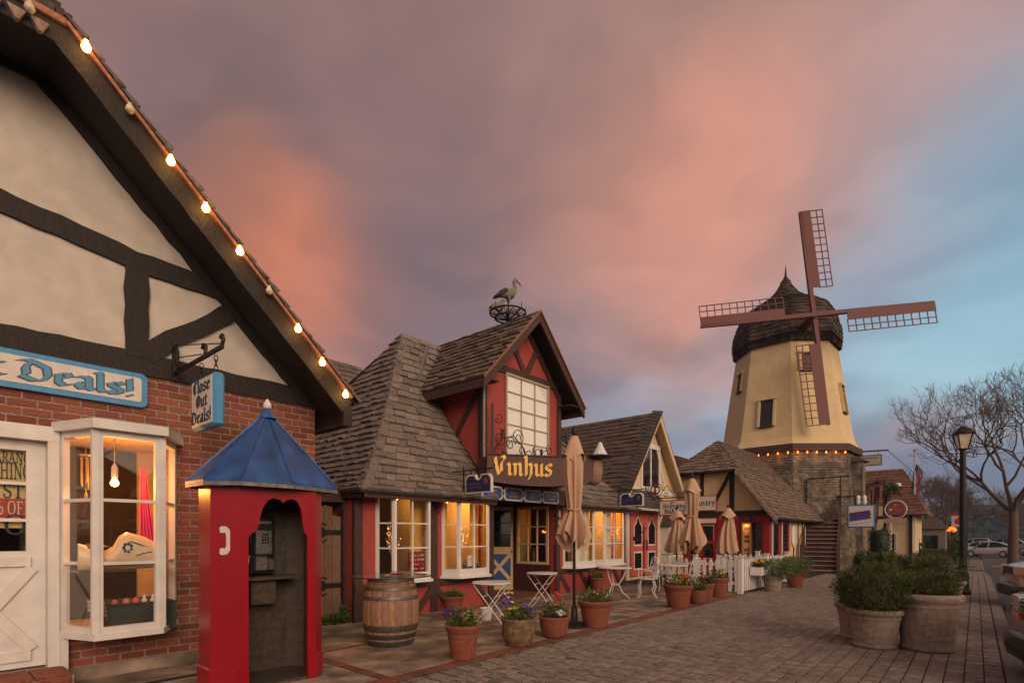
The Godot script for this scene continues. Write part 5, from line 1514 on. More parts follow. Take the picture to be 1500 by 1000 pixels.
	shingles(wh, func(a, b): return V(lerpf(-10.6, -12.9, b), lerpf(3.0, 6.1, b), lerpf(1.0, -8.5, a)), 20, 0.22, 0.03, Color(0.8, 0.75, 0.7), 0.2, wu)
	wpart(bw, "roof_deck", wu, M.under_roof)
	flush(wh, bw, "shingle", "shingles", M.shingle, 80)
	g = G.new(); g.bar(V(-11.62, 4.5, -6.55), V(-12.45, 5.6, -7.35), 0.1, 0.04); wpart(bw, "flashing", g, M.flashing)

func shop_sign(at: Vector3, _e: Vector3, label: String, turn: float) -> void:
	var s := thing("bracket_sign", label, "sign", at, turn, "navy signs hanging on the wine shop")
	var g := G.new()
	g.bar(V(-0.35, 0.06, 0), V(0.75, 0.06, 0), 0.02, 0.022); g.bar(V(-0.03, -0.3, 0), V(-0.03, 0.14, 0), 0.02, 0.022); g.tube([V(-0.02, -0.25, 0), V(0.12, -0.12, 0), V(0.2, 0.05, 0)], 0.01)
	g.tube([V(0.75, 0.06, 0), V(0.79, 0.1, 0), V(0.77, 0.14, 0)], 0.01); g.tube([V(0.14, 0.06, 0), V(0.14, -0.02, 0)], 0.006); g.tube([V(0.64, 0.06, 0), V(0.64, -0.02, 0)], 0.006)
	part(s, "bracket", g, M.iron)
	for e in [[0.0, -0.028, 0.028], [0.025, 0.024, 0.033]]:
		var k: float = e[0]
		var pp := PackedVector2Array([Vector2(0.05 + k, -0.38 + k), Vector2(0.72 - k, -0.38 + k), Vector2(0.72 - k, -0.10 - k), Vector2(0.66 - k, -0.03 - k)])
		for i in 7: pp.append(Vector2(0.385 + cos(PI * i / 6.0) * (0.07 + k), -0.03 - k - sin(PI * i / 6.0) * 0.09))
		pp.append_array(PackedVector2Array([Vector2(0.11 + k, -0.03 - k), Vector2(0.05 + k, -0.10 - k)]))
		g = G.new(); g.ext(pp, e[1], e[2]); part(s, "rim" if k == 0.0 else "face", g, M.sign_white if k == 0.0 else M.navy)
	g = G.new(); g.k = Color(0.20, 0.07, 0.04); g.ball(V(0.58, -0.17, 0.033), V(0.05, 0.07, 0.006), 10, 6); g.bb(V(0.16, -0.28, 0.033), V(0.46, -0.265, 0.036)); g.bb(V(0.14, -0.22, 0.033), V(0.42, -0.20, 0.036)); part(s, "painting", g, M.any)

func twig_tree(at: Vector3, hgt: float, label: String, lights: int) -> void:
	var t := thing("twig_tree", label, "ornament", at, 0.0, "twig trees with lights in the shop windows")
	var g := G.new(); g.k = Color(0.65, 0.60, 0.52)
	var tips := []
	g.tube([V(0, 0, 0), V(0, hgt * 0.45, 0)], 0.014, 0.01)
	for i in 14:
		var a := rng.randf() * TAU
		var y0 := hgt * rn(0.3, 0.5)
		var r := rn(0.06, 0.16)
		var p1 := V(cos(a) * r * 0.6, y0 + hgt * 0.2, sin(a) * r * 0.6); var p2 := V(cos(a) * r, y0 + hgt * rn(0.3, 0.5), sin(a) * r)
		g.tube([V(0, y0, 0), p1, p2], 0.006, 0.003, 4)
		tips.append([p1, p2])
	part(t, "branches", g, M.any)
	for i in lights:
		var q = tips[i % tips.size()]
		var gl := G.new(); gl.ball(q[0].lerp(q[1], rng.randf()) + V(rn(-0.01, 0.01), 0, rn(-0.01, 0.01)), V(0.007, 0.007, 0.007), 5, 4)
		part(t, "fairy_light", gl, M.fairy)

func build_gabled_shop() -> void:
	var WX := -8.5
	var S := thing("gabled_shop", "cream gabled shop with white timbers and a salmon double door", "shop", V(-9.5, 0, -17.1))
	var ZC := -17.1
	var g := G.new()
	slab_x(g, [[-14.95, 0.0], [-14.95, 2.8], [ZC, 5.42], [-19.3, 2.8], [-19.3, 0.0]], WX - 0.15, WX)
	g.bb(V(-12.5, 0, -14.95), V(WX - 0.15, 2.8, -15.05)); g.bb(V(-12.5, 0, -19.2), V(WX - 0.15, 2.8, -19.3))
	wpart(S, "wall", g, M.cream_wall)
	var tl := [[[-15.0, 2.95], [-19.2, 2.95], 0.13], [[-15.9, 3.0], [-16.75, 4.75], 0.09], [[-18.3, 3.0], [-17.45, 4.75], 0.09], [[-16.1, 2.3], [-16.1, 2.95], 0.1], [[-17.75, 2.3], [-17.75, 2.95], 0.1], [[-17.68, 0.0], [-17.68, 2.35], 0.12], [[-15.5, 0.0], [-15.5, 2.35], 0.12], [[-16.35, 4.55], [-17.85, 4.55], 0.1], [[-15.1, 0.0], [-15.1, 2.9], 0.12], [[-19.2, 0.0], [-19.2, 2.9], 0.12]]
	for i in tl.size():
		g = G.new(); timber_x(g, [tl[i][0], tl[i][1]], tl[i][2], WX - 0.02, WX + 0.03 + i * 0.002, 0.001); wpart(S, "timber", g, M.white_paint)
	g = G.new(); g.bb(V(WX - 0.05, 3.05, -16.45), V(WX + 0.01, 4.5, -17.75)); wpart(S, "window_reveal", g, M.dark_glass)
	sash(S, "window", Vector2(WX + 0.05, -16.4), Vector2(WX + 0.05, -17.8), 3.03, 4.52, 2, 1, M.white_paint, M.glass, 0.08, 0.05, 0.05)
	# salmon double door with ogee lights
	g = G.new(); g.bb(V(WX - 0.01, 0.1, -15.6), V(WX + 0.035, 2.28, -17.58)); var fr := wpart(S, "door_frame", g, M.salmon_door)
	for i in 2:
		var zc := -16.08 - i * 0.98
		g = G.new(); g.cbox(V(WX + 0.05, 1.15, zc), V(0.04, 2.06, 0.94), 0.006); var dr := wpart(S, "door", g, M.salmon_door)
		for k in [[0.0, M.white_paint, 0.071, 0.077], [0.05, M.dark_glass, 0.07, 0.082]]:
			var e: float = k[0]
			var q := []
			for w in [[0.28, 1.1], [0.28, 1.75], [0.2, 1.84], [0.12, 1.9], [0.07, 2.02], [0.0, 2.1], [-0.07, 2.02], [-0.12, 1.9], [-0.2, 1.84], [-0.28, 1.75], [-0.28, 1.1]]:
				q.append([zc + w[0] * (1.0 - e * 3.0), 1.55 + (w[1] - 1.55) * (1.0 - e * 2.4)])
			g = G.new(); slab_x(g, q, WX + 0.06, WX + k[3]); wpart(dr, "light_trim" if e == 0.0 else "pane", g, k[1])
			g = G.new(); g.bb(V(WX + 0.06, 0.32 + e, zc + 0.28 - e), V(WX + k[3], 0.92 - e, zc - 0.28 + e)); wpart(dr, "lower_trim" if e == 0.0 else "pane", g, k[1])
		g = G.new(); g.bb(V(WX + 0.07, 0.95, zc + (0.38 if i else -0.38) - 0.02), V(WX + 0.11, 1.3, zc + (0.38 if i else -0.38) + 0.02)); wpart(dr, "handle", g, M.iron)
	# pent roof over the door
	var h := Heap.new(); var u := G.new()
	shingles(h, func(a, b): return V(lerpf(-7.95, WX, b), lerpf(2.32, 3.0, pow(b, 1.2)), lerpf(lerpf(-15.2, -15.45, b), lerpf(-17.75, -17.4, b), a)), 6, 0.2, 0.03, Color(1.0, 1.0, 1.05), 0.2, u)
	g = G.new(); g.bb(V(-8.0, 2.26, -15.22), V(-7.96, 2.32, -17.72)); g.bb(V(WX, 2.27, -15.25), V(-7.97, 2.3, -17.7)); wpart(S, "hood", g, M.white_paint)
	# main roof
	var fx := -8.12
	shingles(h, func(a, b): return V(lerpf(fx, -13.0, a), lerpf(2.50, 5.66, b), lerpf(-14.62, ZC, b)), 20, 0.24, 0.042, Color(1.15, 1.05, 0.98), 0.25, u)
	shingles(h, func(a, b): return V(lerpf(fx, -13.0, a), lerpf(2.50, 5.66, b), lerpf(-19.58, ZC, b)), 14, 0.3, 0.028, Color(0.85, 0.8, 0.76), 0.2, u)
	# rolled rake edge
	for i in 26:
		var b := i / 26.0; var b2 := (i + 1.3) / 26.0
		var gc := G.new(); var tn := rn(0.6, 1.0); gc.k = Color(tn, tn, tn * 1.08)
		var p := V(fx + 0.02, lerpf(2.50, 5.66, b) + 0.04, lerpf(-14.62, ZC, b)); var q := V(fx + 0.02, lerpf(2.50, 5.66, b2) + 0.03, lerpf(-14.62, ZC, b2))
		gc.hexa([p + V(0.05, -0.14, 0.02), q + V(0.05, -0.14, 0.02), q + V(-0.3, 0, 0), p + V(-0.3, 0, 0), p + V(0.08, -0.06, 0.05), q + V(0.08, -0.06, 0.03), q + V(-0.3, 0.02, 0.02), p + V(-0.3, 0.04, 0.03)]); h.add(gc)
	var uo := wpart(S, "roof_deck", u, M.under_roof)
	for s in [1, -1]:
		g = G.new(); slab_x(g, [[ZC, 5.62], [ZC + s * 2.46, 2.50], [ZC + s * 2.46, 2.24], [ZC, 5.34]], fx - 0.05, fx); wpart(uo, "bargeboard", g, M.pale_panel)
		g = G.new(); slab_x(g, [[ZC, 5.60], [ZC + s * 2.4, 2.52], [ZC + s * 2.4, 2.49], [ZC, 5.57]], WX, fx - 0.05); wpart(uo, "soffit", g, M.pale_panel)
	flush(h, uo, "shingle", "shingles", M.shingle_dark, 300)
	# little house-shaped display case on the wall
	var N := thing("display_case", "small house-shaped lit display case on the cream shop wall", "display case", V(WX, 0.75, -18.5))
	g = G.new()
	g.bb(V(WX, 0.05, -17.95), V(WX + 0.3, 0.75, -19.15)); wpart(N, "base", g, M.white_paint)
	g = G.new(); g.bb(V(WX, 0.78, -17.95), V(WX + 0.32, 0.84, -19.15)); g.bb(V(WX, 0.84, -17.95), V(WX + 0.32, 1.75, -18.02)); g.bb(V(WX, 0.84, -19.08), V(WX + 0.32, 1.75, -19.15)); g.bb(V(WX, 1.7, -18.02), V(WX + 0.32, 1.78, -19.08)); wpart(N, "frame", g, M.white_paint)
	g = G.new(); g.bb(V(WX + 0.002, 0.84, -18.02), V(WX + 0.01, 1.7, -19.08)); wpart(N, "back", g, M.shop_cream)
	g = G.new(); g.bb(V(WX + 0.3, 0.84, -18.02), V(WX + 0.305, 1.7, -19.08)); wpart(N, "pane", g, M.glass)
	g = G.new(); g.hexa([V(WX, 1.78, -17.85), V(WX + 0.42, 1.78, -17.85), V(WX + 0.42, 1.78, -19.25), V(WX, 1.78, -19.25), V(WX, 2.6, -18.42), V(WX + 0.06, 2.6, -18.42), V(WX + 0.06, 2.6, -18.68), V(WX, 2.6, -18.68)]); wpart(N, "roof", g, M.shingle_dark)
	for i in 2:
		g = G.new(); g.bb(V(WX + 0.3, 0.12, -18.02 - i * 0.56), V(WX + 0.312, 0.68, -18.5 - i * 0.56)); wpart(N, "panel", g, M.pale_panel)
	g = G.new(); g.lathe([Vector2(0.17, 0.84), Vector2(0.17, 1.02), Vector2(0.05, 1.22), Vector2(0.001, 1.27)], 12, V(WX + 0.15, 0, -18.6)); wpart(N, "model_tower", g, M.white_paint)
	bulb(N, V(WX + 0.12, 1.55, -18.5), 0.035, true, M.bulb_small)
	lamp(V(WX + 0.16, 1.5, -18.5), 0.12, Color(1, 0.65, 0.3))
	# hanging sign with a pretzel bracket
	var B := thing("bakery_sign", "red-rimmed cream sign reading The Solvang Bakery on a pretzel bracket", "sign", V(-7.5, 2.1, -16.7))
	var z := -16.7
	g = G.new(); g.bar(V(WX, 2.68, z), V(-7.0, 2.68, z), 0.025, 0.03); g.bar(V(WX + 0.04, 2.5, z), V(WX + 0.04, 3.3, z), 0.03, 0.03)
	var el := []
	for i in 20: el.append(V(-8.12 + cos(TAU * i / 20) * 0.26, 2.96 + sin(TAU * i / 20) * 0.23, z))
	g.tube(el, 0.012, 0.012, 5, true)
	g.tube([V(-7.86, 2.92, z), V(-7.7, 3.1, z), V(-7.55, 2.9, z), V(-7.45, 2.72, z)], 0.012)
	for q in [-7.75, -7.3, -7.12]:
		var sp := []
		for i in 12: sp.append(V(q + cos(i * 0.6) * (0.09 - i * 0.006), 2.78 + sin(i * 0.6) * (0.09 - i * 0.006), z))
		g.tube(sp, 0.012)
	wpart(B, "bracket", g, M.iron)
	g = G.new(); g.k = Color(1.0, 0.55, 0.25)
	for s in [-1, 1]:
		var rg := []
		for i in 14: rg.append(V(-8.12 + s * 0.07 + cos(TAU * i / 14) * 0.09, 2.97 + sin(TAU * i / 14) * 0.12, z))
		g.tube(rg, 0.028, 0.028, 6, true)
	wpart(B, "pretzel", g, M.ochre_clay)
	g = G.new(); g.k = Color(0.45, 0.04, 0.03); g.cbox(V(-7.45, 2.35, z), V(1.05, 0.52, 0.05), 0.012); wpart(B, "rim", g, M.any)
	g = G.new(); g.cbox(V(-7.45, 2.35, z + 0.02), V(0.97, 0.44, 0.02), 0.004); wpart(B, "face", g, M.sign_white)
	for q in [["The", 0.05, 2.535, -7.5], ["Solvang", 0.15, 2.41, -7.42], ["Bakery", 0.15, 2.24, -7.42]]:
		text_part(B, "lettering", q[0], "Droid Serif", q[1], Transform3D(Basis(), V(q[3], q[2], z + 0.033)), M.letter_dark, 0.004, true)

func build_bakery() -> void:
	var Z0 := -19.5; var XR := -5.3; var XC := -7.5; var XL := -9.7
	var S := thing("bakery_house", "half-timbered bakery with red shopfront and bulging shingled roof by the windmill", "bakery", V(-7.5, 0, -21.5))
	var g := G.new()
	# gable wall facing the viewer: red below, cream above
	g.t = Transform3D(Basis(), V(0, 0, Z0))
	g.ext(PackedVector2Array([Vector2(XL, 2.15), Vector2(XR, 2.15), Vector2(-6.55, 3.85), Vector2(-8.45, 3.85)]), -0.2, 0.0); g.t = Transform3D()
	wpart(S, "cream_wall", g, M.cream_wall)
	g = G.new(); g.bb(V(XR - 0.2, 0.0, -22.1), V(XR, 2.3, -24.8)); wpart(S, "side_wall", g, M.cream_wall)
	g = G.new()
	g.bb(V(XL, 0, Z0 - 0.2), V(-8.3, 2.15, Z0)); g.bb(V(-8.3, 1.98, Z0 - 0.2), V(XR, 2.15, Z0)); g.bb(V(-7.05, 0, Z0 - 0.2), V(-6.28, 1.98, Z0)); g.bb(V(-8.3, 0, Z0 - 0.2), V(-7.05, 0.25, Z0)); g.bb(V(-6.28, 0, Z0 - 0.2), V(XR, 0.55, Z0)); g.bb(V(-6.28, 0.55, Z0 - 0.2), V(-5.98, 1.98, Z0)); g.bb(V(-5.5, 0.55, Z0 - 0.2), V(XR, 1.98, Z0))
	g.bb(V(XR - 0.15, 0, Z0 - 0.2), V(XR, 0.55, -22.1)); g.bb(V(XR - 0.15, 1.98, Z0 - 0.2), V(XR, 2.2, -22.1)); g.bb(V(XR - 0.15, 0.55, -20.7), V(XR, 1.98, -20.9)); g.bb(V(XR - 0.15, 0.55, -21.95), V(XR, 1.98, -22.1))
	wpart(S, "red_wall", g, M.bakery_red)
	g = G.new()
	for e in [[-6.66, 0.0], [-6.2, 0.0], [-5.9, 0.0]]: g.bb(V(e[0] - 0.06, 0.0, Z0), V(e[0] + 0.06, 2.1, Z0 + 0.03))
	wpart(S, "pilaster", g, M.brown_timber)
	var tim := [[V(XL, 2.22, 0), V(XR - 0.1, 2.22, 0), 0.2], [V(-8.6, 3.78, 0), V(-6.4, 3.78, 0), 0.14], [V(-6.55, 2.3, 0), V(-6.55, 3.85, 0), 0.16], [V(-7.62, 2.3, 0), V(-7.62, 3.75, 0), 0.13], [V(-8.72, 2.3, 0), V(-8.72, 3.7, 0), 0.16], [V(-7.2, 2.55, 0), V(-6.6, 3.68, 0), 0.12], [V(-6.5, 3.85, 0), V(-5.3, 2.2, 0), 0.14], [V(-8.5, 3.85, 0), V(-9.7, 2.2, 0), 0.14]]
	for i in tim.size():
		g = G.new(); g.bar(tim[i][0] + V(0, 0, Z0 + 0.004 + i * 0.002), tim[i][1] + V(0, 0, Z0 + 0.004 + i * 0.002), 0.05, tim[i][2], V(0, 0, 1).cross((tim[i][1] - tim[i][0]).normalized())); wpart(S, "timber", g, M.dark_timber)
	# door and windows
	sash(S, "door", Vector2(-8.28, Z0 - 0.06), Vector2(-7.07, Z0 - 0.06), 0.25, 1.97, 2, 2, M.bakery_red, M.dark_glass, 0.14, 0.1, 0.05, 0.35)
	sash(S, "window", Vector2(-5.98, Z0 - 0.04), Vector2(-5.5, Z0 - 0.04), 0.55, 1.98, 1, 1, M.bakery_red, M.dark_glass, 0.07, 0.02, 0.05)
	for i in 2:
		var za := -19.72 - i * 1.2
		sash(S, "window", Vector2(XR + 0.01, za), Vector2(XR + 0.01, za - 0.98 if i == 0 else za - 1.03), 0.55, 1.98, 1, 1, M.bakery_red, M.dark_glass, 0.12, 0.02, 0.05)
		g = G.new(); g.bb(V(XR + 0.012, 0.5, za + 0.03), V(XR + 0.05, 2.1, za - 0.04)); wpart(S, "mullion", g, M.white_paint)
	for i in 4:
		g = G.new(); g.bb(V(XR, 0.0, -22.6 - i * 0.68), V(XR + 0.02, 2.2, -22.68 - i * 0.68)); wpart(S, "timber", g, M.dark_timber)
	# lit menu case
	var C := thing("menu_case", "tall warm-lit menu case on the red bakery front", "menu case", V(-5.9, 0.5, Z0 + 0.1))
	g = G.new(); g.bb(V(-6.16, 0.35, Z0), V(-5.92, 1.85, Z0 + 0.04)); wpart(C, "backing", g, M.shop_cream)
	g = G.new(); g.bb(V(-6.2, 0.3, Z0), V(-6.15, 1.9, Z0 + 0.08)); g.bb(V(-5.93, 0.3, Z0), V(-5.88, 1.9, Z0 + 0.08)); g.bb(V(-6.15, 1.85, Z0), V(-5.93, 1.9, Z0 + 0.08)); wpart(C, "frame", g, M.gold)
	for i in 9:
		g = G.new(); g.k = [Color(0.3, 0.06, 0.03), Color(0.55, 0.45, 0.3), Color(0.15, 0.1, 0.08)][i % 3]; g.bb(V(-6.13 + rn(0, 0.02), 0.45 + i * 0.15, Z0 + 0.04), V(-5.95, 0.55 + i * 0.15, Z0 + 0.046)); wpart(C, "sheet", g, M.any)
	lamp(V(-6.04, 1.78, Z0 + 0.12), 0.05, Color(1, 0.65, 0.3), 0.02)
	g = G.new(); g.ball(V(-6.04, 1.80, Z0 + 0.11), V(0.03, 0.015, 0.015)); wpart(C, "strip_light", g, M.bulb_small)
	# roof: rows over a rounded, half-hipped gable, flaring at the eaves
	var eR := -4.92; var eL := -10.1; var rY := 5.1; var eY := 2.02; var zf := -19.15
	var u := G.new(); var h := Heap.new()
	# right slope: from eave up to the ridge, near edge follows the half hip
	var bell := func(b: float) -> float: return pow(b, 1.35) * 0.55 + b * 0.45 + 0.10 * sin(PI * b)
	var rs := func(a: float, b: float):
		var x := lerpf(eR, XC, b); var y: float = lerpf(eY, rY, bell.call(b))
		var nz := zf if b < 0.52 else lerpf(zf, -20.75, (b - 0.52) / 0.48)
		return V(x, y, lerpf(nz, -27.0, a))
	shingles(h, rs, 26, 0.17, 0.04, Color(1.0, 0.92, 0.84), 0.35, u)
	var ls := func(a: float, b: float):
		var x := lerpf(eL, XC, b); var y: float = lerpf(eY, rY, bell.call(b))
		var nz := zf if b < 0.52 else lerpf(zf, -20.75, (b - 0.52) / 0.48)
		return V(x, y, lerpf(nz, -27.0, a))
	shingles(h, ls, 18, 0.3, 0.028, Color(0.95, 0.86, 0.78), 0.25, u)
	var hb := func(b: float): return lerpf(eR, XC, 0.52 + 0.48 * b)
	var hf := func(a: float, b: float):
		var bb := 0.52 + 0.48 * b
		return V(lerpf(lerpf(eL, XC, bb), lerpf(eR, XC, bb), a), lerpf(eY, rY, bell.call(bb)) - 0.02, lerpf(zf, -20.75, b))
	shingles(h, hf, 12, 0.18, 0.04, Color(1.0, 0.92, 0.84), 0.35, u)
	# rolled front edge down both rakes
	for s in [0, 1]:
		for i in 22:
			var b := 0.52 * i / 22.0; var b2 := 0.52 * (i + 1.25) / 22.0
			var ex: float = eR if s == 0 else eL
			var p := V(lerpf(ex, XC, b), lerpf(eY, rY, bell.call(b)), zf); var q := V(lerpf(ex, XC, b2), lerpf(eY, rY, bell.call(b2)), zf)
			for r in 3:
				var gc := G.new(); var tn := rn(0.65, 1.15); gc.k = Color(tn * 0.95, tn * 0.86, tn * 0.78)
				var an := 0.5 * r; var a2 := 0.5 * (r + 1)
				var oa := V(0, -0.22 + cos(an) * 0.22, sin(an) * 0.22); var ob := V(0, -0.22 + cos(a2) * 0.22, sin(a2) * 0.22)
				gc.hexa([p + oa * 0.85, q + oa * 0.85, q + ob * 0.85, p + ob * 0.85, p + oa + V(0, 0.03, 0.01), q + oa + V(0, 0.01, 0), q + ob + V(0, 0.01, 0.0), p + ob + V(0, 0.03, 0.012)]); h.add(gc)
	var uo := wpart(S, "roof_deck", u, M.under_roof)
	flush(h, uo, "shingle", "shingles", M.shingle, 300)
	g = G.new(); g.bb(V(XR, 2.0, -19.3), V(eR - 0.03, 2.03, -27.0)); wpart(uo, "soffit", g, M.brown_timber)
	# signs on the gable
	var P := thing("pantry_sign", "pale sign with red edge on the bakery gable beside the tall parasol", "sign", V(-7.45, 2.35, Z0 + 0.06))
	g = G.new(); g.k = Color(0.35, 0.03, 0.03); g.bb(V(-8.0, 2.34, Z0 + 0.06), V(-7.06, 2.90, Z0 + 0.09)); wpart(P, "rim", g, M.any)
	g = G.new(); g.bb(V(-7.97, 2.37, Z0 + 0.09), V(-7.09, 2.87, Z0 + 0.096)); wpart(P, "face", g, M.sign_white)
	text_part(P, "lettering", "Pantry", "Droid Serif", 0.19, Transform3D(Basis(), V(-7.52, 2.63, Z0 + 0.098)), M.letter_dark, 0.004, true, 0.95)
	g = G.new(); g.bb(V(-7.85, 1.9, Z0 + 0.02), V(-7.1, 2.06, Z0 + 0.05)); solo("name_strip", "narrow white sign strip over the red bakery door", "sign", g, M.sign_white)
	g = G.new(); g.bb(V(-5.98, 2.32, Z0 + 0.03), V(-5.55, 2.68, Z0 + 0.05)); solo("gable_notice", "small cream notice at the right foot of the bakery gable", "notice", g, M.pale_panel)
	g = G.new(); g.k = Color(0.75, 0.73, 0.7); g.t = Transform3D(Basis(V(0, 0, -1), V(0, 1, 0), V(1, 0, 0)), V(XR + 0.02, 0, 0)); g.ext(PackedVector2Array([Vector2(22.25, 1.2), Vector2(22.5, 1.0), Vector2(22.7, 1.2), Vector2(22.7, 1.75), Vector2(22.5, 1.9), Vector2(22.25, 1.75)]), 0.0, 0.03); g.t = Transform3D()
	solo("oval_sign", "white lozenge sign on the cream bakery side wall", "sign", g, M.any)

func build_windmill() -> void:
	var C := V(-6.98, 0, -28.35)
	var S := thing("windmill", "cream octagonal windmill with shingled cap and red lattice sails", "windmill", C)
	var a0 := deg_to_rad(18.9)
	# ring of eight corners: angle measured from +z towards +x
	var ring := func(r: float, y: float) -> Array:
		var out := []
		for i in 8:
			var an := a0 + i * PI / 4
			out.append(V(sin(an) * r, y, cos(an) * r))
		return out
	var g := G.new()
	var pr := [[3.12, 5.40], [2.92, 5.75], [2.80, 6.2], [2.12, 10.85]]
	for i in pr.size() - 1:
		var A: Array = ring.call(pr[i][0], pr[i][1]); var B: Array = ring.call(pr[i + 1][0], pr[i + 1][1])
		for j in 8: g.q(A[j], A[(j + 1) % 8], B[(j + 1) % 8], B[j])
	part(S, "tower", g, M.cream)
	g = G.new()
	var pr2 := [[3.2, 5.12], [3.2, 5.42], [3.05, 5.44]]
	for i in pr2.size() - 1:
		var A: Array = ring.call(pr2[i][0], pr2[i][1]); var B: Array = ring.call(pr2[i + 1][0], pr2[i + 1][1])
		for j in 8: g.q(A[j], A[(j + 1) % 8], B[(j + 1) % 8], B[j])
	var A2: Array = ring.call(3.2, 5.12); var B2: Array = ring.call(2.9, 5.12)
	for j in 8: g.q(A2[(j + 1) % 8], A2[j], B2[j], B2[(j + 1) % 8])
	part(S, "band", g, M.brown_timber)
	# shingled skirt
	var h := Heap.new()
	var deck := G.new()
	for j in 8:
		var lo: Array = ring.call(3.35, -0.7); var hi: Array = ring.call(3.0, 5.15)
		deck.q(C + lo[j] * 0.99, C + lo[(j + 1) % 8] * 0.99, C + hi[(j + 1) % 8] * 0.99 - V(0, 0, 0), C + hi[j] * 0.99)
		if j in [2, 3, 4]: continue
		var p0: Vector3 = C + lo[j]; var p1: Vector3 = C + lo[(j + 1) % 8]; var q0: Vector3 = C + hi[j]; var q1: Vector3 = C + hi[(j + 1) % 8]
		shingles(h, func(a, b): return p0.lerp(p1, a).lerp(q0.lerp(q1, a), b), 54, 0.15, 0.035, Color(1.0, 0.97, 0.92), 0.32, null, 0.0008)
	# cap: onion shape with eight soft faces, skirt cut lower at the back
	var cp := [[2.36, 10.15], [2.40, 10.6], [2.36, 11.15], [2.16, 11.75], [1.92, 12.15], [1.45, 12.45], [0.95, 12.75], [0.55, 13.1], [0.28, 13.5], [0.14, 13.85]]
	var capc := Curve2D.new()
	for p in cp: capc.add_point(Vector2(p[0], p[1]))
	var cl := capc.get_baked_length()
	var octr := func(an: float, b: float) -> float:
		var w := fposmod(an - a0, PI / 4) - PI / 8
		return lerpf(cos(PI / 8) / cos(w), 1.0, smoothstep(0.1, 0.6, b))
	var rows := []
	for i in 15:
		var q := capc.sample_baked(cl * i / 14.0)
		var rw := PackedVector3Array()
		for j in 32:
			var an := a0 + TAU * j / 32
			var rr: float = q.x * 0.98 * octr.call(an, i / 14.0)
			rw.append(V(sin(an) * rr, q.y, cos(an) * rr))
		rows.append(rw)
	g = G.new(); g.grid(rows, true); var cap := part(S, "cap", g, M.shingle_dark)
	for k in 16:
		shingles(h, func(a, b):
			var q := capc.sample_baked(cl * b)
			var an: float = a0 + (k + a) * TAU / 16.0
			var rr: float = q.x * octr.call(an, b)
			return C + V(sin(an) * rr, q.y, cos(an) * rr), 26, 0.26, 0.035, Color(0.40, 0.35, 0.32), 0.4, null, 0.002)
	flush(h, cap, "shingle", "shingles", M.shingle_old, 300)
	wpart(S, "skirt", deck, M.under_roof)
	g = G.new(); g.lathe([Vector2(0.16, 13.8), Vector2(0.16, 13.95), Vector2(0.06, 14.05), Vector2(0.06, 14.25), Vector2(0.11, 14.32), Vector2(0.06, 14.4), Vector2(0.03, 14.7), Vector2(0.001, 15.0)], 10); g.t = Transform3D(); var fin := part(S, "finial", g, M.iron); fin.position = V(0, -0.4, 0)
	# windows on the faces
	var face := func(k: int) -> float: return a0 + (k + 0.5) * PI / 4
	for w in [[7, 6.95, 0.56, 1.22, 0.0, M.dark_glass], [6, 8.75, 0.40, 0.85, 0.15, M.dark_glass], [0, 9.15, 0.46, 0.80, -0.25, M.sail_red], [1, 7.6, 0.5, 1.25, 0.0, M.dark_glass]]:
		var an: float = face.call(w[0])
		var yy: float = w[1]
		var r := lerpf(2.80, 2.12, (yy - 6.2) / 4.65) * cos(PI / 8)
		var nrm := V(sin(an), 0.145, cos(an)).normalized()
		var t := Transform3D(Basis(V(cos(an), 0, -sin(an)), nrm.cross(V(cos(an), 0, -sin(an))), nrm), V(sin(an) * r, yy, cos(an) * r) + V(cos(an), 0, -sin(an)) * w[4])
		var hw: float = w[2] / 2; var hh: float = w[3] / 2
		g = G.new(); g.t = t
		g.bb(V(-hw - 0.1, -hh, -0.05), V(-hw, hh, 0.12)); g.bb(V(hw, -hh, -0.05), V(hw + 0.1, hh, 0.12))
		var ap := PackedVector2Array()
		for i in 9: ap.append(Vector2((hw + 0.14) * cos(PI * i / 8.0), hh + 0.18 * sin(PI * i / 8.0)))
		g.ext(ap, -0.05, 0.16)
		var fr := part(S, "window", g, M.cream)
		g = G.new(); g.t = t; g.bb(V(-hw, -hh, -0.03), V(hw, hh, 0.05)); part(fr, "pane", g, w[5])
		g = G.new(); g.t = t; g.bb(V(-0.02, -hh, 0.05), V(0.02, hh, 0.065))
		for i in 4: g.bb(V(-hw, -hh + w[3] * (i + 0.5) / 4 - 0.015, 0.05), V(hw, -hh + w[3] * (i + 0.5) / 4 + 0.015, 0.07))
		g.bb(V(-hw - 0.02, -hh - 0.05, -0.03), V(hw + 0.02, -hh, 0.1))
		part(fr, "glazing_bars", g, M.brown_timber)
	# string lights under the band
	var ln := 0
	for k in [7, 0, 6]:
		var A: Array = ring.call(3.22, 5.04)
		for i in 6:
			var p: Vector3 = A[k].lerp(A[(k + 1) % 8], (i + 0.5) / 6.0)
			var gb := G.new(); gb.lathe([Vector2(0.001, -0.07), Vector2(0.034, -0.04), Vector2(0.03, 0.01), Vector2(0.015, 0.04)], 8, p); part(S, "light_bulb", gb, M.bulb_small)
			if i % 2 == 0: lamp(C + p + V(0, -0.02, 0), 0.04, Color(1.0, 0.6, 0.25), 0.04)
	# shingled annex on the right flank
	var an2 := deg_to_rad(18.9 + 67.5)
	var ac := V(sin(an2) * 2.95, 0, cos(an2) * 2.95)
	g = G.new(); g.bb(ac + V(-0.3, -0.7, -0.35), ac + V(0.30, 4.7, 0.35)); var ax := part(S, "annex", g, M.shingle_old)
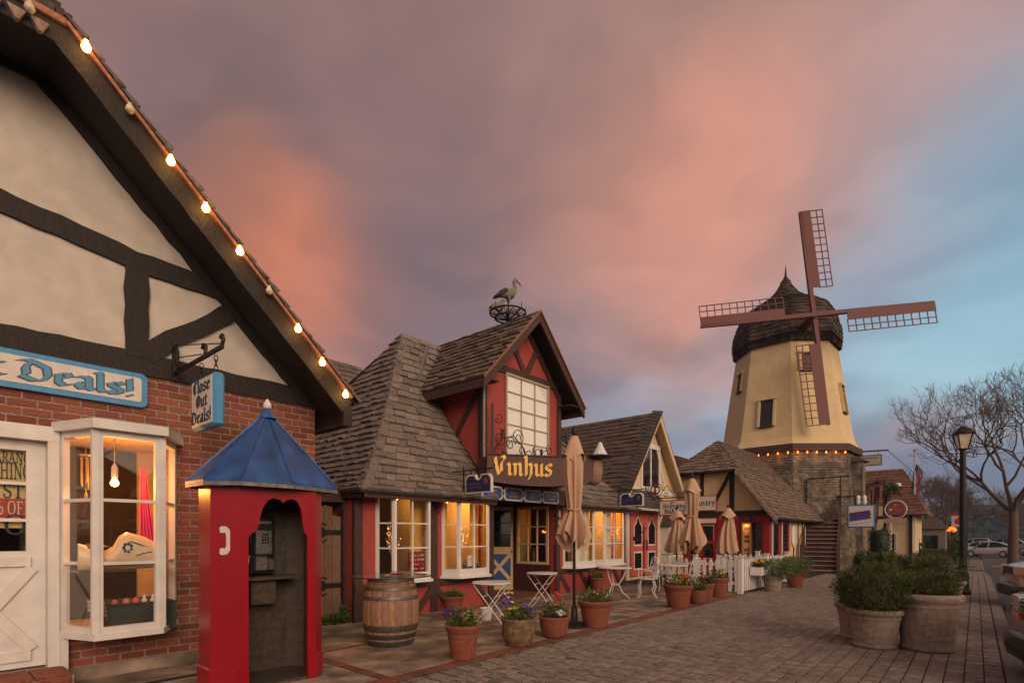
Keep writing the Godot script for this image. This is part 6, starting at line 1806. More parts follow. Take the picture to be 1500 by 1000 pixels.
	g = G.new(); g.hexa([ac + V(-0.4, 4.7, -0.45), ac + V(0.42, 4.7, -0.45), ac + V(0.42, 4.7, 0.45), ac + V(-0.4, 4.7, 0.45), ac + V(-0.4, 4.95, -0.2), ac + V(0.1, 4.95, -0.2), ac + V(0.1, 4.95, 0.2), ac + V(-0.4, 4.95, 0.2)]); part(ax, "annex_roof", g, M.shingle_dark)
	# ---- sails ----
	var n := V(sin(deg_to_rad(36.0)), 0.10, cos(deg_to_rad(36.0))).normalized()
	var hub := V(-5.29, 10.80, -25.84) - C
	var sx := Vector3.UP.cross(n).normalized(); var sy := n.cross(sx)
	g = G.new(); g.tube([hub + n * 0.25, hub - n * 1.9], 0.16, 0.2, 10); part(S, "axle", g, M.sail_red)
	for k in 4:
		var an := k * PI / 2 + deg_to_rad(4.5) + PI / 2
		var d := sx * cos(an) + sy * sin(an)
		var w := -sx * sin(an) + sy * cos(an)   # towards the boarded side
		var t := Transform3D(Basis(d, w, d.cross(w)), hub + n * 0.1)
		if absf(sin(an)) < 0.5: t.origin += n * 0.12
		g = G.new(); g.t = t
		var L := 4.78
		g.hexa([V(0, -0.09, -0.09), V(L, -0.05, -0.05), V(L, -0.05, 0.05), V(0, -0.09, 0.09), V(0, 0.09, -0.09), V(L, 0.05, -0.05), V(L, 0.05, 0.05), V(0, 0.09, 0.09)])
		var sail := part(S, "sail", g, M.sail_red)
		g = G.new(); g.t = t
		g.bb(V(1.25, -0.40, 0.05), V(L, -0.03, 0.075)); part(sail, "boarding", g, M.sail_red)
		var nb := 11
		for i in nb + 1:
			g = G.new(); g.t = t
			var x := lerpf(1.25, L - 0.02, float(i) / nb)
			g.bb(V(x - 0.016, -0.92, 0.02), V(x + 0.016, -0.36, 0.05)); part(sail, "sail_bar", g, M.sail_red)
		for y in [-0.91, -0.66]:
			g = G.new(); g.t = t; g.bb(V(1.25, y - 0.016, 0.03), V(L, y + 0.016, 0.062)); part(sail, "lath", g, M.sail_red)

func build_stairs() -> void:
	var S := thing("wooden_stairs", "dark red wooden stairs rising to the windmill's landing", "stairs", V(-4.6, 0, -24.0))
	var w := 1.15; var n := 14; var t := Transform3D(Basis(Vector3.UP, deg_to_rad(8.0)), V(-4.52, -0.04, -23.2))
	var g := G.new()
	for i in n:
		g = G.new(); g.t = t
		var y := 0.17 * (i + 1); var z := -0.27 * i
		g.bb(V(-w / 2, y - 0.04, z), V(w / 2, y, z - 0.30)); part_at(S, "tread", g, M.step_wood)
		g = G.new(); g.t = t; g.bb(V(-w / 2, y - 0.17, z - 0.03), V(w / 2, y - 0.04, z - 0.05)); g.k = Color(0.6, 0.6, 0.6); part_at(S, "riser", g, M.step_wood)
		g = G.new(); g.t = t; g.k = Color(2.0, 2.0, 2.0); g.bb(V(-w / 2, y - 0.035, z + 0.001), V(w / 2, y + 0.004, z + 0.012)); part_at(S, "nosing", g, M.kerb_stone)
	for s in [-1, 1]:
		g = G.new(); g.t = t
		var x: float = s * (w / 2 + 0.03)
		g.bar(V(x, 0.06, 0.05), V(x, 0.17 * n, -0.27 * n), 0.05, 0.3, V(0, 1, 0.4)); part_at(S, "stringer", g, M.step_wood)
		g = G.new(); g.t = t; g.bb(V(x - 0.06, -0.6, 0.1), V(x + 0.06, 1.15, -0.02)); part_at(S, "newel", g, M.step_wood)
		g = G.new(); g.t = t; g.bar(V(x, 1.1, 0.04), V(x, 1.0 + 0.17 * n, -0.27 * n), 0.07, 0.06); part_at(S, "handrail", g, M.step_wood)
		for i in range(1, n * 2):
			g = G.new(); g.t = t; g.bar(V(x, 0.1 + 0.085 * i, -0.135 * i), V(x, 1.06 + 0.085 * i, -0.135 * i), 0.03, 0.03, V(1, 0, 0)); part_at(S, "baluster", g, M.step_wood)
	g = G.new(); g.t = t; g.bb(V(-1.0, 0.17 * n - 0.08, -0.27 * n), V(0.95, 0.17 * n, -0.27 * n - 1.6)); part_at(S, "landing", g, M.step_wood)
	for p in [[-0.95, -4.0], [0.9, -3.9], [0.9, -5.2], [-0.95, -5.2]]:
		g = G.new(); g.t = t; g.bb(V(p[0] - 0.06, -0.6, p[1] - 0.06), V(p[0] + 0.06, 3.5, p[1] + 0.06)); part_at(S, "post", g, M.step_wood)
	g = G.new(); g.t = t; g.bar(V(0.6, 3.4, -3.95), V(0.9, 3.4, -3.95), 0.06, 0.06); g.bar(V(0.9, 3.4, -3.95), V(0.9, 3.4, -5.2), 0.06, 0.06); g.bar(V(-0.95, 3.4, -3.95), V(-0.6, 3.4, -3.95), 0.06, 0.06); part_at(S, "rail", g, M.step_wood)
	for i in 4:
		g = G.new(); g.t = t
		var x := 0.68 + i * 0.06
		g.bar(V(x, 2.4, -3.95), V(x, 3.38, -3.95), 0.02, 0.02, V(1, 0, 0)); part_at(S, "baluster", g, M.step_wood)
	# arched iron pergola frame over the landing
	g = G.new(); g.t = t
	for x in [-0.62, 0.62]: g.tube([V(x, 1.6, -2.6), V(x, 3.9, -2.6)], 0.03)
	g.tube([V(-0.62, 3.9, -2.6), V(0.95, 3.95, -2.6)], 0.025)
	part_at(S, "iron_frame", g, M.iron)

func part_at(p: Node3D, called: String, g: G, m: Material) -> MeshInstance3D:
	return wpart(p, called, g, m)

# ---------- plants ----------
func leaves(g: G, ce: Vector3, rad: Vector3, n: int, ln: float, wd: float, cols: Array, hollow := 0.35, up := 0.4) -> void:
	for i in n:
		var d := V(rng.randfn(), rng.randfn(), rng.randfn()).normalized()
		var r := lerpf(hollow, 1.0, pow(rng.randf(), 0.6)) * (1.0 + 0.14 * sin(d.x * 7.0 + d.z * 5.0) * cos(d.y * 6.0))
		var p := ce + d * r * rad
		var o := (d + V(rn(-0.8, 0.8), rn(-0.4, 0.8) + up, rn(-0.8, 0.8))).normalized()
		var s := o.cross(V(rng.randfn(), rng.randfn(), rng.randfn())).normalized()
		var l := ln * rn(0.6, 1.3); var w := wd * rn(0.6, 1.3)
		var c: Color = cols[rng.randi() % cols.size()]
		var k := rn(0.7, 1.3)
		g.k = Color(c.r * k, c.g * k, c.b * k)
		var up2 := o.cross(s) * w * 0.25
		g.tri(p, p + o * l * 0.5 + s * w * 0.5 + up2, p + o * l); g.tri(p, p + o * l, p + o * l * 0.5 - s * w * 0.5 + up2)

func blooms(g: G, ce: Vector3, rad: Vector3, n: int, sz: float, cols: Array) -> void:
	for i in n:
		var a := rng.randf() * TAU
		var rr := sqrt(rng.randf())
		var p := ce + V(cos(a) * rr * rad.x, rn(0.2, 1.0) * rad.y * (1.0 - 0.4 * rr), sin(a) * rr * rad.z)
		var nrm := (V(rn(-0.5, 0.9), 1.0, rn(-0.3, 1.0))).normalized()
		var s := nrm.cross(V(rng.randfn(), 0.2, rng.randfn())).normalized(); var t := nrm.cross(s)
		g.k = cols[rng.randi() % cols.size()]
		for j in 5:
			var a0 := TAU * j / 5; var a1 := TAU * (j + 0.9) / 5
			var m0 := (s * cos(a0) + t * sin(a0)) * sz; var m1 := (s * cos(a1) + t * sin(a1)) * sz
			g.q(p, p + m0 * 0.8 + nrm * sz * 0.15, p + (m0 + m1) * 0.62 + nrm * sz * 0.3, p + m1 * 0.8 + nrm * sz * 0.15)

const GREEN := [Color(1.1, 1.3, 0.6), Color(0.8, 1.0, 0.5), Color(1.6, 1.6, 0.8), Color(0.6, 0.8, 0.5)]
const DARKG := [Color(0.75, 0.75, 0.45), Color(1.0, 0.9, 0.5), Color(1.35, 1.1, 0.6), Color(0.5, 0.5, 0.35)]
const OLIVE := [Color(0.8, 0.72, 0.4), Color(1.15, 0.95, 0.5), Color(1.7, 1.25, 0.6), Color(0.45, 0.45, 0.3), Color(0.6, 0.6, 0.4)]
const GREYG := [Color(1.7, 1.6, 2.0), Color(2.0, 2.0, 2.0), Color(1.3, 1.3, 1.5)]
const VIOLET := [Color(0.16, 0.05, 0.42), Color(0.22, 0.08, 0.50), Color(0.12, 0.05, 0.32)]
const PALE := [Color(0.7, 0.62, 0.30), Color(0.75, 0.7, 0.5), Color(0.6, 0.5, 0.15)]
const WHITEF := [Color(0.75, 0.72, 0.66), Color(0.65, 0.62, 0.55)]
const REDF := [Color(0.75, 0.06, 0.05), Color(0.85, 0.12, 0.09)]
const ORANGEF := [Color(0.8, 0.25, 0.03), Color(0.75, 0.18, 0.04)]
const YELLOWF := [Color(0.8, 0.52, 0.02), Color(0.75, 0.45, 0.03)]

# flower pot: profile scaled by top radius and height
func pot(at: Vector3, r: float, h: float, m: Material, label: String, style: int, plants: Array, leafset: Array, leafh: float, group: String, called := "flower_pot", leafn := 420) -> Node3D:
	var t := thing(called, label, "flower pot", at, rng.randf() * TAU, group)
	var g := G.new()
	var pr := []
	if style == 0:
		pr = [Vector2(0.001, 0), Vector2(r * 0.64, 0), Vector2(r * 0.66, 0.01), Vector2(r * 0.86, h * 0.76), Vector2(r * 0.87, h * 0.78), Vector2(r * 0.93, h * 0.80), Vector2(r * 0.94, h * 0.86), Vector2(r * 0.97, h * 0.88), Vector2(r, h * 0.91), Vector2(r, h * 0.97), Vector2(r * 0.96, h), Vector2(r * 0.86, h), Vector2(r * 0.84, h * 0.9)]
	elif style == 1:
		pr = [Vector2(0.001, 0), Vector2(r * 0.70, 0), Vector2(r * 0.74, h * 0.04), Vector2(r * 0.78, h * 0.1), Vector2(r * 0.95, h * 0.35), Vector2(r * 0.97, h * 0.6), Vector2(r * 0.94, h * 0.82), Vector2(r * 1.0, h * 0.9), Vector2(r * 1.0, h * 0.97), Vector2(r * 0.96, h), Vector2(r * 0.86, h), Vector2(r * 0.84, h * 0.9)]
	elif style == 2:
		pr = [Vector2(0.001, 0), Vector2(r * 0.72, 0), Vector2(r * 0.76, h * 0.02), Vector2(r * 0.78, h * 0.06), Vector2(r * 0.745, h * 0.09), Vector2(r * 0.74, h * 0.12), Vector2(r * 0.80, h * 0.5), Vector2(r * 0.86, h * 0.74), Vector2(r * 0.90, h * 0.76), Vector2(r * 0.90, h * 0.80), Vector2(r * 0.885, h * 0.82), Vector2(r * 0.95, h * 0.86), Vector2(r, h * 0.90), Vector2(r * 1.01, h * 0.95), Vector2(r * 0.97, h * 0.99), Vector2(r * 0.92, h), Vector2(r * 0.85, h), Vector2(r * 0.83, h * 0.9)]
	else:
		pr = [Vector2(0.001, 0), Vector2(r * 0.62, 0), Vector2(r * 0.7, h * 0.08), Vector2(r * 0.92, h * 0.5), Vector2(r * 0.95, h * 0.86), Vector2(r, h * 0.9), Vector2(r, h), Vector2(r * 0.9, h), Vector2(r * 0.88, h * 0.9)]
	g.lathe(pr, 28, Vector3.ZERO, 0.004)
	part(t, "pot", g, m)
	g = G.new(); g.lathe([Vector2(r * 0.86, h * 0.90), Vector2(r * 0.5, h * 0.93), Vector2(0.001, h * 0.95)], 18); part(t, "soil", g, M.soil)
	if leafh > 0.0:
		g = G.new(); leaves(g, V(0, h + leafh * 0.22, 0), V(r * 0.95, leafh * 0.6, r * 0.95), leafn, 0.05, 0.026, leafset, 0.1)
		part(t, "foliage", g, M.leaf)
	for p in plants:
		g = G.new()
		var off := V(p[3], 0, p[4]) * r
		off = off.rotated(Vector3.UP, -t.rotation.y)
		blooms(g, V(0, h + 0.03, 0) + off, V(r * p[5], leafh * p[6] * 0.9, r * p[5]), int(p[1] * 1.6), p[2] * 1.15, p[0])
		part(t, "flowers", g, M.petal)
	return t

func shrub(p: Node3D, ce: Vector3, rad: Vector3, n: int, ln: float, wd: float, cols: Array) -> void:
	var g := G.new()
	for i in 26:
		var d := V(rng.randfn(), absf(rng.randfn()) + 0.2, rng.randfn()).normalized()
		g.tube([ce - V(0, rad.y * 0.9, 0), ce + d * rad * 0.35, ce + d * rad * 0.9], 0.008, 0.003, 4)
	part(p, "stems", g, M.bark)
	g = G.new()
	# sprigs: clumps spread through the crown so that gaps remain
	var clumps := n / 20
	for c in clumps:
		var d := V(rng.randfn(), rng.randfn() * 0.9 + 0.15, rng.randfn()).normalized()
		var q := ce + d * rad * lerpf(0.45, 0.96, pow(rng.randf(), 0.4)) * (1.0 + 0.07 * sin(d.x * 9 + d.z * 7))
		leaves(g, q, V(0.075, 0.085, 0.075) * (rad.x / 0.5) * rn(0.7, 1.2), 26, ln, wd, [cols[rng.randi() % cols.size()]], 0.0, 0.4)
	part(p, "foliage", g, M.leaf)

# ---------- props ----------
func build_barrel() -> void:
	var at := V(-5.95, 0, -4.38)
	var t := thing("wine_barrel", "upright oak wine barrel with grey hoops carrying a glass top", "barrel", at)
	var H := 0.90
	var rad := func(y: float) -> float: return 0.285 + 0.085 * (1.0 - pow((y / H - 0.5) * 2.0, 2.0))
	var ns := 26
	for i in ns:
		var a0 := TAU * i / ns + 0.004; var a1 := TAU * (i + 1) / ns - 0.004
		var rows := []
		for j in 10:
			var y := H * j / 9.0
			var r: float = rad.call(y)
			rows.append(PackedVector3Array([V(cos(a0) * (r - 0.012), y, sin(a0) * (r - 0.012)), V(cos(a0) * r, y, sin(a0) * r), V(cos((a0 + a1) / 2) * (r + 0.003), y, sin((a0 + a1) / 2) * (r + 0.003)), V(cos(a1) * r, y, sin(a1) * r), V(cos(a1) * (r - 0.012), y, sin(a1) * (r - 0.012))]))
		rows.reverse()
		var g := G.new(); var tn := rn(0.8, 1.2); g.k = Color(tn, tn * rn(0.92, 1.05), tn * rn(0.85, 1.1))
		g.grid(rows); part(t, "stave", g, M.barrel_oak)
	for q in [[0.0, 0.075, 0.8], [0.10, 0.065, 0.7], [0.20, 0.085, 0.9], [0.61, 0.05, 1.0], [0.735, 0.042, 1.0], [0.85, 0.048, 1.1]]:
		var g := G.new(); g.k = Color(q[2], q[2], q[2])
		var y0: float = q[0]; var y1: float = q[0] + q[1]
		var r0: float = rad.call(y0) + 0.008; var r1: float = rad.call(y1) + 0.008
		g.lathe([Vector2(r0 - 0.01, y0), Vector2(r0, y0 + 0.002), Vector2(r1, y1 - 0.002), Vector2(r1 - 0.01, y1)], 40); part(t, "hoop", g, M.barrel_hoop)
	var g := G.new(); g.lathe([Vector2(rad.call(H) - 0.02, H - 0.03), Vector2(0.001, H - 0.03)], 26); part(t, "head", g, M.barrel_oak)
	# round glass top with papers
	g = G.new(); g.lathe([Vector2(0.001, 0.0), Vector2(0.52, 0.0), Vector2(0.52, 0.012), Vector2(0.001, 0.012)], 48)
	var gt := solo("glass_tabletop", "round glass tabletop resting on the oak barrel", "tabletop", g, M.table_glass); gt.position = at + V(0, H + 0.001, 0)
	g = G.new(); g.k = Color(0.02, 0.035, 0.03); g.lathe([Vector2(0.521, -0.001), Vector2(0.532, 0.0), Vector2(0.532, 0.012), Vector2(0.521, 0.013)], 48); part(gt, "rim", g, M.gloss)
	var pl := ["red and white leaflet lying left on the barrel's glass top", "folded grey newspaper lying right on the barrel's glass top", "small pink flyer on top of the leaflets on the barrel"]
	for i in 3:
		var rows := []
		for a in 5:
			var rw := PackedVector3Array()
			for b in 7: rw.append(V(-0.10 + a * 0.05, 0.012 + 0.012 * sin(b * 0.9 + i) * (b / 6.0) + i * 0.012, -0.14 + b * 0.047))
			rows.append(rw)
		g = G.new(); g.k = [Color(0.5, 0.30, 0.27), Color(0.5, 0.47, 0.44), Color(0.6, 0.25, 0.25)][i]; g.grid(rows)
		for a in 4:
			g.k = Color(0.12, 0.12, 0.13) if i == 1 else Color(0.35, 0.03, 0.04)
			g.bb(V(-0.08 + a * 0.045, 0.027 + i * 0.012, -0.10), V(-0.06 + a * 0.045, 0.029 + i * 0.012, 0.0))
		var o := solo("leaflet", pl[i], "leaflet", g, M.any, "papers on the barrel top"); o.position = at + V([0.05, 0.02, 0.10][i], H + 0.013, [0.0, -0.22, -0.05][i]); o.rotation.y = [0.5, -0.3, 1.1][i]

func bistro_table(at: Vector3, turn: float, label: String) -> void:
	var t := thing("folding_table", label, "table", at, turn, "white folding bistro tables")
	var g := G.new(); g.lathe([Vector2(0.001, 0.70), Vector2(0.28, 0.70), Vector2(0.30, 0.695), Vector2(0.305, 0.705), Vector2(0.30, 0.722), Vector2(0.001, 0.722)], 36); part(t, "table_top", g, M.white_metal)
	for s in [-1, 1]:
		for k in [-1, 1]:
			g = G.new(); g.tube([V(k * 0.25, 0.69, s * (0.20 if k > 0 else 0.17)), V(-k * 0.27, 0.01, s * (0.20 if k > 0 else 0.17))], 0.009, 0.009, 6); part(t, "leg", g, M.white_metal)
	g = G.new()
	for q in [[0.25, 0.68, 0.2], [-0.25, 0.68, 0.17], [-0.27, 0.02, 0.2], [0.27, 0.02, 0.17], [0.10, 0.5, 0.2], [-0.10, 0.5, 0.17], [-0.14, 0.2, 0.2], [0.14, 0.2, 0.17]]:
		g.tube([V(q[0], q[1], -q[2]), V(q[0], q[1], q[2])], 0.007)
	part(t, "cross_bar", g, M.white_metal)

func parasol(at: Vector3, hgt: float, top: float, low: float, r: float, tie: float, label: String, base: bool, wob: float) -> void:
	var t := thing("closed_parasol", label, "parasol", at, rng.randf() * 6.0, "closed beige parasols")
	var g := G.new(); g.k = Color(0.5, 0.4, 0.35)
	g.tube([V(0, 0.03, 0), V(0, hgt, 0)], 0.024, 0.022, 8); part(t, "pole", g, M.iron)
	g = G.new(); g.lathe([Vector2(0.03, hgt - 0.05), Vector2(0.045, hgt), Vector2(0.03, hgt + 0.06), Vector2(0.001, hgt + 0.09)], 8); part(t, "finial", g, M.iron)
	if base:
		g = G.new(); g.lathe([Vector2(0.001, 0.0), Vector2(0.29, 0.0), Vector2(0.30, 0.02), Vector2(0.26, 0.045), Vector2(0.06, 0.07), Vector2(0.045, 0.3), Vector2(0.03, 0.31)], 24); part(t, "base", g, M.iron)
	# folded canopy with deep pleats
	var rows := []
	var n := 72
	for i in 30:
		var u := i / 29.0
		var y := lerpf(top, low, u)
		var rr: float
		if tie < 0.0: rr = lerpf(0.05, r, pow(u, 0.85))
		elif u < 0.22: rr = lerpf(0.05, r * 0.78, u / 0.22)
		elif u < tie: rr = lerpf(r * 0.72, r * 0.42, (u - 0.22) / (tie - 0.22))
		else: rr = lerpf(r * 0.42, r, pow((u - tie) / (1.0 - tie), 0.7))
		var am := 0.10 + 0.30 * smoothstep(0.1, 0.5, u) + (0.20 * smoothstep(tie, 1.0, u) if tie > 0.0 else -0.12 * u)
		var rw := PackedVector3Array()
		for j in n:
			var a := TAU * j / n
			var pl := sin(a * 8.0 + 0.9 * sin(u * 4.0 + wob) + wob) + 0.45 * sin(a * 5.0 + u * 3.0 + wob * 2.0)
			var q := rr * (1.0 + am * pl * 0.75)
			var yy := y
			yy = y + smoothstep(0.72, 1.0, u) * (0.11 * sin(a * 8.0 + wob) + 0.08 * sin(a * 3.0 + wob)) * (1.0 if tie > 0.0 else 0.35)
			rw.append(V(cos(a) * q + 0.03 * sin(u * 5.0 + wob), yy, sin(a) * q))
		rows.append(rw)
	g = G.new(); g.grid(rows, true); part(t, "canopy", g, M.canvas)
	# cap flap near the top
	rows = []
	for i in 6:
		var u := i / 5.0
		var rw := PackedVector3Array()
		for j in n:
			var a := TAU * j / n
			var q := lerpf(0.06, r * 0.95, pow(u, 0.9)) * (1.0 + 0.10 * u * sin(a * 4.0 + wob))
			rw.append(V(cos(a) * q, lerpf(top + 0.02, top - (top - low) * 0.20, u) + (0.05 * sin(a * 4.0 + wob) if i == 5 else 0.0), sin(a) * q))
		rows.append(rw)
	g = G.new(); g.grid(rows, true); part(t, "vent_cap", g, M.canvas)
	if tie < 0.0: return
	g = G.new()
	var rg := []
	for j in 20: rg.append(V(cos(TAU * j / 20) * r * 0.52, lerpf(top, low, tie) + 0.02 * sin(j * 1.7), sin(TAU * j / 20) * r * 0.52))
	g.tube(rg, 0.016, 0.016, 5, true); part(t, "tie_strap", g, M.canvas)

func scroll_pts(c: Vector3, r: float, a0: float, turns: float, ax: Vector3, ay: Vector3) -> Array:
	var o := []
	for i in 16:
		var u := i / 15.0
		var a := a0 + turns * TAU * u
		o.append(c + (ax * cos(a) + ay * sin(a)) * r * (1.0 - 0.7 * u))
	return o

func iron_chair(at: Vector3, turn: float, label: String) -> void:
	var t := thing("garden_chair", label, "chair", at, turn, "white scrollwork garden chairs")
	var g := G.new(); g.lathe([Vector2(0.001, 0.44), Vector2(0.19, 0.435), Vector2(0.21, 0.45), Vector2(0.19, 0.462), Vector2(0.001, 0.455)], 24); part(t, "seat", g, M.white_metal)
	for a in [0.6, 2.54, 3.74, 5.68]:
		g = G.new(); g.tube([V(cos(a) * 0.17, 0.44, sin(a) * 0.17), V(cos(a) * 0.22, 0.3, sin(a) * 0.22), V(cos(a) * 0.18, 0.14, sin(a) * 0.18), V(cos(a) * 0.26, 0.01, sin(a) * 0.26)], 0.016, 0.012, 6); part(t, "leg", g, M.white_metal)
	g = G.new()
	var ar := []
	for i in 17: ar.append(V(-0.2 - 0.03 * sin(PI * i / 16.0), 0.45 + 0.46 * sin(PI * i / 16.0), cos(PI * i / 16.0) * 0.19))
	g.tube(ar, 0.014, 0.014, 6); part(t, "back_frame", g, M.white_metal)
	g = G.new()
	for s in [-1, 1]:
		g.tube(scroll_pts(V(-0.215, 0.62, s * 0.08), 0.09, 1.57, s * 1.4, V(0, 0, 1), V(0, 1, 0)), 0.009); g.tube(scroll_pts(V(-0.22, 0.77, s * 0.055), 0.07, 4.7, s * 1.3, V(0, 0, 1), V(0, 1, 0)), 0.009)
		g.tube([V(-0.2, 0.46, s * 0.18), V(-0.05, 0.66, s * 0.24), V(0.15, 0.64, s * 0.23), V(0.16, 0.46, s * 0.17)], 0.011)
	g.tube([V(-0.2, 0.46, 0), V(-0.235, 0.9, 0)], 0.009)
	part(t, "back_scrolls", g, M.white_metal)

func scroll_table(at: Vector3, turn: float, label: String) -> void:
	var t := thing("garden_table", label, "table", at, turn, "white scroll-legged garden tables")
	var g := G.new(); g.lathe([Vector2(0.001, 0.69), Vector2(0.38, 0.69), Vector2(0.40, 0.70), Vector2(0.38, 0.715), Vector2(0.001, 0.715)], 32); part(t, "table_top", g, M.white_metal)
	for i in 3:
		var a := TAU * i / 3
		g = G.new(); g.tube([V(cos(a) * 0.26, 0.69, sin(a) * 0.26), V(cos(a) * 0.20, 0.5, sin(a) * 0.20), V(cos(a) * 0.09, 0.32, sin(a) * 0.09), V(cos(a) * 0.18, 0.14, sin(a) * 0.18), V(cos(a) * 0.34, 0.01, sin(a) * 0.34)], 0.017, 0.013, 6); part(t, "leg", g, M.white_metal)
	g = G.new()
	var rg := []
	for j in 14: rg.append(V(cos(TAU * j / 14) * 0.1, 0.32, sin(TAU * j / 14) * 0.1))
	g.tube(rg, 0.01, 0.01, 5, true); part(t, "ring", g, M.white_metal)

func picket_fence(a: Vector3, b: Vector3, n: int, label: String, posts: Array) -> void:
	var t := thing("picket_fence", label, "fence", a, 0.0, "white picket fence runs")
	var d := (b - a); var L := d.length(); d /= L
	var s := d.cross(Vector3.UP)
	var bas := Basis(d, Vector3.UP, s)
	for i in n:
		var x := L * (i + 0.5) / n
		var g := G.new(); g.t = Transform3D(bas, Vector3.ZERO)
		var tn := rn(0.9, 1.05); g.k = Color(tn, tn, tn)
		var w := 0.042; var hh := 0.86 + rn(-0.01, 0.01)
		g.t.origin = d * x
		g.ext(PackedVector2Array([Vector2(-w, 0.05), Vector2(w, 0.05), Vector2(w, hh - 0.12), Vector2(w * 1.15, hh - 0.08), Vector2(w * 0.6, hh - 0.03), Vector2(0, hh), Vector2(-w * 0.6, hh - 0.03), Vector2(-w * 1.15, hh - 0.08), Vector2(-w, hh - 0.12)]), 0.0, 0.022)
		part(t, "picket", g, M.white_fence)
	for y in [0.22, 0.68]:
		var g := G.new(); g.t = Transform3D(bas, Vector3.ZERO); g.bb(V(0, y, -0.04), V(L, y + 0.07, -0.003)); part(t, "rail", g, M.white_fence)
	for q in posts:
		var g := G.new(); g.t = Transform3D(bas, d * (L * q)); g.bb(V(-0.055, 0, -0.075), V(0.055, 0.92, 0.035)); g.bb(V(-0.075, 0.92, -0.095), V(0.075, 0.945, 0.055)); part(t, "post", g, M.white_fence)

func planter_box(at: Vector3, label: String, cols: Array) -> void:
	var t := thing("planter_box", label, "planter", at, 0.0, "white planter boxes on the fence")
	var g := G.new()
	g.bb(V(-0.12, 0, -0.36), V(0.12, 0.02, 0.36)); g.bb(V(-0.14, 0.02, -0.38), V(-0.12, 0.22, 0.38)); g.bb(V(0.12, 0.02, -0.38), V(0.14, 0.22, 0.38)); g.bb(V(-0.12, 0.02, 0.36), V(0.12, 0.22, 0.38)); g.bb(V(-0.12, 0.02, -0.38), V(0.12, 0.22, -0.36))
	part(t, "box", g, M.white_fence)
	g = G.new(); g.bb(V(-0.12, 0.15, -0.36), V(0.12, 0.19, 0.36)); part(t, "soil", g, M.soil)
	g = G.new(); leaves(g, V(0, 0.27, 0), V(0.16, 0.12, 0.36), 420, 0.06, 0.03, GREEN, 0.1); part(t, "foliage", g, M.leaf)
	g = G.new(); blooms(g, V(0, 0.28, 0.05), V(0.12, 0.13, 0.26), 26, 0.035, cols); part(t, "flowers", g, M.petal)

func lamp_post(at: Vector3, hgt: float, label: String) -> void:
	var t := thing("street_lamp", label, "street lamp", at, 0.35, "black street lamps along the kerb")
	var g := G.new(); g.lathe([Vector2(0.001, 0), Vector2(0.16, 0), Vector2(0.16, 0.1), Vector2(0.13, 0.14), Vector2(0.12, 0.5), Vector2(0.09, 0.58), Vector2(0.085, 0.62), Vector2(0.075, 1.2), Vector2(0.06, hgt - 0.62), Vector2(0.085, hgt - 0.60), Vector2(0.05, hgt - 0.56)], 12); part(t, "post", g, M.iron)
	var y0 := hgt - 0.58; var y1 := hgt - 0.2
	g = G.new()
	for i in 4:
		var a := PI / 4 + i * PI / 2
		g.bar(V(cos(a) * 0.11, y0, sin(a) * 0.11), V(cos(a) * 0.21, y1, sin(a) * 0.21), 0.022, 0.022)
	g.lathe([Vector2(0.06, y0 - 0.02), Vector2(0.13, y0), Vector2(0.13, y0 + 0.02), Vector2(0.04, y0 + 0.02)], 4)
	part(t, "lantern_frame", g, M.iron)
	g = G.new(); g.t = Transform3D(Basis(Vector3.UP, PI / 4), Vector3.ZERO)
	g.lathe([Vector2(0.26, y1), Vector2(0.27, y1 + 0.02), Vector2(0.16, y1 + 0.13), Vector2(0.10, y1 + 0.15), Vector2(0.09, y1 + 0.18), Vector2(0.001, y1 + 0.2)], 4); part(t, "lantern_roof", g, M.iron)
	for i in 4:
		var a := PI / 4 + i * PI / 2; var b := a + PI / 2
		g = G.new(); g.q(V(cos(a) * 0.105, y0 + 0.02, sin(a) * 0.105), V(cos(b) * 0.105, y0 + 0.02, sin(b) * 0.105), V(cos(b) * 0.20, y1, sin(b) * 0.20), V(cos(a) * 0.20, y1, sin(a) * 0.20)); part(t, "pane", g, M.lamp_pane)
	g = G.new(); g.ball(V(0, y0 + 0.16, 0), V(0.05, 0.09, 0.05)); part(t, "globe", g, M.bulb_off)

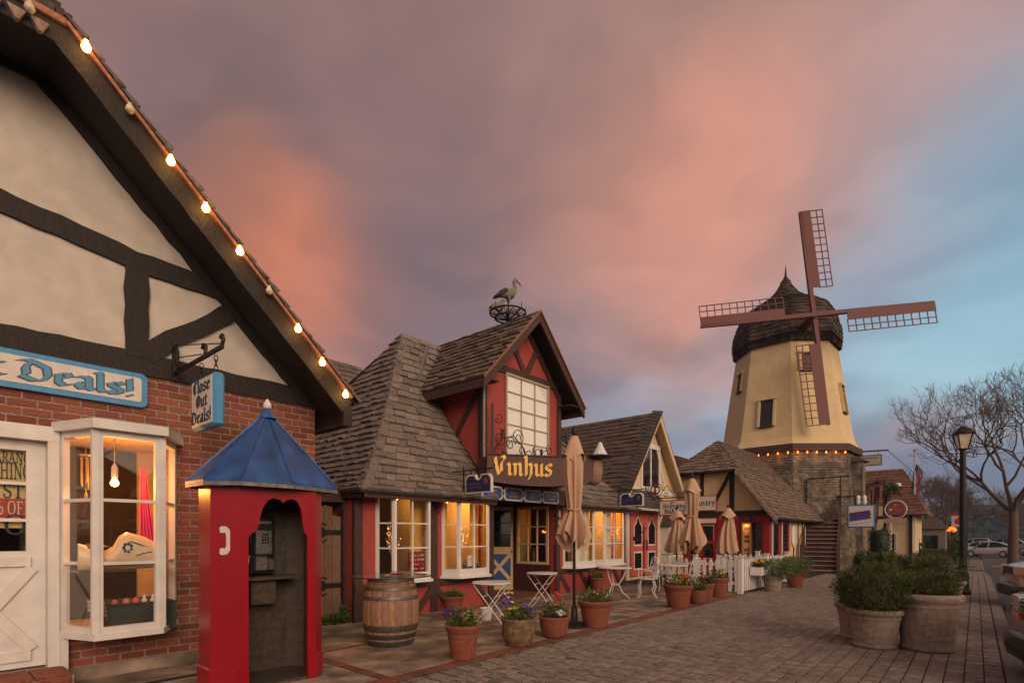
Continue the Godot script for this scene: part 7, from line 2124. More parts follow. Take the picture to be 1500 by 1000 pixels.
func bare_tree(at: Vector3, hgt: float, label: String, sd: int, trunk: float, levels: int, mt: Material, spread := 1.0, called := "bare_tree") -> void:
	var t := thing(called, label, "tree", at)
	var r := RandomNumberGenerator.new(); r.seed = sd
	var g := G.new(); var cg := G.new()
	g.tube([V(0, -0.1, 0), V(0.02, hgt * 0.10, 0), V(0.05, hgt * 0.22, 0.02), V(0.03, hgt * 0.32, 0)], trunk * 1.15, trunk * 0.85, 10)
	part(t, "trunk", g, mt)
	var stack := []
	var n0 := 6
	for i in n0:
		var a := TAU * i / n0 + r.randf_range(-0.3, 0.3)
		stack.append([V(0.03, hgt * 0.31, 0), V(cos(a) * 0.75 * spread, r.randf_range(0.8, 1.25), sin(a) * 0.75 * spread).normalized(), hgt * r.randf_range(0.22, 0.30), trunk * 0.5, levels])
	var count := 0
	while stack.size() and count < 16000:
		var s = stack.pop_back()
		count += 1
		var p: Vector3 = s[0]; var d: Vector3 = s[1]; var L: float = s[2]; var rad: float = s[3]; var lv: int = s[4]
		var pts := [p]
		var q := p; var dd := d
		var segs := 3 if lv > 1 else 2
		for k in segs:
			dd = (dd + V(r.randf_range(-0.28, 0.28), r.randf_range(-0.12, 0.26), r.randf_range(-0.28, 0.28))).normalized()
			q += dd * L / segs
			pts.append(q)
		cg.tube(pts, maxf(rad, 0.009), maxf(rad * 0.62, 0.007), 6 if lv > 3 else (4 if lv > 1 else 3))
		if lv > 0:
			var nk := (r.randi_range(2, 3) if levels > 5 else r.randi_range(3, 4)) if lv > 1 else r.randi_range(4, 6)
			for k in nk:
				var a := r.randf() * TAU
				var side := dd.cross(V(cos(a), sin(a * 1.3), sin(a))).normalized()
				var nd := (dd * r.randf_range(0.5, 1.0) + side * r.randf_range(0.35, 0.95) + V(0, 0.18, 0)).normalized()
				var fromp: Vector3 = pts[pts.size() - 1 - (1 if k > 1 and r.randf() < 0.6 else 0)]
				stack.append([fromp, nd, L * (r.randf_range(0.66, 0.86) if levels > 5 else r.randf_range(0.60, 0.80)), rad * (0.64 if levels > 5 else 0.55), lv - 1])
	part(t, "crown", cg, mt)

# ---------- vehicles ----------
func car(at: Vector3, turn: float, body: String, kind: int, label: String) -> void:
	var t := thing("parked_car", label, "car", at, turn, "cars parked beyond the kerb")
	if at.z < -60.0: t.scale = V(0.9, 1.06, 1.0)
	# nose towards +x at x = 0; stations: x, floor, shoulder height, half width
	var L := 4.6; var st := []; var gh := []
	if kind == 0:   # saloon
		st = [[0.0, 0.30, 0.62, 0.62], [-0.08, 0.24, 0.71, 0.76], [-0.4, 0.2, 0.79, 0.86], [-0.9, 0.2, 0.86, 0.89], [-1.4, 0.2, 0.90, 0.9], [-2.3, 0.2, 0.93, 0.9], [-3.4, 0.2, 0.97, 0.89], [-4.1, 0.22, 0.98, 0.86], [-4.5, 0.3, 0.92, 0.78], [-4.6, 0.4, 0.75, 0.66]]
		gh = [[-0.95, 0.90, 0.72], [-1.75, 1.36, 0.60], [-2.4, 1.48, 0.58], [-3.2, 1.45, 0.58], [-4.2, 1.08, 0.66]]
	elif kind == 1:   # tall estate / SUV
		st = [[0.0, 0.42, 0.72, 0.74], [-0.06, 0.36, 0.92, 0.84], [-0.35, 0.3, 1.0, 0.90], [-1.0, 0.3, 1.06, 0.92], [-1.4, 0.3, 1.09, 0.92], [-2.4, 0.3, 1.10, 0.92], [-3.6, 0.3, 1.12, 0.92], [-4.4, 0.32, 1.12, 0.90], [-4.65, 0.4, 1.0, 0.86]]
		gh = [[-1.2, 1.08, 0.78], [-1.75, 1.62, 0.68], [-2.4, 1.72, 0.66], [-3.8, 1.70, 0.66], [-4.5, 1.14, 0.76]]
	var loft := func(rows_in: Array) -> Array:
		var rows := []
		for s in rows_in:
			var y0: float = s[1]; var y1: float = s[2]; var w: float = s[3]; var rr := 0.10
			var rw := PackedVector3Array()
			for p in [[-w + rr, y0], [-w, y0 + rr], [-w - 0.015, (y0 + y1) * 0.5], [-w, y1 - rr * 0.9], [-w + rr * 0.6, y1 - 0.02], [-w * 0.5, y1 + 0.02], [0, y1 + 0.035], [w * 0.5, y1 + 0.02], [w - rr * 0.6, y1 - 0.02], [w, y1 - rr * 0.9], [w + 0.015, (y0 + y1) * 0.5], [w, y0 + rr], [w - rr, y0]]:
				rw.append(V(s[0], p[1], p[0]))
			rows.append(rw)
		return rows
	var g := G.new()
	var rs: Array = loft.call(st)
	g.grid(rs, true)
	for e in [0, rs.size() - 1]:
		for j in range(1, 12): g.tri(rs[e][0], rs[e][j], rs[e][j + 1])
	part(t, "body", g, M[body])
	# greenhouse: glass with a painted roof
	var rg := []
	for s in gh:
		var w: float = s[2]
		rg.append(PackedVector3Array([V(s[0], s[1] - 0.35 if s[1] < 1.2 else 0.85, -0.84), V(s[0], s[1] - 0.03, -w), V(s[0], s[1], -w + 0.1), V(s[0], s[1] + 0.015, 0), V(s[0], s[1], w - 0.1), V(s[0], s[1] - 0.03, w), V(s[0], s[1] - 0.35 if s[1] < 1.2 else 0.85, 0.84)]))
	g = G.new(); g.grid(rg); part(t, "windows", g, M.car_glass)
	g = G.new()
	var rf := []
	for i in range(1, gh.size() - 1):
		var s = gh[i]; var w: float = s[2] + 0.012
		rf.append(PackedVector3Array([V(s[0], s[1] - 0.05, -w - 0.01), V(s[0], s[1] + 0.008, -w + 0.1), V(s[0], s[1] + 0.025, 0), V(s[0], s[1] + 0.008, w - 0.1), V(s[0], s[1] - 0.05, w + 0.01)]))
	g.grid(rf)
	for s in [-1, 1]:
		for i in gh.size() - 1:
			g.bar(V(gh[i][0], gh[i][1] - 0.01, s * (gh[i][2] + 0.01)), V(gh[i + 1][0], gh[i + 1][1] - 0.01, s * (gh[i + 1][2] + 0.01)), 0.05, 0.05)
		g.bar(V(gh[2][0], gh[2][1], s * gh[2][2]), V(gh[2][0] + 0.1, 0.9, s * 0.84), 0.05, 0.07)
	part(t, "roof", g, M[body])
	for x in [-0.85, -3.65]:
		for s in [-1, 1]:
			g = G.new()
			g.t = Transform3D(Basis(V(1, 0, 0), V(0, 0, s), V(0, -s, 0)), V(x, 0.33, s * 0.72))
			g.lathe([Vector2(0.20, 0.0), Vector2(0.31, 0.0), Vector2(0.33, 0.03), Vector2(0.33, 0.16), Vector2(0.31, 0.20), Vector2(0.21, 0.19)], 20)
			var wh := part(t, "wheel", g, M.tyre)
			g = G.new(); g.t = Transform3D(Basis(V(1, 0, 0), V(0, 0, s), V(0, -s, 0)), V(x, 0.33, s * 0.72))
			g.lathe([Vector2(0.21, 0.18), Vector2(0.12, 0.15), Vector2(0.05, 0.175), Vector2(0.001, 0.18)], 10); part(wh, "rim", g, M.car_silver)
	var hy: float = 0.53 if kind == 0 else 0.84
	for s in [-1, 1]:
		if kind == 1:
			for q in [["headlight", hy - 0.065, hy + 0.085, M.headlamp], ["turn_signal", hy - 0.145, hy - 0.07, M.amber]]:
				var pts := []
				for y in [q[1], q[2]]:
					for c in [[0.035, 0.40], [-0.03, 0.84], [-0.30, 0.935], [-0.28, 0.40]]: pts.append(V(c[0], y, s * c[1]))
				g = G.new(); g.hexa(pts); part(t, q[0], g, q[3])
		else:
			g = G.new(); g.ball(V(-0.14, hy + 0.1, s * 0.63), V(0.17, 0.055, 0.17), 12, 6); part(t, "headlight", g, M.headlamp)
	g = G.new(); g.cbox(V(0.0, hy, 0), V(0.06, 0.16, 0.76), 0.012); var gr := part(t, "grille", g, M.black_plastic)
	for i in 4:
		g = G.new(); g.bb(V(0.028, hy - 0.062 + i * 0.04, -0.36), V(0.036, hy - 0.052 + i * 0.04, 0.36)); part(gr, "bar", g, M.chrome)
	var bw := 0.0 if kind == 0 else 0.07
	var br: Array = loft.call([[0.10, 0.34, 0.50, 0.52 + bw], [0.06, 0.30, 0.54, 0.72 + bw], [-0.06, 0.28, 0.56, 0.86 + bw], [-0.45, 0.28, 0.56, 0.90 + bw], [-0.5, 0.30, 0.54, 0.86 + bw]])
	g = G.new(); g.grid(br, true)
	for k in range(1, 12): g.tri(br[0][0], br[0][k], br[0][k + 1])
	part(t, "bumper", g, M.black_plastic if kind == 1 else M[body])
	g = G.new()
	for s in [-1, 1]: g.ball(V(-1.35, hy + 0.35, s * 0.98), V(0.07, 0.07, 0.12), 8, 6)
	part(t, "mirror", g, M[body])

# ---------- people: tapered capsules joined smoothly, meshed as surface nets ----------
func field_mesh(bones: Array, cell: float, blend: float) -> G:
	var lo := V(1e9, 1e9, 1e9); var hi := -lo
	for b in bones:
		for e in [[b[0], b[2]], [b[1], b[3]]]:
			lo = lo.min(e[0] - Vector3.ONE * (e[1] + 0.08)); hi = hi.max(e[0] + Vector3.ONE * (e[1] + 0.08))
	var n := Vector3i(((hi - lo) / cell).ceil()) + Vector3i.ONE
	var val := PackedFloat32Array(); val.resize(n.x * n.y * n.z); val.fill(1.0)
	var who := PackedInt32Array(); who.resize(val.size())
	for z in n.z:
		for y in n.y:
			for x in n.x:
				var p := lo + V(x, y, z) * cell
				var d := 1e3; var best := 1e3; var wb := 0
				for i in bones.size():
					var b = bones[i]
					var ab: Vector3 = b[1] - b[0]
					var u := clampf((p - b[0]).dot(ab) / maxf(ab.length_squared(), 1e-8), 0, 1)
					var e: float = p.distance_to(b[0] + ab * u) - lerpf(b[2], b[3], u)
					if e < best: best = e; wb = i
					var hh := clampf(0.5 + 0.5 * (e - d) / blend, 0, 1)
					d = lerpf(e, d, hh) - blend * hh * (1 - hh)
				var ix := x + n.x * (y + n.y * z)
				val[ix] = d; who[ix] = wb
	var vi := {}
	var g := G.new()
	var cellv := func(x: int, y: int, z: int) -> Array:
		var key := x + n.x * (y + n.y * z)
		if vi.has(key): return vi[key]
		var s := Vector3(); var c := 0; var b := 0
		for e in [[0, 0, 0, 1, 0, 0], [0, 1, 0, 1, 1, 0], [0, 0, 1, 1, 0, 1], [0, 1, 1, 1, 1, 1], [0, 0, 0, 0, 1, 0], [1, 0, 0, 1, 1, 0], [0, 0, 1, 0, 1, 1], [1, 0, 1, 1, 1, 1], [0, 0, 0, 0, 0, 1], [1, 0, 0, 1, 0, 1], [0, 1, 0, 0, 1, 1], [1, 1, 0, 1, 1, 1]]:
			var i0: int = (x + e[0]) + n.x * ((y + e[1]) + n.y * (z + e[2])); var i1: int = (x + e[3]) + n.x * ((y + e[4]) + n.y * (z + e[5]))
			if (val[i0] < 0) != (val[i1] < 0):
				var u := val[i0] / (val[i0] - val[i1])
				s += V(e[0], e[1], e[2]).lerp(V(e[3], e[4], e[5]), u); c += 1
				b = who[i0]
		var r := [lo + (V(x, y, z) + s / maxf(1, c)) * cell, b]
		vi[key] = r
		return r
	for z in range(1, n.z - 1):
		for y in range(1, n.y - 1):
			for x in range(1, n.x - 1):
				var v0 := val[x + n.x * (y + n.y * z)]
				for ax in 3:
					var o := [Vector3i(1, 0, 0), Vector3i(0, 1, 0), Vector3i(0, 0, 1)][ax] as Vector3i
					var v1 := val[(x + o.x) + n.x * ((y + o.y) + n.y * (z + o.z))]
					if (v0 < 0) == (v1 < 0): continue
					var u := [Vector3i(0, 1, 0), Vector3i(0, 0, 1), Vector3i(1, 0, 0)][ax] as Vector3i
					var w := [Vector3i(0, 0, 1), Vector3i(1, 0, 0), Vector3i(0, 1, 0)][ax] as Vector3i
					var a: Array = cellv.call(x, y, z); var b: Array = cellv.call(x - u.x, y - u.y, z - u.z); var c: Array = cellv.call(x - u.x - w.x, y - u.y - w.y, z - u.z - w.z); var d: Array = cellv.call(x - w.x, y - w.y, z - w.z)
					g.k = bones[a[1]][4]
					if v0 < 0: g.q(a[0], b[0], c[0], d[0])
					else: g.q(d[0], c[0], b[0], a[0])
	return g

func person(at: Vector3, turn: float, label: String, coat: Color, trousers: Color, stride: float) -> void:
	var sk := Color(0.40, 0.24, 0.17); var hair := Color(0.03, 0.02, 0.015); var shoe := Color(0.015, 0.014, 0.014)
	var B := [[V(0, 0.98, 0), V(0, 1.12, 0), 0.145, 0.135, coat], [V(0, 1.12, 0), V(0.01, 1.36, 0), 0.135, 0.155, coat], [V(0, 1.40, -0.15), V(0, 1.40, 0.15), 0.075, 0.075, coat], [V(0.01, 1.44, 0), V(0.02, 1.54, 0), 0.055, 0.05, sk], [V(0.03, 1.60, 0), V(0.035, 1.68, 0), 0.085, 0.092, sk], [V(0.01, 1.66, 0), V(0.01, 1.70, 0), 0.092, 0.09, hair], [V(0.12, 1.61, 0), V(0.13, 1.62, 0), 0.015, 0.012, sk]]
	for s in [-1, 1]:
		var f: float = s * stride
		B.append([V(0, 0.96, s * 0.09), V(f * 0.18, 0.52, s * 0.10), 0.095, 0.065, trousers]); B.append([V(f * 0.18, 0.52, s * 0.10), V(f * 0.34 - 0.05, 0.10, s * 0.10), 0.062, 0.042, trousers]); B.append([V(f * 0.34 - 0.06, 0.05, s * 0.10), V(f * 0.34 + 0.14, 0.035, s * 0.115), 0.042, 0.032, shoe])
		B.append([V(0, 1.40, s * 0.19), V(-f * 0.12, 1.12, s * 0.24), 0.058, 0.048, coat]); B.append([V(-f * 0.12, 1.12, s * 0.24), V(-f * 0.2 + 0.06, 0.88, s * 0.24), 0.045, 0.034, coat]); B.append([V(-f * 0.2 + 0.06, 0.86, s * 0.24), V(-f * 0.2 + 0.10, 0.76, s * 0.235), 0.032, 0.026, sk])
	var t := thing("person", label, "person", at, turn)
	part(t, "body", field_mesh(B, 0.028, 0.04), M.cloth_dark)

func build_stork() -> void:
	var N := thing("stork_nest", "round iron nest basket on the dormer ridge", "nest", V(-8.3, 6.52, -9.43))
	var g := G.new()
	for q in [[0.42, 0.14], [0.30, 0.02]]:
		var rg := []
		for j in 24: rg.append(V(cos(TAU * j / 24) * q[0], q[1], sin(TAU * j / 24) * q[0]))
		g.tube(rg, 0.022, 0.022, 6, true)
	part(N, "ring", g, M.iron)
	for i in 8:
		g = G.new(); var a := TAU * i / 8
		g.bar(V(cos(a) * 0.05, -0.02, sin(a) * 0.05), V(cos(a) * 0.42, 0.14, sin(a) * 0.42), 0.02, 0.02); g.bar(V(cos(a) * 0.42, 0.14, sin(a) * 0.42), V(cos(a) * 0.43, 0.28, sin(a) * 0.43), 0.012, 0.012); part(N, "spoke", g, M.iron)
	g = G.new(); g.bar(V(0, -0.12, 0), V(0, 0.1, 0), 0.06, 0.06); part(N, "stem", g, M.iron)
	g = G.new(); g.k = Color(0.5, 0.42, 0.35)
	for i in 160:
		var a := rng.randf() * TAU; var r := 0.36 * sqrt(rng.randf())
		var p := V(cos(a) * r, 0.08 + rng.randf() * 0.1, sin(a) * r)
		g.tube([p, p + V(rn(-0.2, 0.2), rn(-0.03, 0.05), rn(-0.2, 0.2))], 0.006, 0.004, 3)
	part(N, "twigs", g, M.bark)
	# the bird looks along the street, away from the viewer
	mat("feather", Color(1, 1, 1), 0.8)
	var W := Color(0.17, 0.15, 0.125); var K := Color(0.03, 0.028, 0.028); var R := Color(0.16, 0.05, 0.03); var R2 := Color(0.42, 0.33, 0.25)
	var adult := thing("stork", "standing stork figure with long bill on the roof nest", "stork", V(-8.3, 6.66, -9.43), PI / 2 - 0.35)
	# x is forwards
	var B := [[V(-0.16, 0.42, 0), V(0.06, 0.46, 0), 0.085, 0.12, W], [V(0.06, 0.46, 0), V(0.14, 0.52, 0), 0.11, 0.075, W], [V(0.14, 0.52, 0), V(0.20, 0.64, 0), 0.06, 0.042, W], [V(0.20, 0.64, 0), V(0.17, 0.76, 0), 0.04, 0.034, W], [V(0.17, 0.76, 0), V(0.20, 0.82, 0), 0.036, 0.042, W], [V(0.23, 0.815, 0), V(0.31, 0.76, 0), 0.02, 0.014, R], [V(0.31, 0.76, 0), V(0.40, 0.69, 0), 0.014, 0.006, R],
		[V(-0.16, 0.42, 0), V(-0.36, 0.28, 0), 0.07, 0.03, K], [V(-0.10, 0.48, 0.07), V(-0.34, 0.32, 0.05), 0.06, 0.025, K], [V(-0.10, 0.48, -0.07), V(-0.34, 0.32, -0.05), 0.06, 0.025, K],
		[V(0.0, 0.38, 0.05), V(0.02, 0.24, 0.05), 0.04, 0.02, W], [V(0.02, 0.24, 0.05), V(-0.01, 0.13, 0.05), 0.016, 0.014, R2], [V(-0.01, 0.13, 0.05), V(0.02, 0.01, 0.05), 0.014, 0.012, R2], [V(0.02, 0.012, 0.05), V(0.09, 0.008, 0.06), 0.012, 0.008, R2],
		[V(0.02, 0.38, -0.05), V(0.05, 0.24, -0.05), 0.04, 0.02, W], [V(0.05, 0.24, -0.05), V(0.02, 0.13, -0.05), 0.016, 0.014, R2], [V(0.02, 0.13, -0.05), V(0.05, 0.01, -0.05), 0.014, 0.012, R2], [V(0.05, 0.012, -0.05), V(0.12, 0.008, -0.06), 0.012, 0.008, R2]]
	part(adult, "body", field_mesh(B, 0.013, 0.03), M.feather)
	var chick := thing("stork", "small stork chick crouching beside the taller stork in the nest", "stork", V(-8.42, 6.66, -9.22), PI / 2 - 0.5)
	B = [[V(-0.1, 0.10, 0), V(0.06, 0.13, 0), 0.07, 0.085, W], [V(0.06, 0.13, 0), V(0.10, 0.24, 0), 0.06, 0.035, W], [V(0.10, 0.24, 0), V(0.12, 0.28, 0), 0.035, 0.038, W], [V(0.14, 0.28, 0), V(0.21, 0.26, 0), 0.014, 0.006, R], [V(-0.08, 0.12, 0), V(-0.2, 0.06, 0), 0.06, 0.025, K], [V(0.0, 0.05, 0.03), V(0.03, 0.0, 0.03), 0.03, 0.015, R2], [V(0.0, 0.05, -0.03), V(0.03, 0.0, -0.03), 0.03, 0.015, R2]]
	part(chick, "body", field_mesh(B, 0.014, 0.03), M.feather)

func build_pots() -> void:
	var gr := "flower pots along the patio edge"
	pot(V(-4.60, 0, -4.42), 0.215, 0.40, M.terracotta, "terracotta pot with violet and cream pansies nearest the viewer", 0, [[VIOLET, 16, 0.03, -0.6, 0.3, 0.45, 1.0], [PALE, 16, 0.022, 0.5, 0.0, 0.5, 0.8]], GREEN, 0.22, gr)
	pot(V(-4.58, 0, -5.42), 0.23, 0.36, M.ochre_clay, "ochre weathered pot with violet and yellow pansies between two terracotta pots", 1, [[VIOLET, 10, 0.032, -0.7, 0.3, 0.3, 1.5], [YELLOWF, 14, 0.022, -0.3, 0.2, 0.35, 0.9], [VIOLET, 10, 0.034, 0.5, -0.3, 0.35, 1.0], [PALE, 8, 0.02, -0.6, 0.2, 0.25, 2.6]], GREEN, 0.2, gr)
	pot(V(-4.56, 0, -6.18), 0.22, 0.30, M.terracotta, "low rounded terracotta pot with one red bloom and white trailing flowers", 3, [[REDF, 3, 0.05, 0.3, 0.0, 0.2, 2.2], [WHITEF, 45, 0.016, 0.75, 0.4, 0.32, 0.4]], DARKG, 0.24, gr)
	pot(V(-4.58, 0, -7.32), 0.285, 0.42, M.terracotta, "broad terracotta pot with an orange flower beside the near parasol", 0, [[ORANGEF, 5, 0.045, 0.5, 0.2, 0.25, 1.1], [PALE, 5, 0.02, 0.0, 0.3, 0.4, 0.8]], GREEN, 0.2, gr)
	pot(V(-7.25, 0, -6.72), 0.21, 0.34, M.terracotta, "terracotta pot of low green growth under the second bay window", 0, [], GREEN, 0.10, gr)
	pot(V(-7.45, 0, -12.0), 0.21, 0.36, M.terracotta, "terracotta pot with a red flower against the wine shop wall", 0, [[REDF, 3, 0.06, -0.6, 0.4, 0.15, 0.5]], GREEN, 0.14, gr)
	pot(V(-4.55, 0, -10.38), 0.30, 0.46, M.terracotta, "large terracotta pot with orange and white flowers before the garden chairs", 0, [[ORANGEF, 10, 0.045, 0.4, -0.2, 0.4, 1.1], [WHITEF, 26, 0.024, -0.4, 0.3, 0.5, 0.7], [YELLOWF, 8, 0.03, 0.3, 0.3, 0.4, 0.8]], GREEN, 0.24, gr)
	pot(V(-4.48, 0, -11.2), 0.20, 0.29, M.terracotta, "small bowl-shaped terracotta pot with one yellow leaf plant", 3, [[YELLOWF, 4, 0.04, 0.1, 0.3, 0.3, 0.6]], GREEN, 0.22, gr)
	pot(V(-4.58, 0, -11.9), 0.21, 0.38, M.terracotta, "slim terracotta pot with pink flowers in the fence pot cluster", 0, [[[Color(0.6, 0.2, 0.25)], 8, 0.03, 0, 0, 0.6, 1.0]], DARKG, 0.2, gr)
	pot(V(-4.60, 0, -12.75), 0.26, 0.46, M.terracotta, "wide terracotta pot with green leaves next to the fence corner post", 0, [[YELLOWF, 5, 0.03, 0.3, 0.2, 0.4, 0.8]], GREEN, 0.24, gr)
	# grey-leaved bushes by the fence
	var bl := ["silvery bush in a pale stone pot before the white fence", "silvery bush in a terracotta pot nearest the stairs"]
	for i in 2:
		var at := V([-4.0, -3.82][i], 0, [-15.0, -16.5][i])
		var p := pot(at, 0.27, 0.40, M.urn_stone if i == 0 else M.terracotta, bl[i], 0, [], GREYG, 0.0, "silvery bushes by the fence")
		shrub(p, V(0, 0.56, 0), V(0.52, 0.27, 0.52), 2600, 0.06, 0.018, GREYG)
	# stone urns with shrubs near the viewer
	var u1 := pot(V(-1.0, 0, -8.40), 0.325, 0.50, M.urn_stone, "pale stone urn with a big round green shrub in the foreground", 2, [], GREEN, 0.0, "stone urns on the pavement", "stone_urn")
	shrub(u1, V(0, 0.72, 0), V(0.48, 0.36, 0.46), 13000, 0.045, 0.008, OLIVE)
	var g := G.new(); blooms(g, V(0.1, 0.45, 0.3), V(0.5, 0.5, 0.3), 16, 0.012, WHITEF); part(u1, "flowers", g, M.petal)
	var u2 := pot(V(-0.47, 0, -8.62), 0.375, 0.72, M.urn_stone, "tall pale stone urn with rosemary beside the round shrub", 2, [], GREEN, 0.0, "stone urns on the pavement", "stone_urn")
	shrub(u2, V(0.03, 0.80, 0.0), V(0.36, 0.17, 0.36), 5200, 0.055, 0.007, OLIVE)
	g = G.new(); blooms(g, V(0.2, 0.75, 0.1), V(0.3, 0.2, 0.3), 8, 0.014, WHITEF); part(u2, "flowers", g, M.petal)
	var u3 := pot(V(-1.26, 0, -8.98), 0.30, 0.50, M.urn_stone, "stone urn half hidden behind the big round shrub", 2, [], GREEN, 0.0, "stone urns on the pavement", "stone_urn")
	shrub(u3, V(0, 0.66, 0), V(0.32, 0.24, 0.32), 2600, 0.05, 0.012, DARKG)
	# further urns down the pavement
	var fl := ["low stone urn with brown shrub behind the tall rosemary urn", "stone urn with spiky dark plant further down the pavement", "stone urn with dry brown shrub beside the street lamp", "farthest stone urn with spiky plant on the pavement"]
	var fp := [V(-1.0, 0, -15.6), V(-0.55, 0, -14.2), V(-1.1, 0, -21.5), V(-0.85, ground_y(-27.0), -27.0)]
	for i in 4:
		var p := pot(fp[i], 0.42, 0.52, M.urn_stone, fl[i], 2, [], GREEN, 0.0, "stone urns on the pavement", "stone_urn")
		shrub(p, V(0, 0.72, 0), V(0.46, 0.26, 0.46), 1700, 0.10, 0.014, DARKG if i % 2 else [Color(1.2, 0.9, 0.6), Color(0.9, 0.7, 0.45)])

func build_far() -> void:
	var gy := -0.65
	# brown-roofed shop beyond the windmill
	var S := thing("brown_roof_shop", "brown shingle-roofed shop beyond the windmill", "shop", V(-6.0, gy, -50.0))
	var g := G.new(); g.bb(V(-12.0, gy, -47.5), V(-3.4, 3.2, -56.0)); wpart(S, "wall", g, M.cream_wall)
	var h := Heap.new(); var u := G.new()
	shingles(h, func(a, b): return V(lerpf(lerpf(-12.5, -11.0, b), lerpf(-2.6, -4.3, b), a), lerpf(2.9, 6.6, b), lerpf(-46.8, -51.0, b)), 16, 0.5, 0.05, Color(1.3, 0.8, 0.62), 0.25, u)
	shingles(h, func(a, b): return V(lerpf(-2.6, -4.3, b), lerpf(2.9, 6.6, b), lerpf(lerpf(-46.8, -51.0, b), lerpf(-56.6, -53.0, b), a)), 16, 0.5, 0.05, Color(1.1, 0.72, 0.56), 0.25, u)
	var ro := wpart(S, "roof", u, M.under_roof)
	flush(h, ro, "shingle", "shingles", M.shingle, 120)
	g = G.new(); g.bb(V(-8.6, 5.5, -50.4), V(-7.9, 7.4, -51.2)); g.bb(V(-8.7, 7.4, -50.3), V(-7.8, 7.55, -51.3)); wpart(ro, "chimney", g, M.brick)
	for q in [[-5.4, 0.9, -4.3, 2.3], [-7.5, 0.9, -6.2, 2.3]]:
		g = G.new(); g.bb(V(q[0], gy + q[1], -47.5), V(q[2], gy + q[3], -47.44)); var w := wpart(S, "window", g, M.white_paint)
		g = G.new(); g.bb(V(q[0] + 0.08, gy + q[1] + 0.08, -47.44), V(q[2] - 0.08, gy + q[3] - 0.08, -47.42)); wpart(w, "pane", g, M.dark_glass)
	for i in 6:
		g = G.new(); g.bb(V(-5.2 + i * 0.19, gy + 0.95, -47.42), V(-5.17 + i * 0.19, gy + 2.25, -47.40)); wpart(S, "glazing_bar", g, M.white_paint)
	g = G.new(); g.bb(V(-5.8, gy, -47.45), V(-5.65, 3.0, -47.38)); wpart(S, "timber", g, M.dark_timber)
	g = G.new(); g.bb(V(-3.6, gy, -47.45), V(-3.4, 3.0, -47.38)); wpart(S, "timber", g, M.dark_timber)
	# small grey pavilion further on
	var K := thing("stone_kiosk", "small grey stone kiosk beyond the flagpole", "kiosk", V(-2.7, gy, -58.0))
	g = G.new(); g.bb(V(-3.9, gy, -57.5), V(-1.9, 2.0, -60.0)); wpart(K, "wall", g, M.kerb_stone)
	g = G.new(); g.hexa([V(-4.1, 2.0, -57.3), V(-1.7, 2.0, -57.3), V(-1.7, 2.0, -60.2), V(-4.1, 2.0, -60.2), V(-3.2, 2.9, -58.4), V(-2.6, 2.9, -58.4), V(-2.6, 2.9, -59.0), V(-3.2, 2.9, -59.0)]); wpart(K, "roof", g, M.shingle_dark)
	g = G.new(); g.bb(V(-3.3, gy + 0.9, -57.5), V(-2.4, gy + 2.1, -57.45)); wpart(K, "window", g, M.dark_glass)
	# house with the rust-tiled roof between the gabled shop and the bakery
	var R := thing("rust_roof_house", "house with rusty tiled roof rising behind the gabled shop", "house", V(-15.0, 0, -30.0))
	g = G.new(); g.bb(V(-21.0, 0, -27.0), V(-12.2, 4.4, -36.0)); wpart(R, "wall", g, M.cream_wall)
	u = G.new(); h = Heap.new()
	shingles(h, func(a, b): return V(lerpf(-11.6, -15.5, b), lerpf(4.0, 6.9, pow(b, 0.8)), lerpf(lerpf(-26.0, -29.0, b), -37.0, a)), 14, 0.4, 0.05, Color(1, 1, 1), 0.3, u)
	shingles(h, func(a, b): return V(lerpf(lerpf(-21.0, -15.6, b), lerpf(-11.6, -15.5, b), a), lerpf(4.0, 6.9, pow(b, 0.8)), lerpf(-26.0, -29.0, b)), 14, 0.4, 0.05, Color(1, 1, 1), 0.3, u)
	ro = wpart(R, "roof", u, M.under_roof)
	flush(h, ro, "roof_tile", "roof_tiles", M.rust_tile, 120)
	# timber porch between windmill and brown-roofed shop
	var P := thing("timber_porch", "dark timber porch with slanting braces beyond the stairs", "porch", V(-5.0, -0.5, -38.0))
	for i in 4:
		g = G.new(); g.bar(V(-5.9 + i * 0.62, -0.6, -37.6), V(-5.4 + i * 0.52, 4.6 - i * 0.15, -37.8), 0.2, 0.18); wpart(P, "brace", g, M.step_wood)
	g = G.new(); g.bar(V(-6.4, 4.1, -37.6), V(-3.9, 4.6, -37.6), 0.22, 0.2); wpart(P, "beam", g, M.step_wood)
	g = G.new(); g.bar(V(-4.4, 4.7, -37.5), V(-3.2, 3.7, -37.5), 0.2, 0.16); wpart(P, "beam", g, M.step_wood)
	g = G.new(); g.bar(V(-6.2, 2.4, -37.5), V(-3.8, 2.5, -37.5), 0.2, 0.2); wpart(P, "beam", g, M.step_wood)
	for i in 8:
		g = G.new(); g.bb(V(-6.2 + i * 0.3, 2.5, -37.75), V(-6.1 + i * 0.3, 4.1, -37.69)); wpart(P, "slat", g, M.step_wood)
	g = G.new(); g.bb(V(-8.0, -0.7, -39.0), V(-3.8, 3.2, -39.2)); wpart(P, "back_wall", g, M.cream_wall)
	g = G.new(); g.ball(V(0, 0, 0), V(0.16, 0.16, 0.16)); var gb := solo("globe_lamp", "white globe lamp on an arm above the timber porch", "lamp", g, M.white_metal); gb.position = V(-3.35, 4.3, -37.5)
	g = G.new(); leaves(g, V(-3.6, 4.1, -37.4), V(0.4, 0.35, 0.3), 500, 0.12, 0.06, GREEN, 0.1); solo("hanging_plant", "leafy plant hanging at the end of the timber porch", "plant", g, M.leaf)
	# blue board sign
	var A := thing("board_sign", "white and blue board sign with purple swoosh beside the stairs", "sign", V(-3.56, 1.82, -26.0))
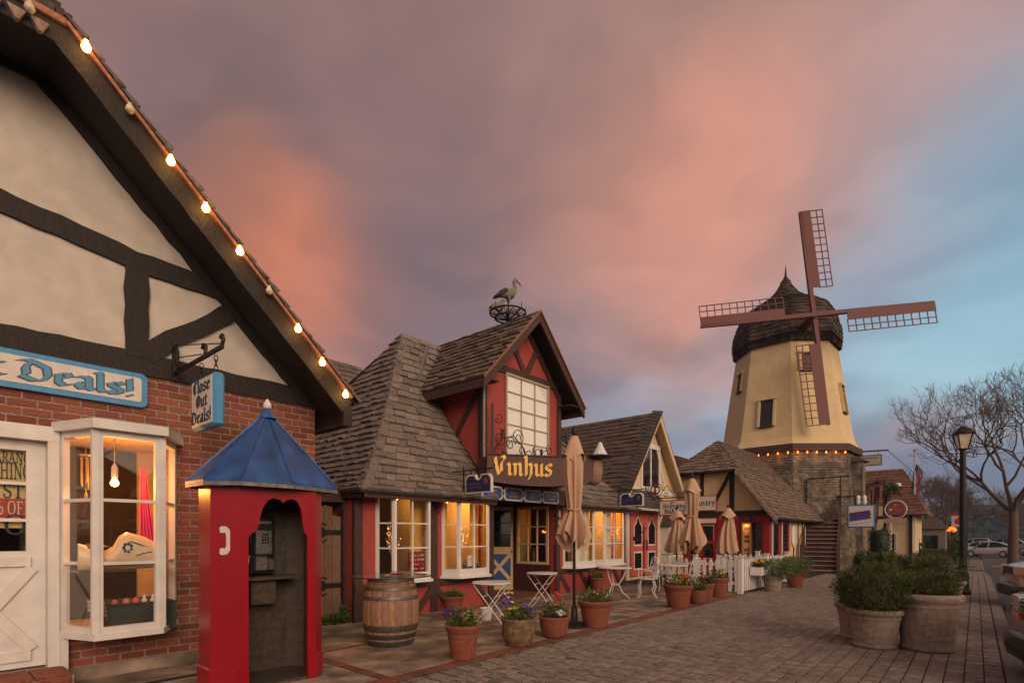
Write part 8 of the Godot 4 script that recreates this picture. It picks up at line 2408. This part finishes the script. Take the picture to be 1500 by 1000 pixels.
	g = G.new(); g.k = Color(0.03, 0.16, 0.30); g.cbox(V(0, 0.42, 0), V(0.96, 0.94, 0.06), 0.015); part(A, "rim", g, M.any)
	g = G.new(); g.k = Color(0.62, 0.60, 0.60); g.bb(V(-0.43, 0.0, 0.03), V(0.43, 0.84, 0.036)); part(A, "face", g, M.any)
	for q in [[0.36, 0.66, Color(0.10, 0.03, 0.18), 0.12], [0.22, 0.48, Color(0.06, 0.06, 0.24), 0.14], [0.08, 0.18, Color(0.5, 0.12, 0.05), 0.06]]:
		g = G.new(); g.k = q[2]; g.ext(PackedVector2Array([Vector2(-0.4, q[0] - 0.02), Vector2(0.36, q[0] + 0.1), Vector2(0.30, q[1]), Vector2(-0.4, q[1] - 0.1)]), 0.037, 0.042 + q[3] * 0.02); part(A, "painted_stroke", g, M.any)
	g = G.new(); g.tube([V(-0.2, 0.88, 0), V(-0.2, 1.25, 0), V(-0.9, 1.25, 0)], 0.025); part(A, "bracket", g, M.iron)
	for x in [-0.1, 0.12]:
		g = G.new(); g.k = Color(0.7, 0.68, 0.66); g.lathe([Vector2(0.05, 0.9), Vector2(0.09, 1.0), Vector2(0.06, 1.12), Vector2(0.09, 1.2), Vector2(0.001, 1.3)], 10, V(x, 0, 0)); part(A, "knob", g, M.any)
	# round emblem sign
	var E := thing("round_sign", "round white sign with a red cross emblem and banner below", "sign", V(-3.28, 2.85, -35.5))
	for q in [[0.52, 0.44, Color(0.55, 0.48, 0.42)], [0.40, 0.33, Color(0.10, 0.07, 0.06)]]:
		var rg := []
		for j in 28: rg.append(V(cos(TAU * j / 28) * (q[0] + q[1]) / 2, sin(TAU * j / 28) * (q[0] + q[1]) / 2, 0))
		g = G.new(); g.k = q[2]; g.tube(rg, (q[0] - q[1]) / 2, -1.0, 6, true); part(E, "ring", g, M.any)
	for i in 4:
		g = G.new(); g.k = Color(0.30, 0.05, 0.04); g.t = Transform3D(Basis(V(0, 0, 1), PI / 4 + i * PI / 2), Vector3.ZERO)
		g.ext(PackedVector2Array([Vector2(0.04, -0.05), Vector2(0.36, -0.16), Vector2(0.36, 0.16), Vector2(0.04, 0.05)]), -0.03, 0.03); part(E, "cross_arm", g, M.any)
	g = G.new(); g.k = Color(0.42, 0.28, 0.28); g.bb(V(-0.52, -0.72, -0.03), V(0.48, -0.48, 0.03)); part(E, "banner", g, M.any)
	g = G.new(); g.tube([V(-1.2, -0.45, 0), V(-0.4, -0.45, 0)], 0.03); part(E, "bracket", g, M.iron)
	# blade sign hanging from the windmill
	var Bd := thing("blade_sign", "grey board sign hanging from an iron arm on the windmill", "sign", V(-3.93, 5.05, -30.4))
	g = G.new(); g.tube([V(-0.9, 0.38, 0.4), V(0.85, 0.38, 0)], 0.035); g.tube([V(-0.45, 0.38, 0.1), V(-0.45, 0.2, 0)], 0.012); g.tube([V(0.45, 0.38, 0.05), V(0.45, 0.2, 0)], 0.012); part(Bd, "arm", g, M.iron)
	g = G.new(); g.k = Color(0.16, 0.14, 0.13); g.bb(V(-0.6, -0.3, -0.03), V(0.6, 0.22, 0.03)); part(Bd, "board", g, M.any)
	g = G.new(); g.k = Color(0.42, 0.37, 0.32); g.bb(V(-0.55, -0.25, 0.03), V(0.55, 0.17, 0.036)); part(Bd, "face", g, M.any)
	g = G.new(); g.k = Color(0.12, 0.1, 0.09); g.bb(V(-0.45, 0.05, 0.036), V(0.45, 0.09, 0.04)); g.bb(V(-0.15, -0.14, 0.036), V(0.12, -0.06, 0.04)); part(Bd, "painting", g, M.any)
	g = G.new(); g.tube([V(-3.1, 5.40, -30.4), V(-2.6, 5.0, -41.0), V(-3.3, 4.6, -50.0)], 0.018, 0.018, 4); solo("overhead_wire", "thin overhead wire running from the windmill sign arm", "wire", g, M.iron)
	# flagpole with striped flag
	var F := thing("flagpole", "white flagpole with a furled striped flag", "flagpole", V(-3.35, gy, -48.5))
	g = G.new(); g.lathe([Vector2(0.001, 0), Vector2(0.12, 0), Vector2(0.12, 0.3), Vector2(0.07, 0.32), Vector2(0.05, 8.2), Vector2(0.001, 8.2)], 10); part(F, "pole", g, M.white_metal)
	g = G.new(); g.ball(V(0, 8.28, 0), V(0.1, 0.1, 0.1)); part(F, "finial", g, M.gold)
	for s in 9:
		var rows := []
		for i in 2:
			var rw := PackedVector3Array()
			for j in 9:
				var q := (s + i) * 0.062
				rw.append(V(0.06 + q * 0.75 - j * 0.035 + 0.03 * sin(j * 1.3), 7.3 - j * 0.22 - q * 0.9, 0.05 * sin(j * 0.9 + s * 0.8)))
			rows.append(rw)
		g = G.new(); g.k = Color(0.30, 0.03, 0.04) if s % 2 == 0 else Color(0.5, 0.46, 0.44)
		if s < 3: g.k = Color(0.03, 0.04, 0.12)
		g.grid(rows); part(F, "flag_stripe", g, M.any)
	# topiary, hedge, bollards, wall
	var T := thing("clipped_topiary", "tall dark clipped cylinder hedge before the far shops", "hedge", V(-3.94, -0.45, -34.9))
	g = G.new()
	for i in 60: leaves(g, V(cos(i * 2.4) * 0.38, 0.35 + i * 0.03, sin(i * 2.4) * 0.38), V(0.2, 0.2, 0.2), 50, 0.09, 0.05, [Color(0.25, 0.35, 0.25), Color(0.35, 0.42, 0.3)], 0.1)
	g.k = Color(0.2, 0.25, 0.2); g.lathe([Vector2(0.001, 0.2), Vector2(0.40, 0.3), Vector2(0.42, 2.0), Vector2(0.001, 2.2)], 12); part(T, "foliage", g, M.leaf)
	g = G.new(); g.tube([V(0, 0, 0), V(0, 0.4, 0)], 0.06); part(T, "trunk", g, M.bark)
	var bl := ["low leafy bush at the foot of the clipped topiary", "green bush at the foot of the stairs", "yellowish bush behind the foreground shrub", "dry bush on the planter edge by the stairs"]
	var bp := [V(-3.6, -0.35, -33.9), V(-3.75, -0.05, -27.8), V(-3.1, -0.15, -29.0), V(-3.0, -0.1, -27.0)]
	for i in 4:
		var t := thing("leafy_bush", bl[i], "bush", bp[i], 0.0, "bushes between the stairs and the far shops")
		shrub(t, V(0, 0.35, 0), V(0.75, 0.42, 0.6), 1500, 0.14, 0.05, GREEN if i < 3 else [Color(1.5, 1.2, 0.5), Color(1.1, 1.0, 0.5)])
	g = G.new(); g.bb(V(-4.3, -0.5, -29.5), V(-1.9, 0.02, -29.9)); solo("planter_wall", "low pale wall edging the far planting bed", "wall", g, M.kerb_stone)
	for i in 2:
		var t := thing("iron_bollard", ["black ball-topped bollard left of the clipped topiary", "black ball-topped bollard right of the clipped topiary"][i], "bollard", V([-4.1, -3.1][i], -0.3, -32.2), 0.0, "ball-topped bollards")
		g = G.new(); g.lathe([Vector2(0.001, 0), Vector2(0.09, 0), Vector2(0.06, 0.1), Vector2(0.05, 0.7), Vector2(0.08, 0.75), Vector2(0.03, 0.8)], 10); part(t, "shaft", g, M.iron)
		g = G.new(); g.ball(V(0, 0.9, 0), V(0.11, 0.13, 0.11)); part(t, "ball_top", g, M.iron)
	pot(V(-2.7, -0.4, -34.2), 0.5, 0.55, M.urn_stone, "pale round planter left of the flagpole", 3, [], GREEN, 0.25, "stone urns on the pavement", "stone_urn")
	# hedge and litter bins by the kiosk
	g = G.new(); g.k = Color(0.05, 0.04, 0.07); g.cbox(V(0, 0.5, 0), V(1.6, 1.0, 0.6), 0.05); var bn := solo("litter_bin", "dark low bin enclosure behind the walking person", "bin", g, M.any); bn.position = V(-2.6, gy, -55.5)
	var hd := thing("round_hedge", "dark round hedge bush by the lit sign", "bush", V(-1.9, gy, -62.0)); shrub(hd, V(0, 1.1, 0), V(1.3, 1.3, 1.3), 1600, 0.25, 0.12, DARKG)
	# lit shop sign and red-white sign
	g = G.new(); g.lathe([Vector2(0.001, -0.3), Vector2(0.35, -0.15), Vector2(0.42, 0.0), Vector2(0.28, 0.18), Vector2(0.001, 0.3)], 16); var ls := solo("lit_sign_lamp", "glowing orange shop sign lamp far down the pavement", "lamp", g, M.lantern_lit); ls.position = V(-1.75, 2.0, -66.0)
	lamp(V(-1.75, 2.0, -65.2), 0.8, Color(1.0, 0.5, 0.15), 0.3)
	g = G.new(); g.tube([V(0, -2.65, 0), V(0, 0.0, 0)], 0.05); g.tube([V(0, -0.1, 0), V(0, -0.1, 0.01)], 0.05); ls = solo("sign_pole", "thin pole carrying the glowing orange sign lamp", "pole", g, M.iron); ls.position = V(-1.75, 2.0, -66.1)
	var rs := thing("street_banner", "small red and white banner sign on a post far down the pavement", "sign", V(-0.6, gy, -64.0))
	g = G.new(); g.tube([V(0, 0, 0), V(0, 4.3, 0)], 0.05); part(rs, "post", g, M.iron)
	g = G.new(); g.k = Color(0.55, 0.45, 0.42); g.bb(V(-1.1, 2.9, -0.02), V(-0.05, 4.2, 0.02)); part(rs, "panel", g, M.any)
	g = G.new(); g.k = Color(0.35, 0.03, 0.03); g.bb(V(-1.1, 3.9, 0.02), V(-0.05, 4.2, 0.03)); g.ball(V(-0.58, 3.4, 0.02), V(0.3, 0.3, 0.02)); part(rs, "emblem", g, M.any)

func build_opposite() -> void:
	# low shops and bare trees across the street, mirrored in the windows
	var lb := ["low plastered shop across the street opposite the brick shop", "timbered shop across the street opposite the wine shop", "long low shop across the street opposite the bakery", "corner shop across the street behind the viewer"]
	for i in 4:
		var z: float = [-3.0, -17.0, -32.0, 12.0][i]
		var x := 18.0; var w: float = [12.0, 11.0, 15.0, 13.0][i]; var hh: float = [3.4, 3.7, 3.2, 3.6][i]
		var S := thing("opposite_shop", lb[i], "shop", V(x, -0.1, z), 0.0, "shops across the street")
		var g := G.new(); g.bb(V(0, -0.5, -w / 2), V(7, hh, w / 2)); part(S, "wall", g, M.cream_wall if i % 2 else M.brick)
		g = G.new(); g.hexa([V(-0.6, hh, -w / 2 - 0.4), V(7.6, hh, -w / 2 - 0.4), V(7.6, hh, w / 2 + 0.4), V(-0.6, hh, w / 2 + 0.4), V(3.0, hh + 2.2, -w / 2 + 2.0), V(4.0, hh + 2.2, -w / 2 + 2.0), V(4.0, hh + 2.2, w / 2 - 2.0), V(3.0, hh + 2.2, w / 2 - 2.0)]); part(S, "roof", g, M.shingle_dark)
		for k in 4:
			var zz := -w / 2 + w * (k + 0.5) / 4.0
			g = G.new(); g.bb(V(-0.05, 0.7, zz - 0.9), V(0.0, 2.3, zz + 0.9)); var fr := part(S, "window", g, M.white_paint)
			g = G.new(); g.bb(V(-0.07, 0.8, zz - 0.8), V(-0.05, 2.2, zz + 0.8)); part(fr, "pane", g, M.dark_glass)
	bare_tree(V(14.5, -0.1, -4.5), 8.0, "leafless tree across the street mirrored in the bay window", 31, 0.16, 4, M.bark)
	bare_tree(V(14.5, -0.1, -13.0), 7.0, "leafless tree across the street opposite the wine shop", 37, 0.15, 4, M.bark)

func build_cars() -> void:
	var ry := -0.12
	car(V(0.46, ry, -7.3), PI + 0.22, "car_maroon", 1, "nearest parked car, boxy with amber corner lights, at the right edge")
	car(V(0.56, ry, -10.75), PI + 0.2, "car_black", 0, "black car with chrome grille, second along the kerb")
	car(V(0.55, ry, -15.6), PI + 0.18, "car_white", 1, "white car with chrome grille, third along the kerb")
	car(V(-0.9, -0.77, -74.5), PI - 0.25, "car_silver", 0, "silver saloon parked across the street end")
	car(V(-1.6, -0.77, -82.0), PI - 0.2, "car_white", 0, "white car behind the silver saloon")
	car(V(0.6, -0.77, -90.0), PI - 0.2, "car_grey", 1, "grey tall car at the back of the far car park")
	car(V(3.4, -0.77, -72.0), PI - 0.2, "car_maroon", 0, "dark red car behind the bare tree trunk")
	car(V(-2.2, -0.77, -96.0), PI - 0.2, "car_silver", 1, "pale tall car at the far left of the car park")
	var g := G.new(); g.bb(V(0.9, ground_y(-50) - 0.116, -52.0), V(3.2, ground_y(-50) - 0.112, -52.5)); structure("road_marking", g, M.road_paint)
	g = G.new(); g.bb(V(4.2, ground_y(-50) - 0.116, -52.0), V(7.0, ground_y(-50) - 0.112, -52.5)); structure("road_marking", g, M.road_paint)

func _ready() -> void:
	rng.seed = 20
	setup()
	materials()
	mat("headlamp", Color(0.55, 0.48, 0.36), 0.15)
	mat("amber", Color(0.55, 0.16, 0.02), 0.2)
	var lpm := mat("lamp_pane", Color(0.75, 0.62, 0.42, 0.55), 0.4)
	lpm.transparency = BaseMaterial3D.TRANSPARENCY_ALPHA
	build_ground()
	build_hills()
	build_brick_shop()
	build_booth()
	build_gate()
	build_wine_shop()
	build_gabled_shop()
	build_bakery()
	build_windmill()
	build_stairs()
	build_far()
	build_stork()
	build_barrel()
	bistro_table(V(-5.75, 0, -6.15), 0.5, "white folding bistro table nearest the barrel")
	bistro_table(V(-6.45, 0, -8.35), 0.35, "white folding bistro table in front of the shop entrance")
	build_pots()
	parasol(V(-4.88, 0, -7.16), 3.12, 3.02, 1.36, 0.20, 0.70, "tall closed beige parasol in front of the wine shop", true, 0.3)
	parasol(V(-5.56, 0, -13.55), 2.98, 2.90, 1.14, 0.245, 0.55, "tall closed beige parasol behind the white fence", true, 1.7)
	parasol(V(-6.35, 0, -14.4), 2.2, 2.14, 0.98, 0.25, -1.0, "small closed parasol just left of the tall fence parasol", true, 2.6)
	parasol(V(-5.62, 0, -16.4), 2.3, 2.25, 0.92, 0.27, -1.0, "small closed parasol before the red bakery front", true, 4.1)
	scroll_table(V(-6.3, 0, -10.9), 0.3, "white garden table beside the wine shop's last bay")
	iron_chair(V(-5.75, 0, -11.4), -2.5, "white scrollwork chair by the garden table, turned to the viewer")
	iron_chair(V(-6.2, 0, -13.1), 1.2, "white scrollwork chair behind the first garden table")
	scroll_table(V(-5.75, 0, -12.75), 0.8, "white garden table inside the fence")
	iron_chair(V(-5.35, 0, -13.1), 2.4, "white scrollwork chair beside the fence parasol")
	iron_chair(V(-5.1, 0, -15.0), 1.6, "white scrollwork chair behind the corner of the fence")
	picket_fence(V(-6.2, 0, -13.75), V(-4.42, 0, -13.75), 11, "white picket fence run facing the viewer", [0.35, 1.0])
	picket_fence(V(-4.42, 0, -13.85), V(-4.42, 0, -18.2), 26, "white picket fence run along the pavement", [0.5, 1.0])
	picket_fence(V(-6.6, 0, -18.3), V(-4.5, 0, -18.3), 13, "white picket fence run in front of the bakery", [0.0, 0.6])
	planter_box(V(-4.24, 0.42, -14.75), "white planter box with yellow pansies on the fence", YELLOWF)
	planter_box(V(-4.24, 0.42, -17.6), "white planter box with orange flowers at the fence end", ORANGEF)
	lamp_post(V(-0.24, 0, -17.3), 4.15, "tall black street lamp right of the stone urns")
	lamp_post(V(-0.85, -0.65, -52.0), 3.9, "distant black street lamp beyond the bare tree")
	bare_tree(V(1.75, -0.6, -46.0), 11.0, "leafless tree with pale trunk at the right edge", 5, 0.25, 6, M.bark, 1.1)
	bare_tree(V(-2.2, -0.65, -72.0), 8.0, "brown leafless tree far down the pavement", 9, 0.2, 5, M.bark)
	bare_tree(V(-4.2, -0.65, -80.0), 9.0, "leafless tree left of the distant lamp", 14, 0.2, 5, M.bark)
	bare_tree(V(4.0, -0.65, -105.0), 6.0, "small leafless tree at the back of the car park", 19, 0.15, 4, M.bark)
	person(V(-3.45, -0.6, -53.2), 1.9, "person in dark clothes walking by the flagpole", Color(0.02, 0.018, 0.025), Color(0.015, 0.015, 0.02), 0.8)
	person(V(-1.35, -0.65, -74.0), 1.2, "distant person in black walking far down the pavement", Color(0.02, 0.02, 0.025), Color(0.02, 0.02, 0.02), 0.5)
	build_cars()
	build_opposite()
	# small things on the ground
	var bk := thing("white_bucket", "small white bucket standing behind the near bistro table", "bucket", V(-6.35, 0, -6.65))
	var g0 := G.new(); g0.lathe([Vector2(0.001, 0.0), Vector2(0.085, 0.0), Vector2(0.11, 0.2), Vector2(0.118, 0.205), Vector2(0.112, 0.21), Vector2(0.10, 0.2), Vector2(0.08, 0.02), Vector2(0.001, 0.02)], 18); part(bk, "pail", g0, M.white_fence)
	g0 = G.new(); g0.tube([V(-0.115, 0.2, 0), V(-0.10, 0.12, 0.06), V(0, 0.08, 0.11), V(0.10, 0.12, 0.06), V(0.115, 0.2, 0)], 0.004); part(bk, "handle", g0, M.steel)
	g0 = G.new(); g0.k = Color(1.5, 1.4, 1.35); g0.bb(V(-1.75, 0.002, -11.6), V(-1.15, 0.006, -12.3)); solo("utility_cover", "pale flat utility cover set in the pavement", "cover", g0, M.kerb_stone)
	var pq := thing("iron_hanger_pole", "thin black iron pole with a side arm beside the last bay window", "pole", V(-7.1, 0, -13.9))
	g0 = G.new(); g0.tube([V(0, 0, 0), V(0, 1.75, 0)], 0.016); part(pq, "shaft", g0, M.iron)
	g0 = G.new(); g0.tube([V(-0.05, 1.7, -0.35), V(0, 1.62, 0), V(0.05, 1.35, 0.45)], 0.012); g0.bb(V(-0.02, 1.3, 0.3), V(0.02, 1.42, 0.6)); part(pq, "arm", g0, M.iron)
	g0 = G.new()
	for q in [[-4.28, -4.75], [-4.2, -4.25], [-4.25, -5.0], [-4.3, -5.8], [-4.27, -6.6], [-3.6, -5.2], [-2.9, -6.6], [-4.3, -3.6]]:
		leaves(g0, V(q[0], 0.008, q[1]), V(0.07, 0.012, 0.05), 60, 0.02, 0.01, GREEN, 0.0, 0.6)
	var wj := solo("joint_weeds", "tiny green weeds growing in the paving joints near the pots", "weeds", g0, M.leaf)
	wj.set_meta("kind", "stuff")
	# weeds at the foot of the gate
	var g := G.new()
	leaves(g, V(-7.95, 0.06, -4.75), V(0.14, 0.09, 0.3), 500, 0.05, 0.03, GREEN, 0.0); leaves(g, V(-7.93, 0.16, -4.9), V(0.08, 0.16, 0.08), 160, 0.05, 0.03, GREEN, 0.0)
	var wd := solo("weeds", "green weeds growing at the foot of the plank gate", "weeds", g, M.leaf)
	wd.set_meta("kind", "stuff")
	print("built ", get_child_count(), " things")
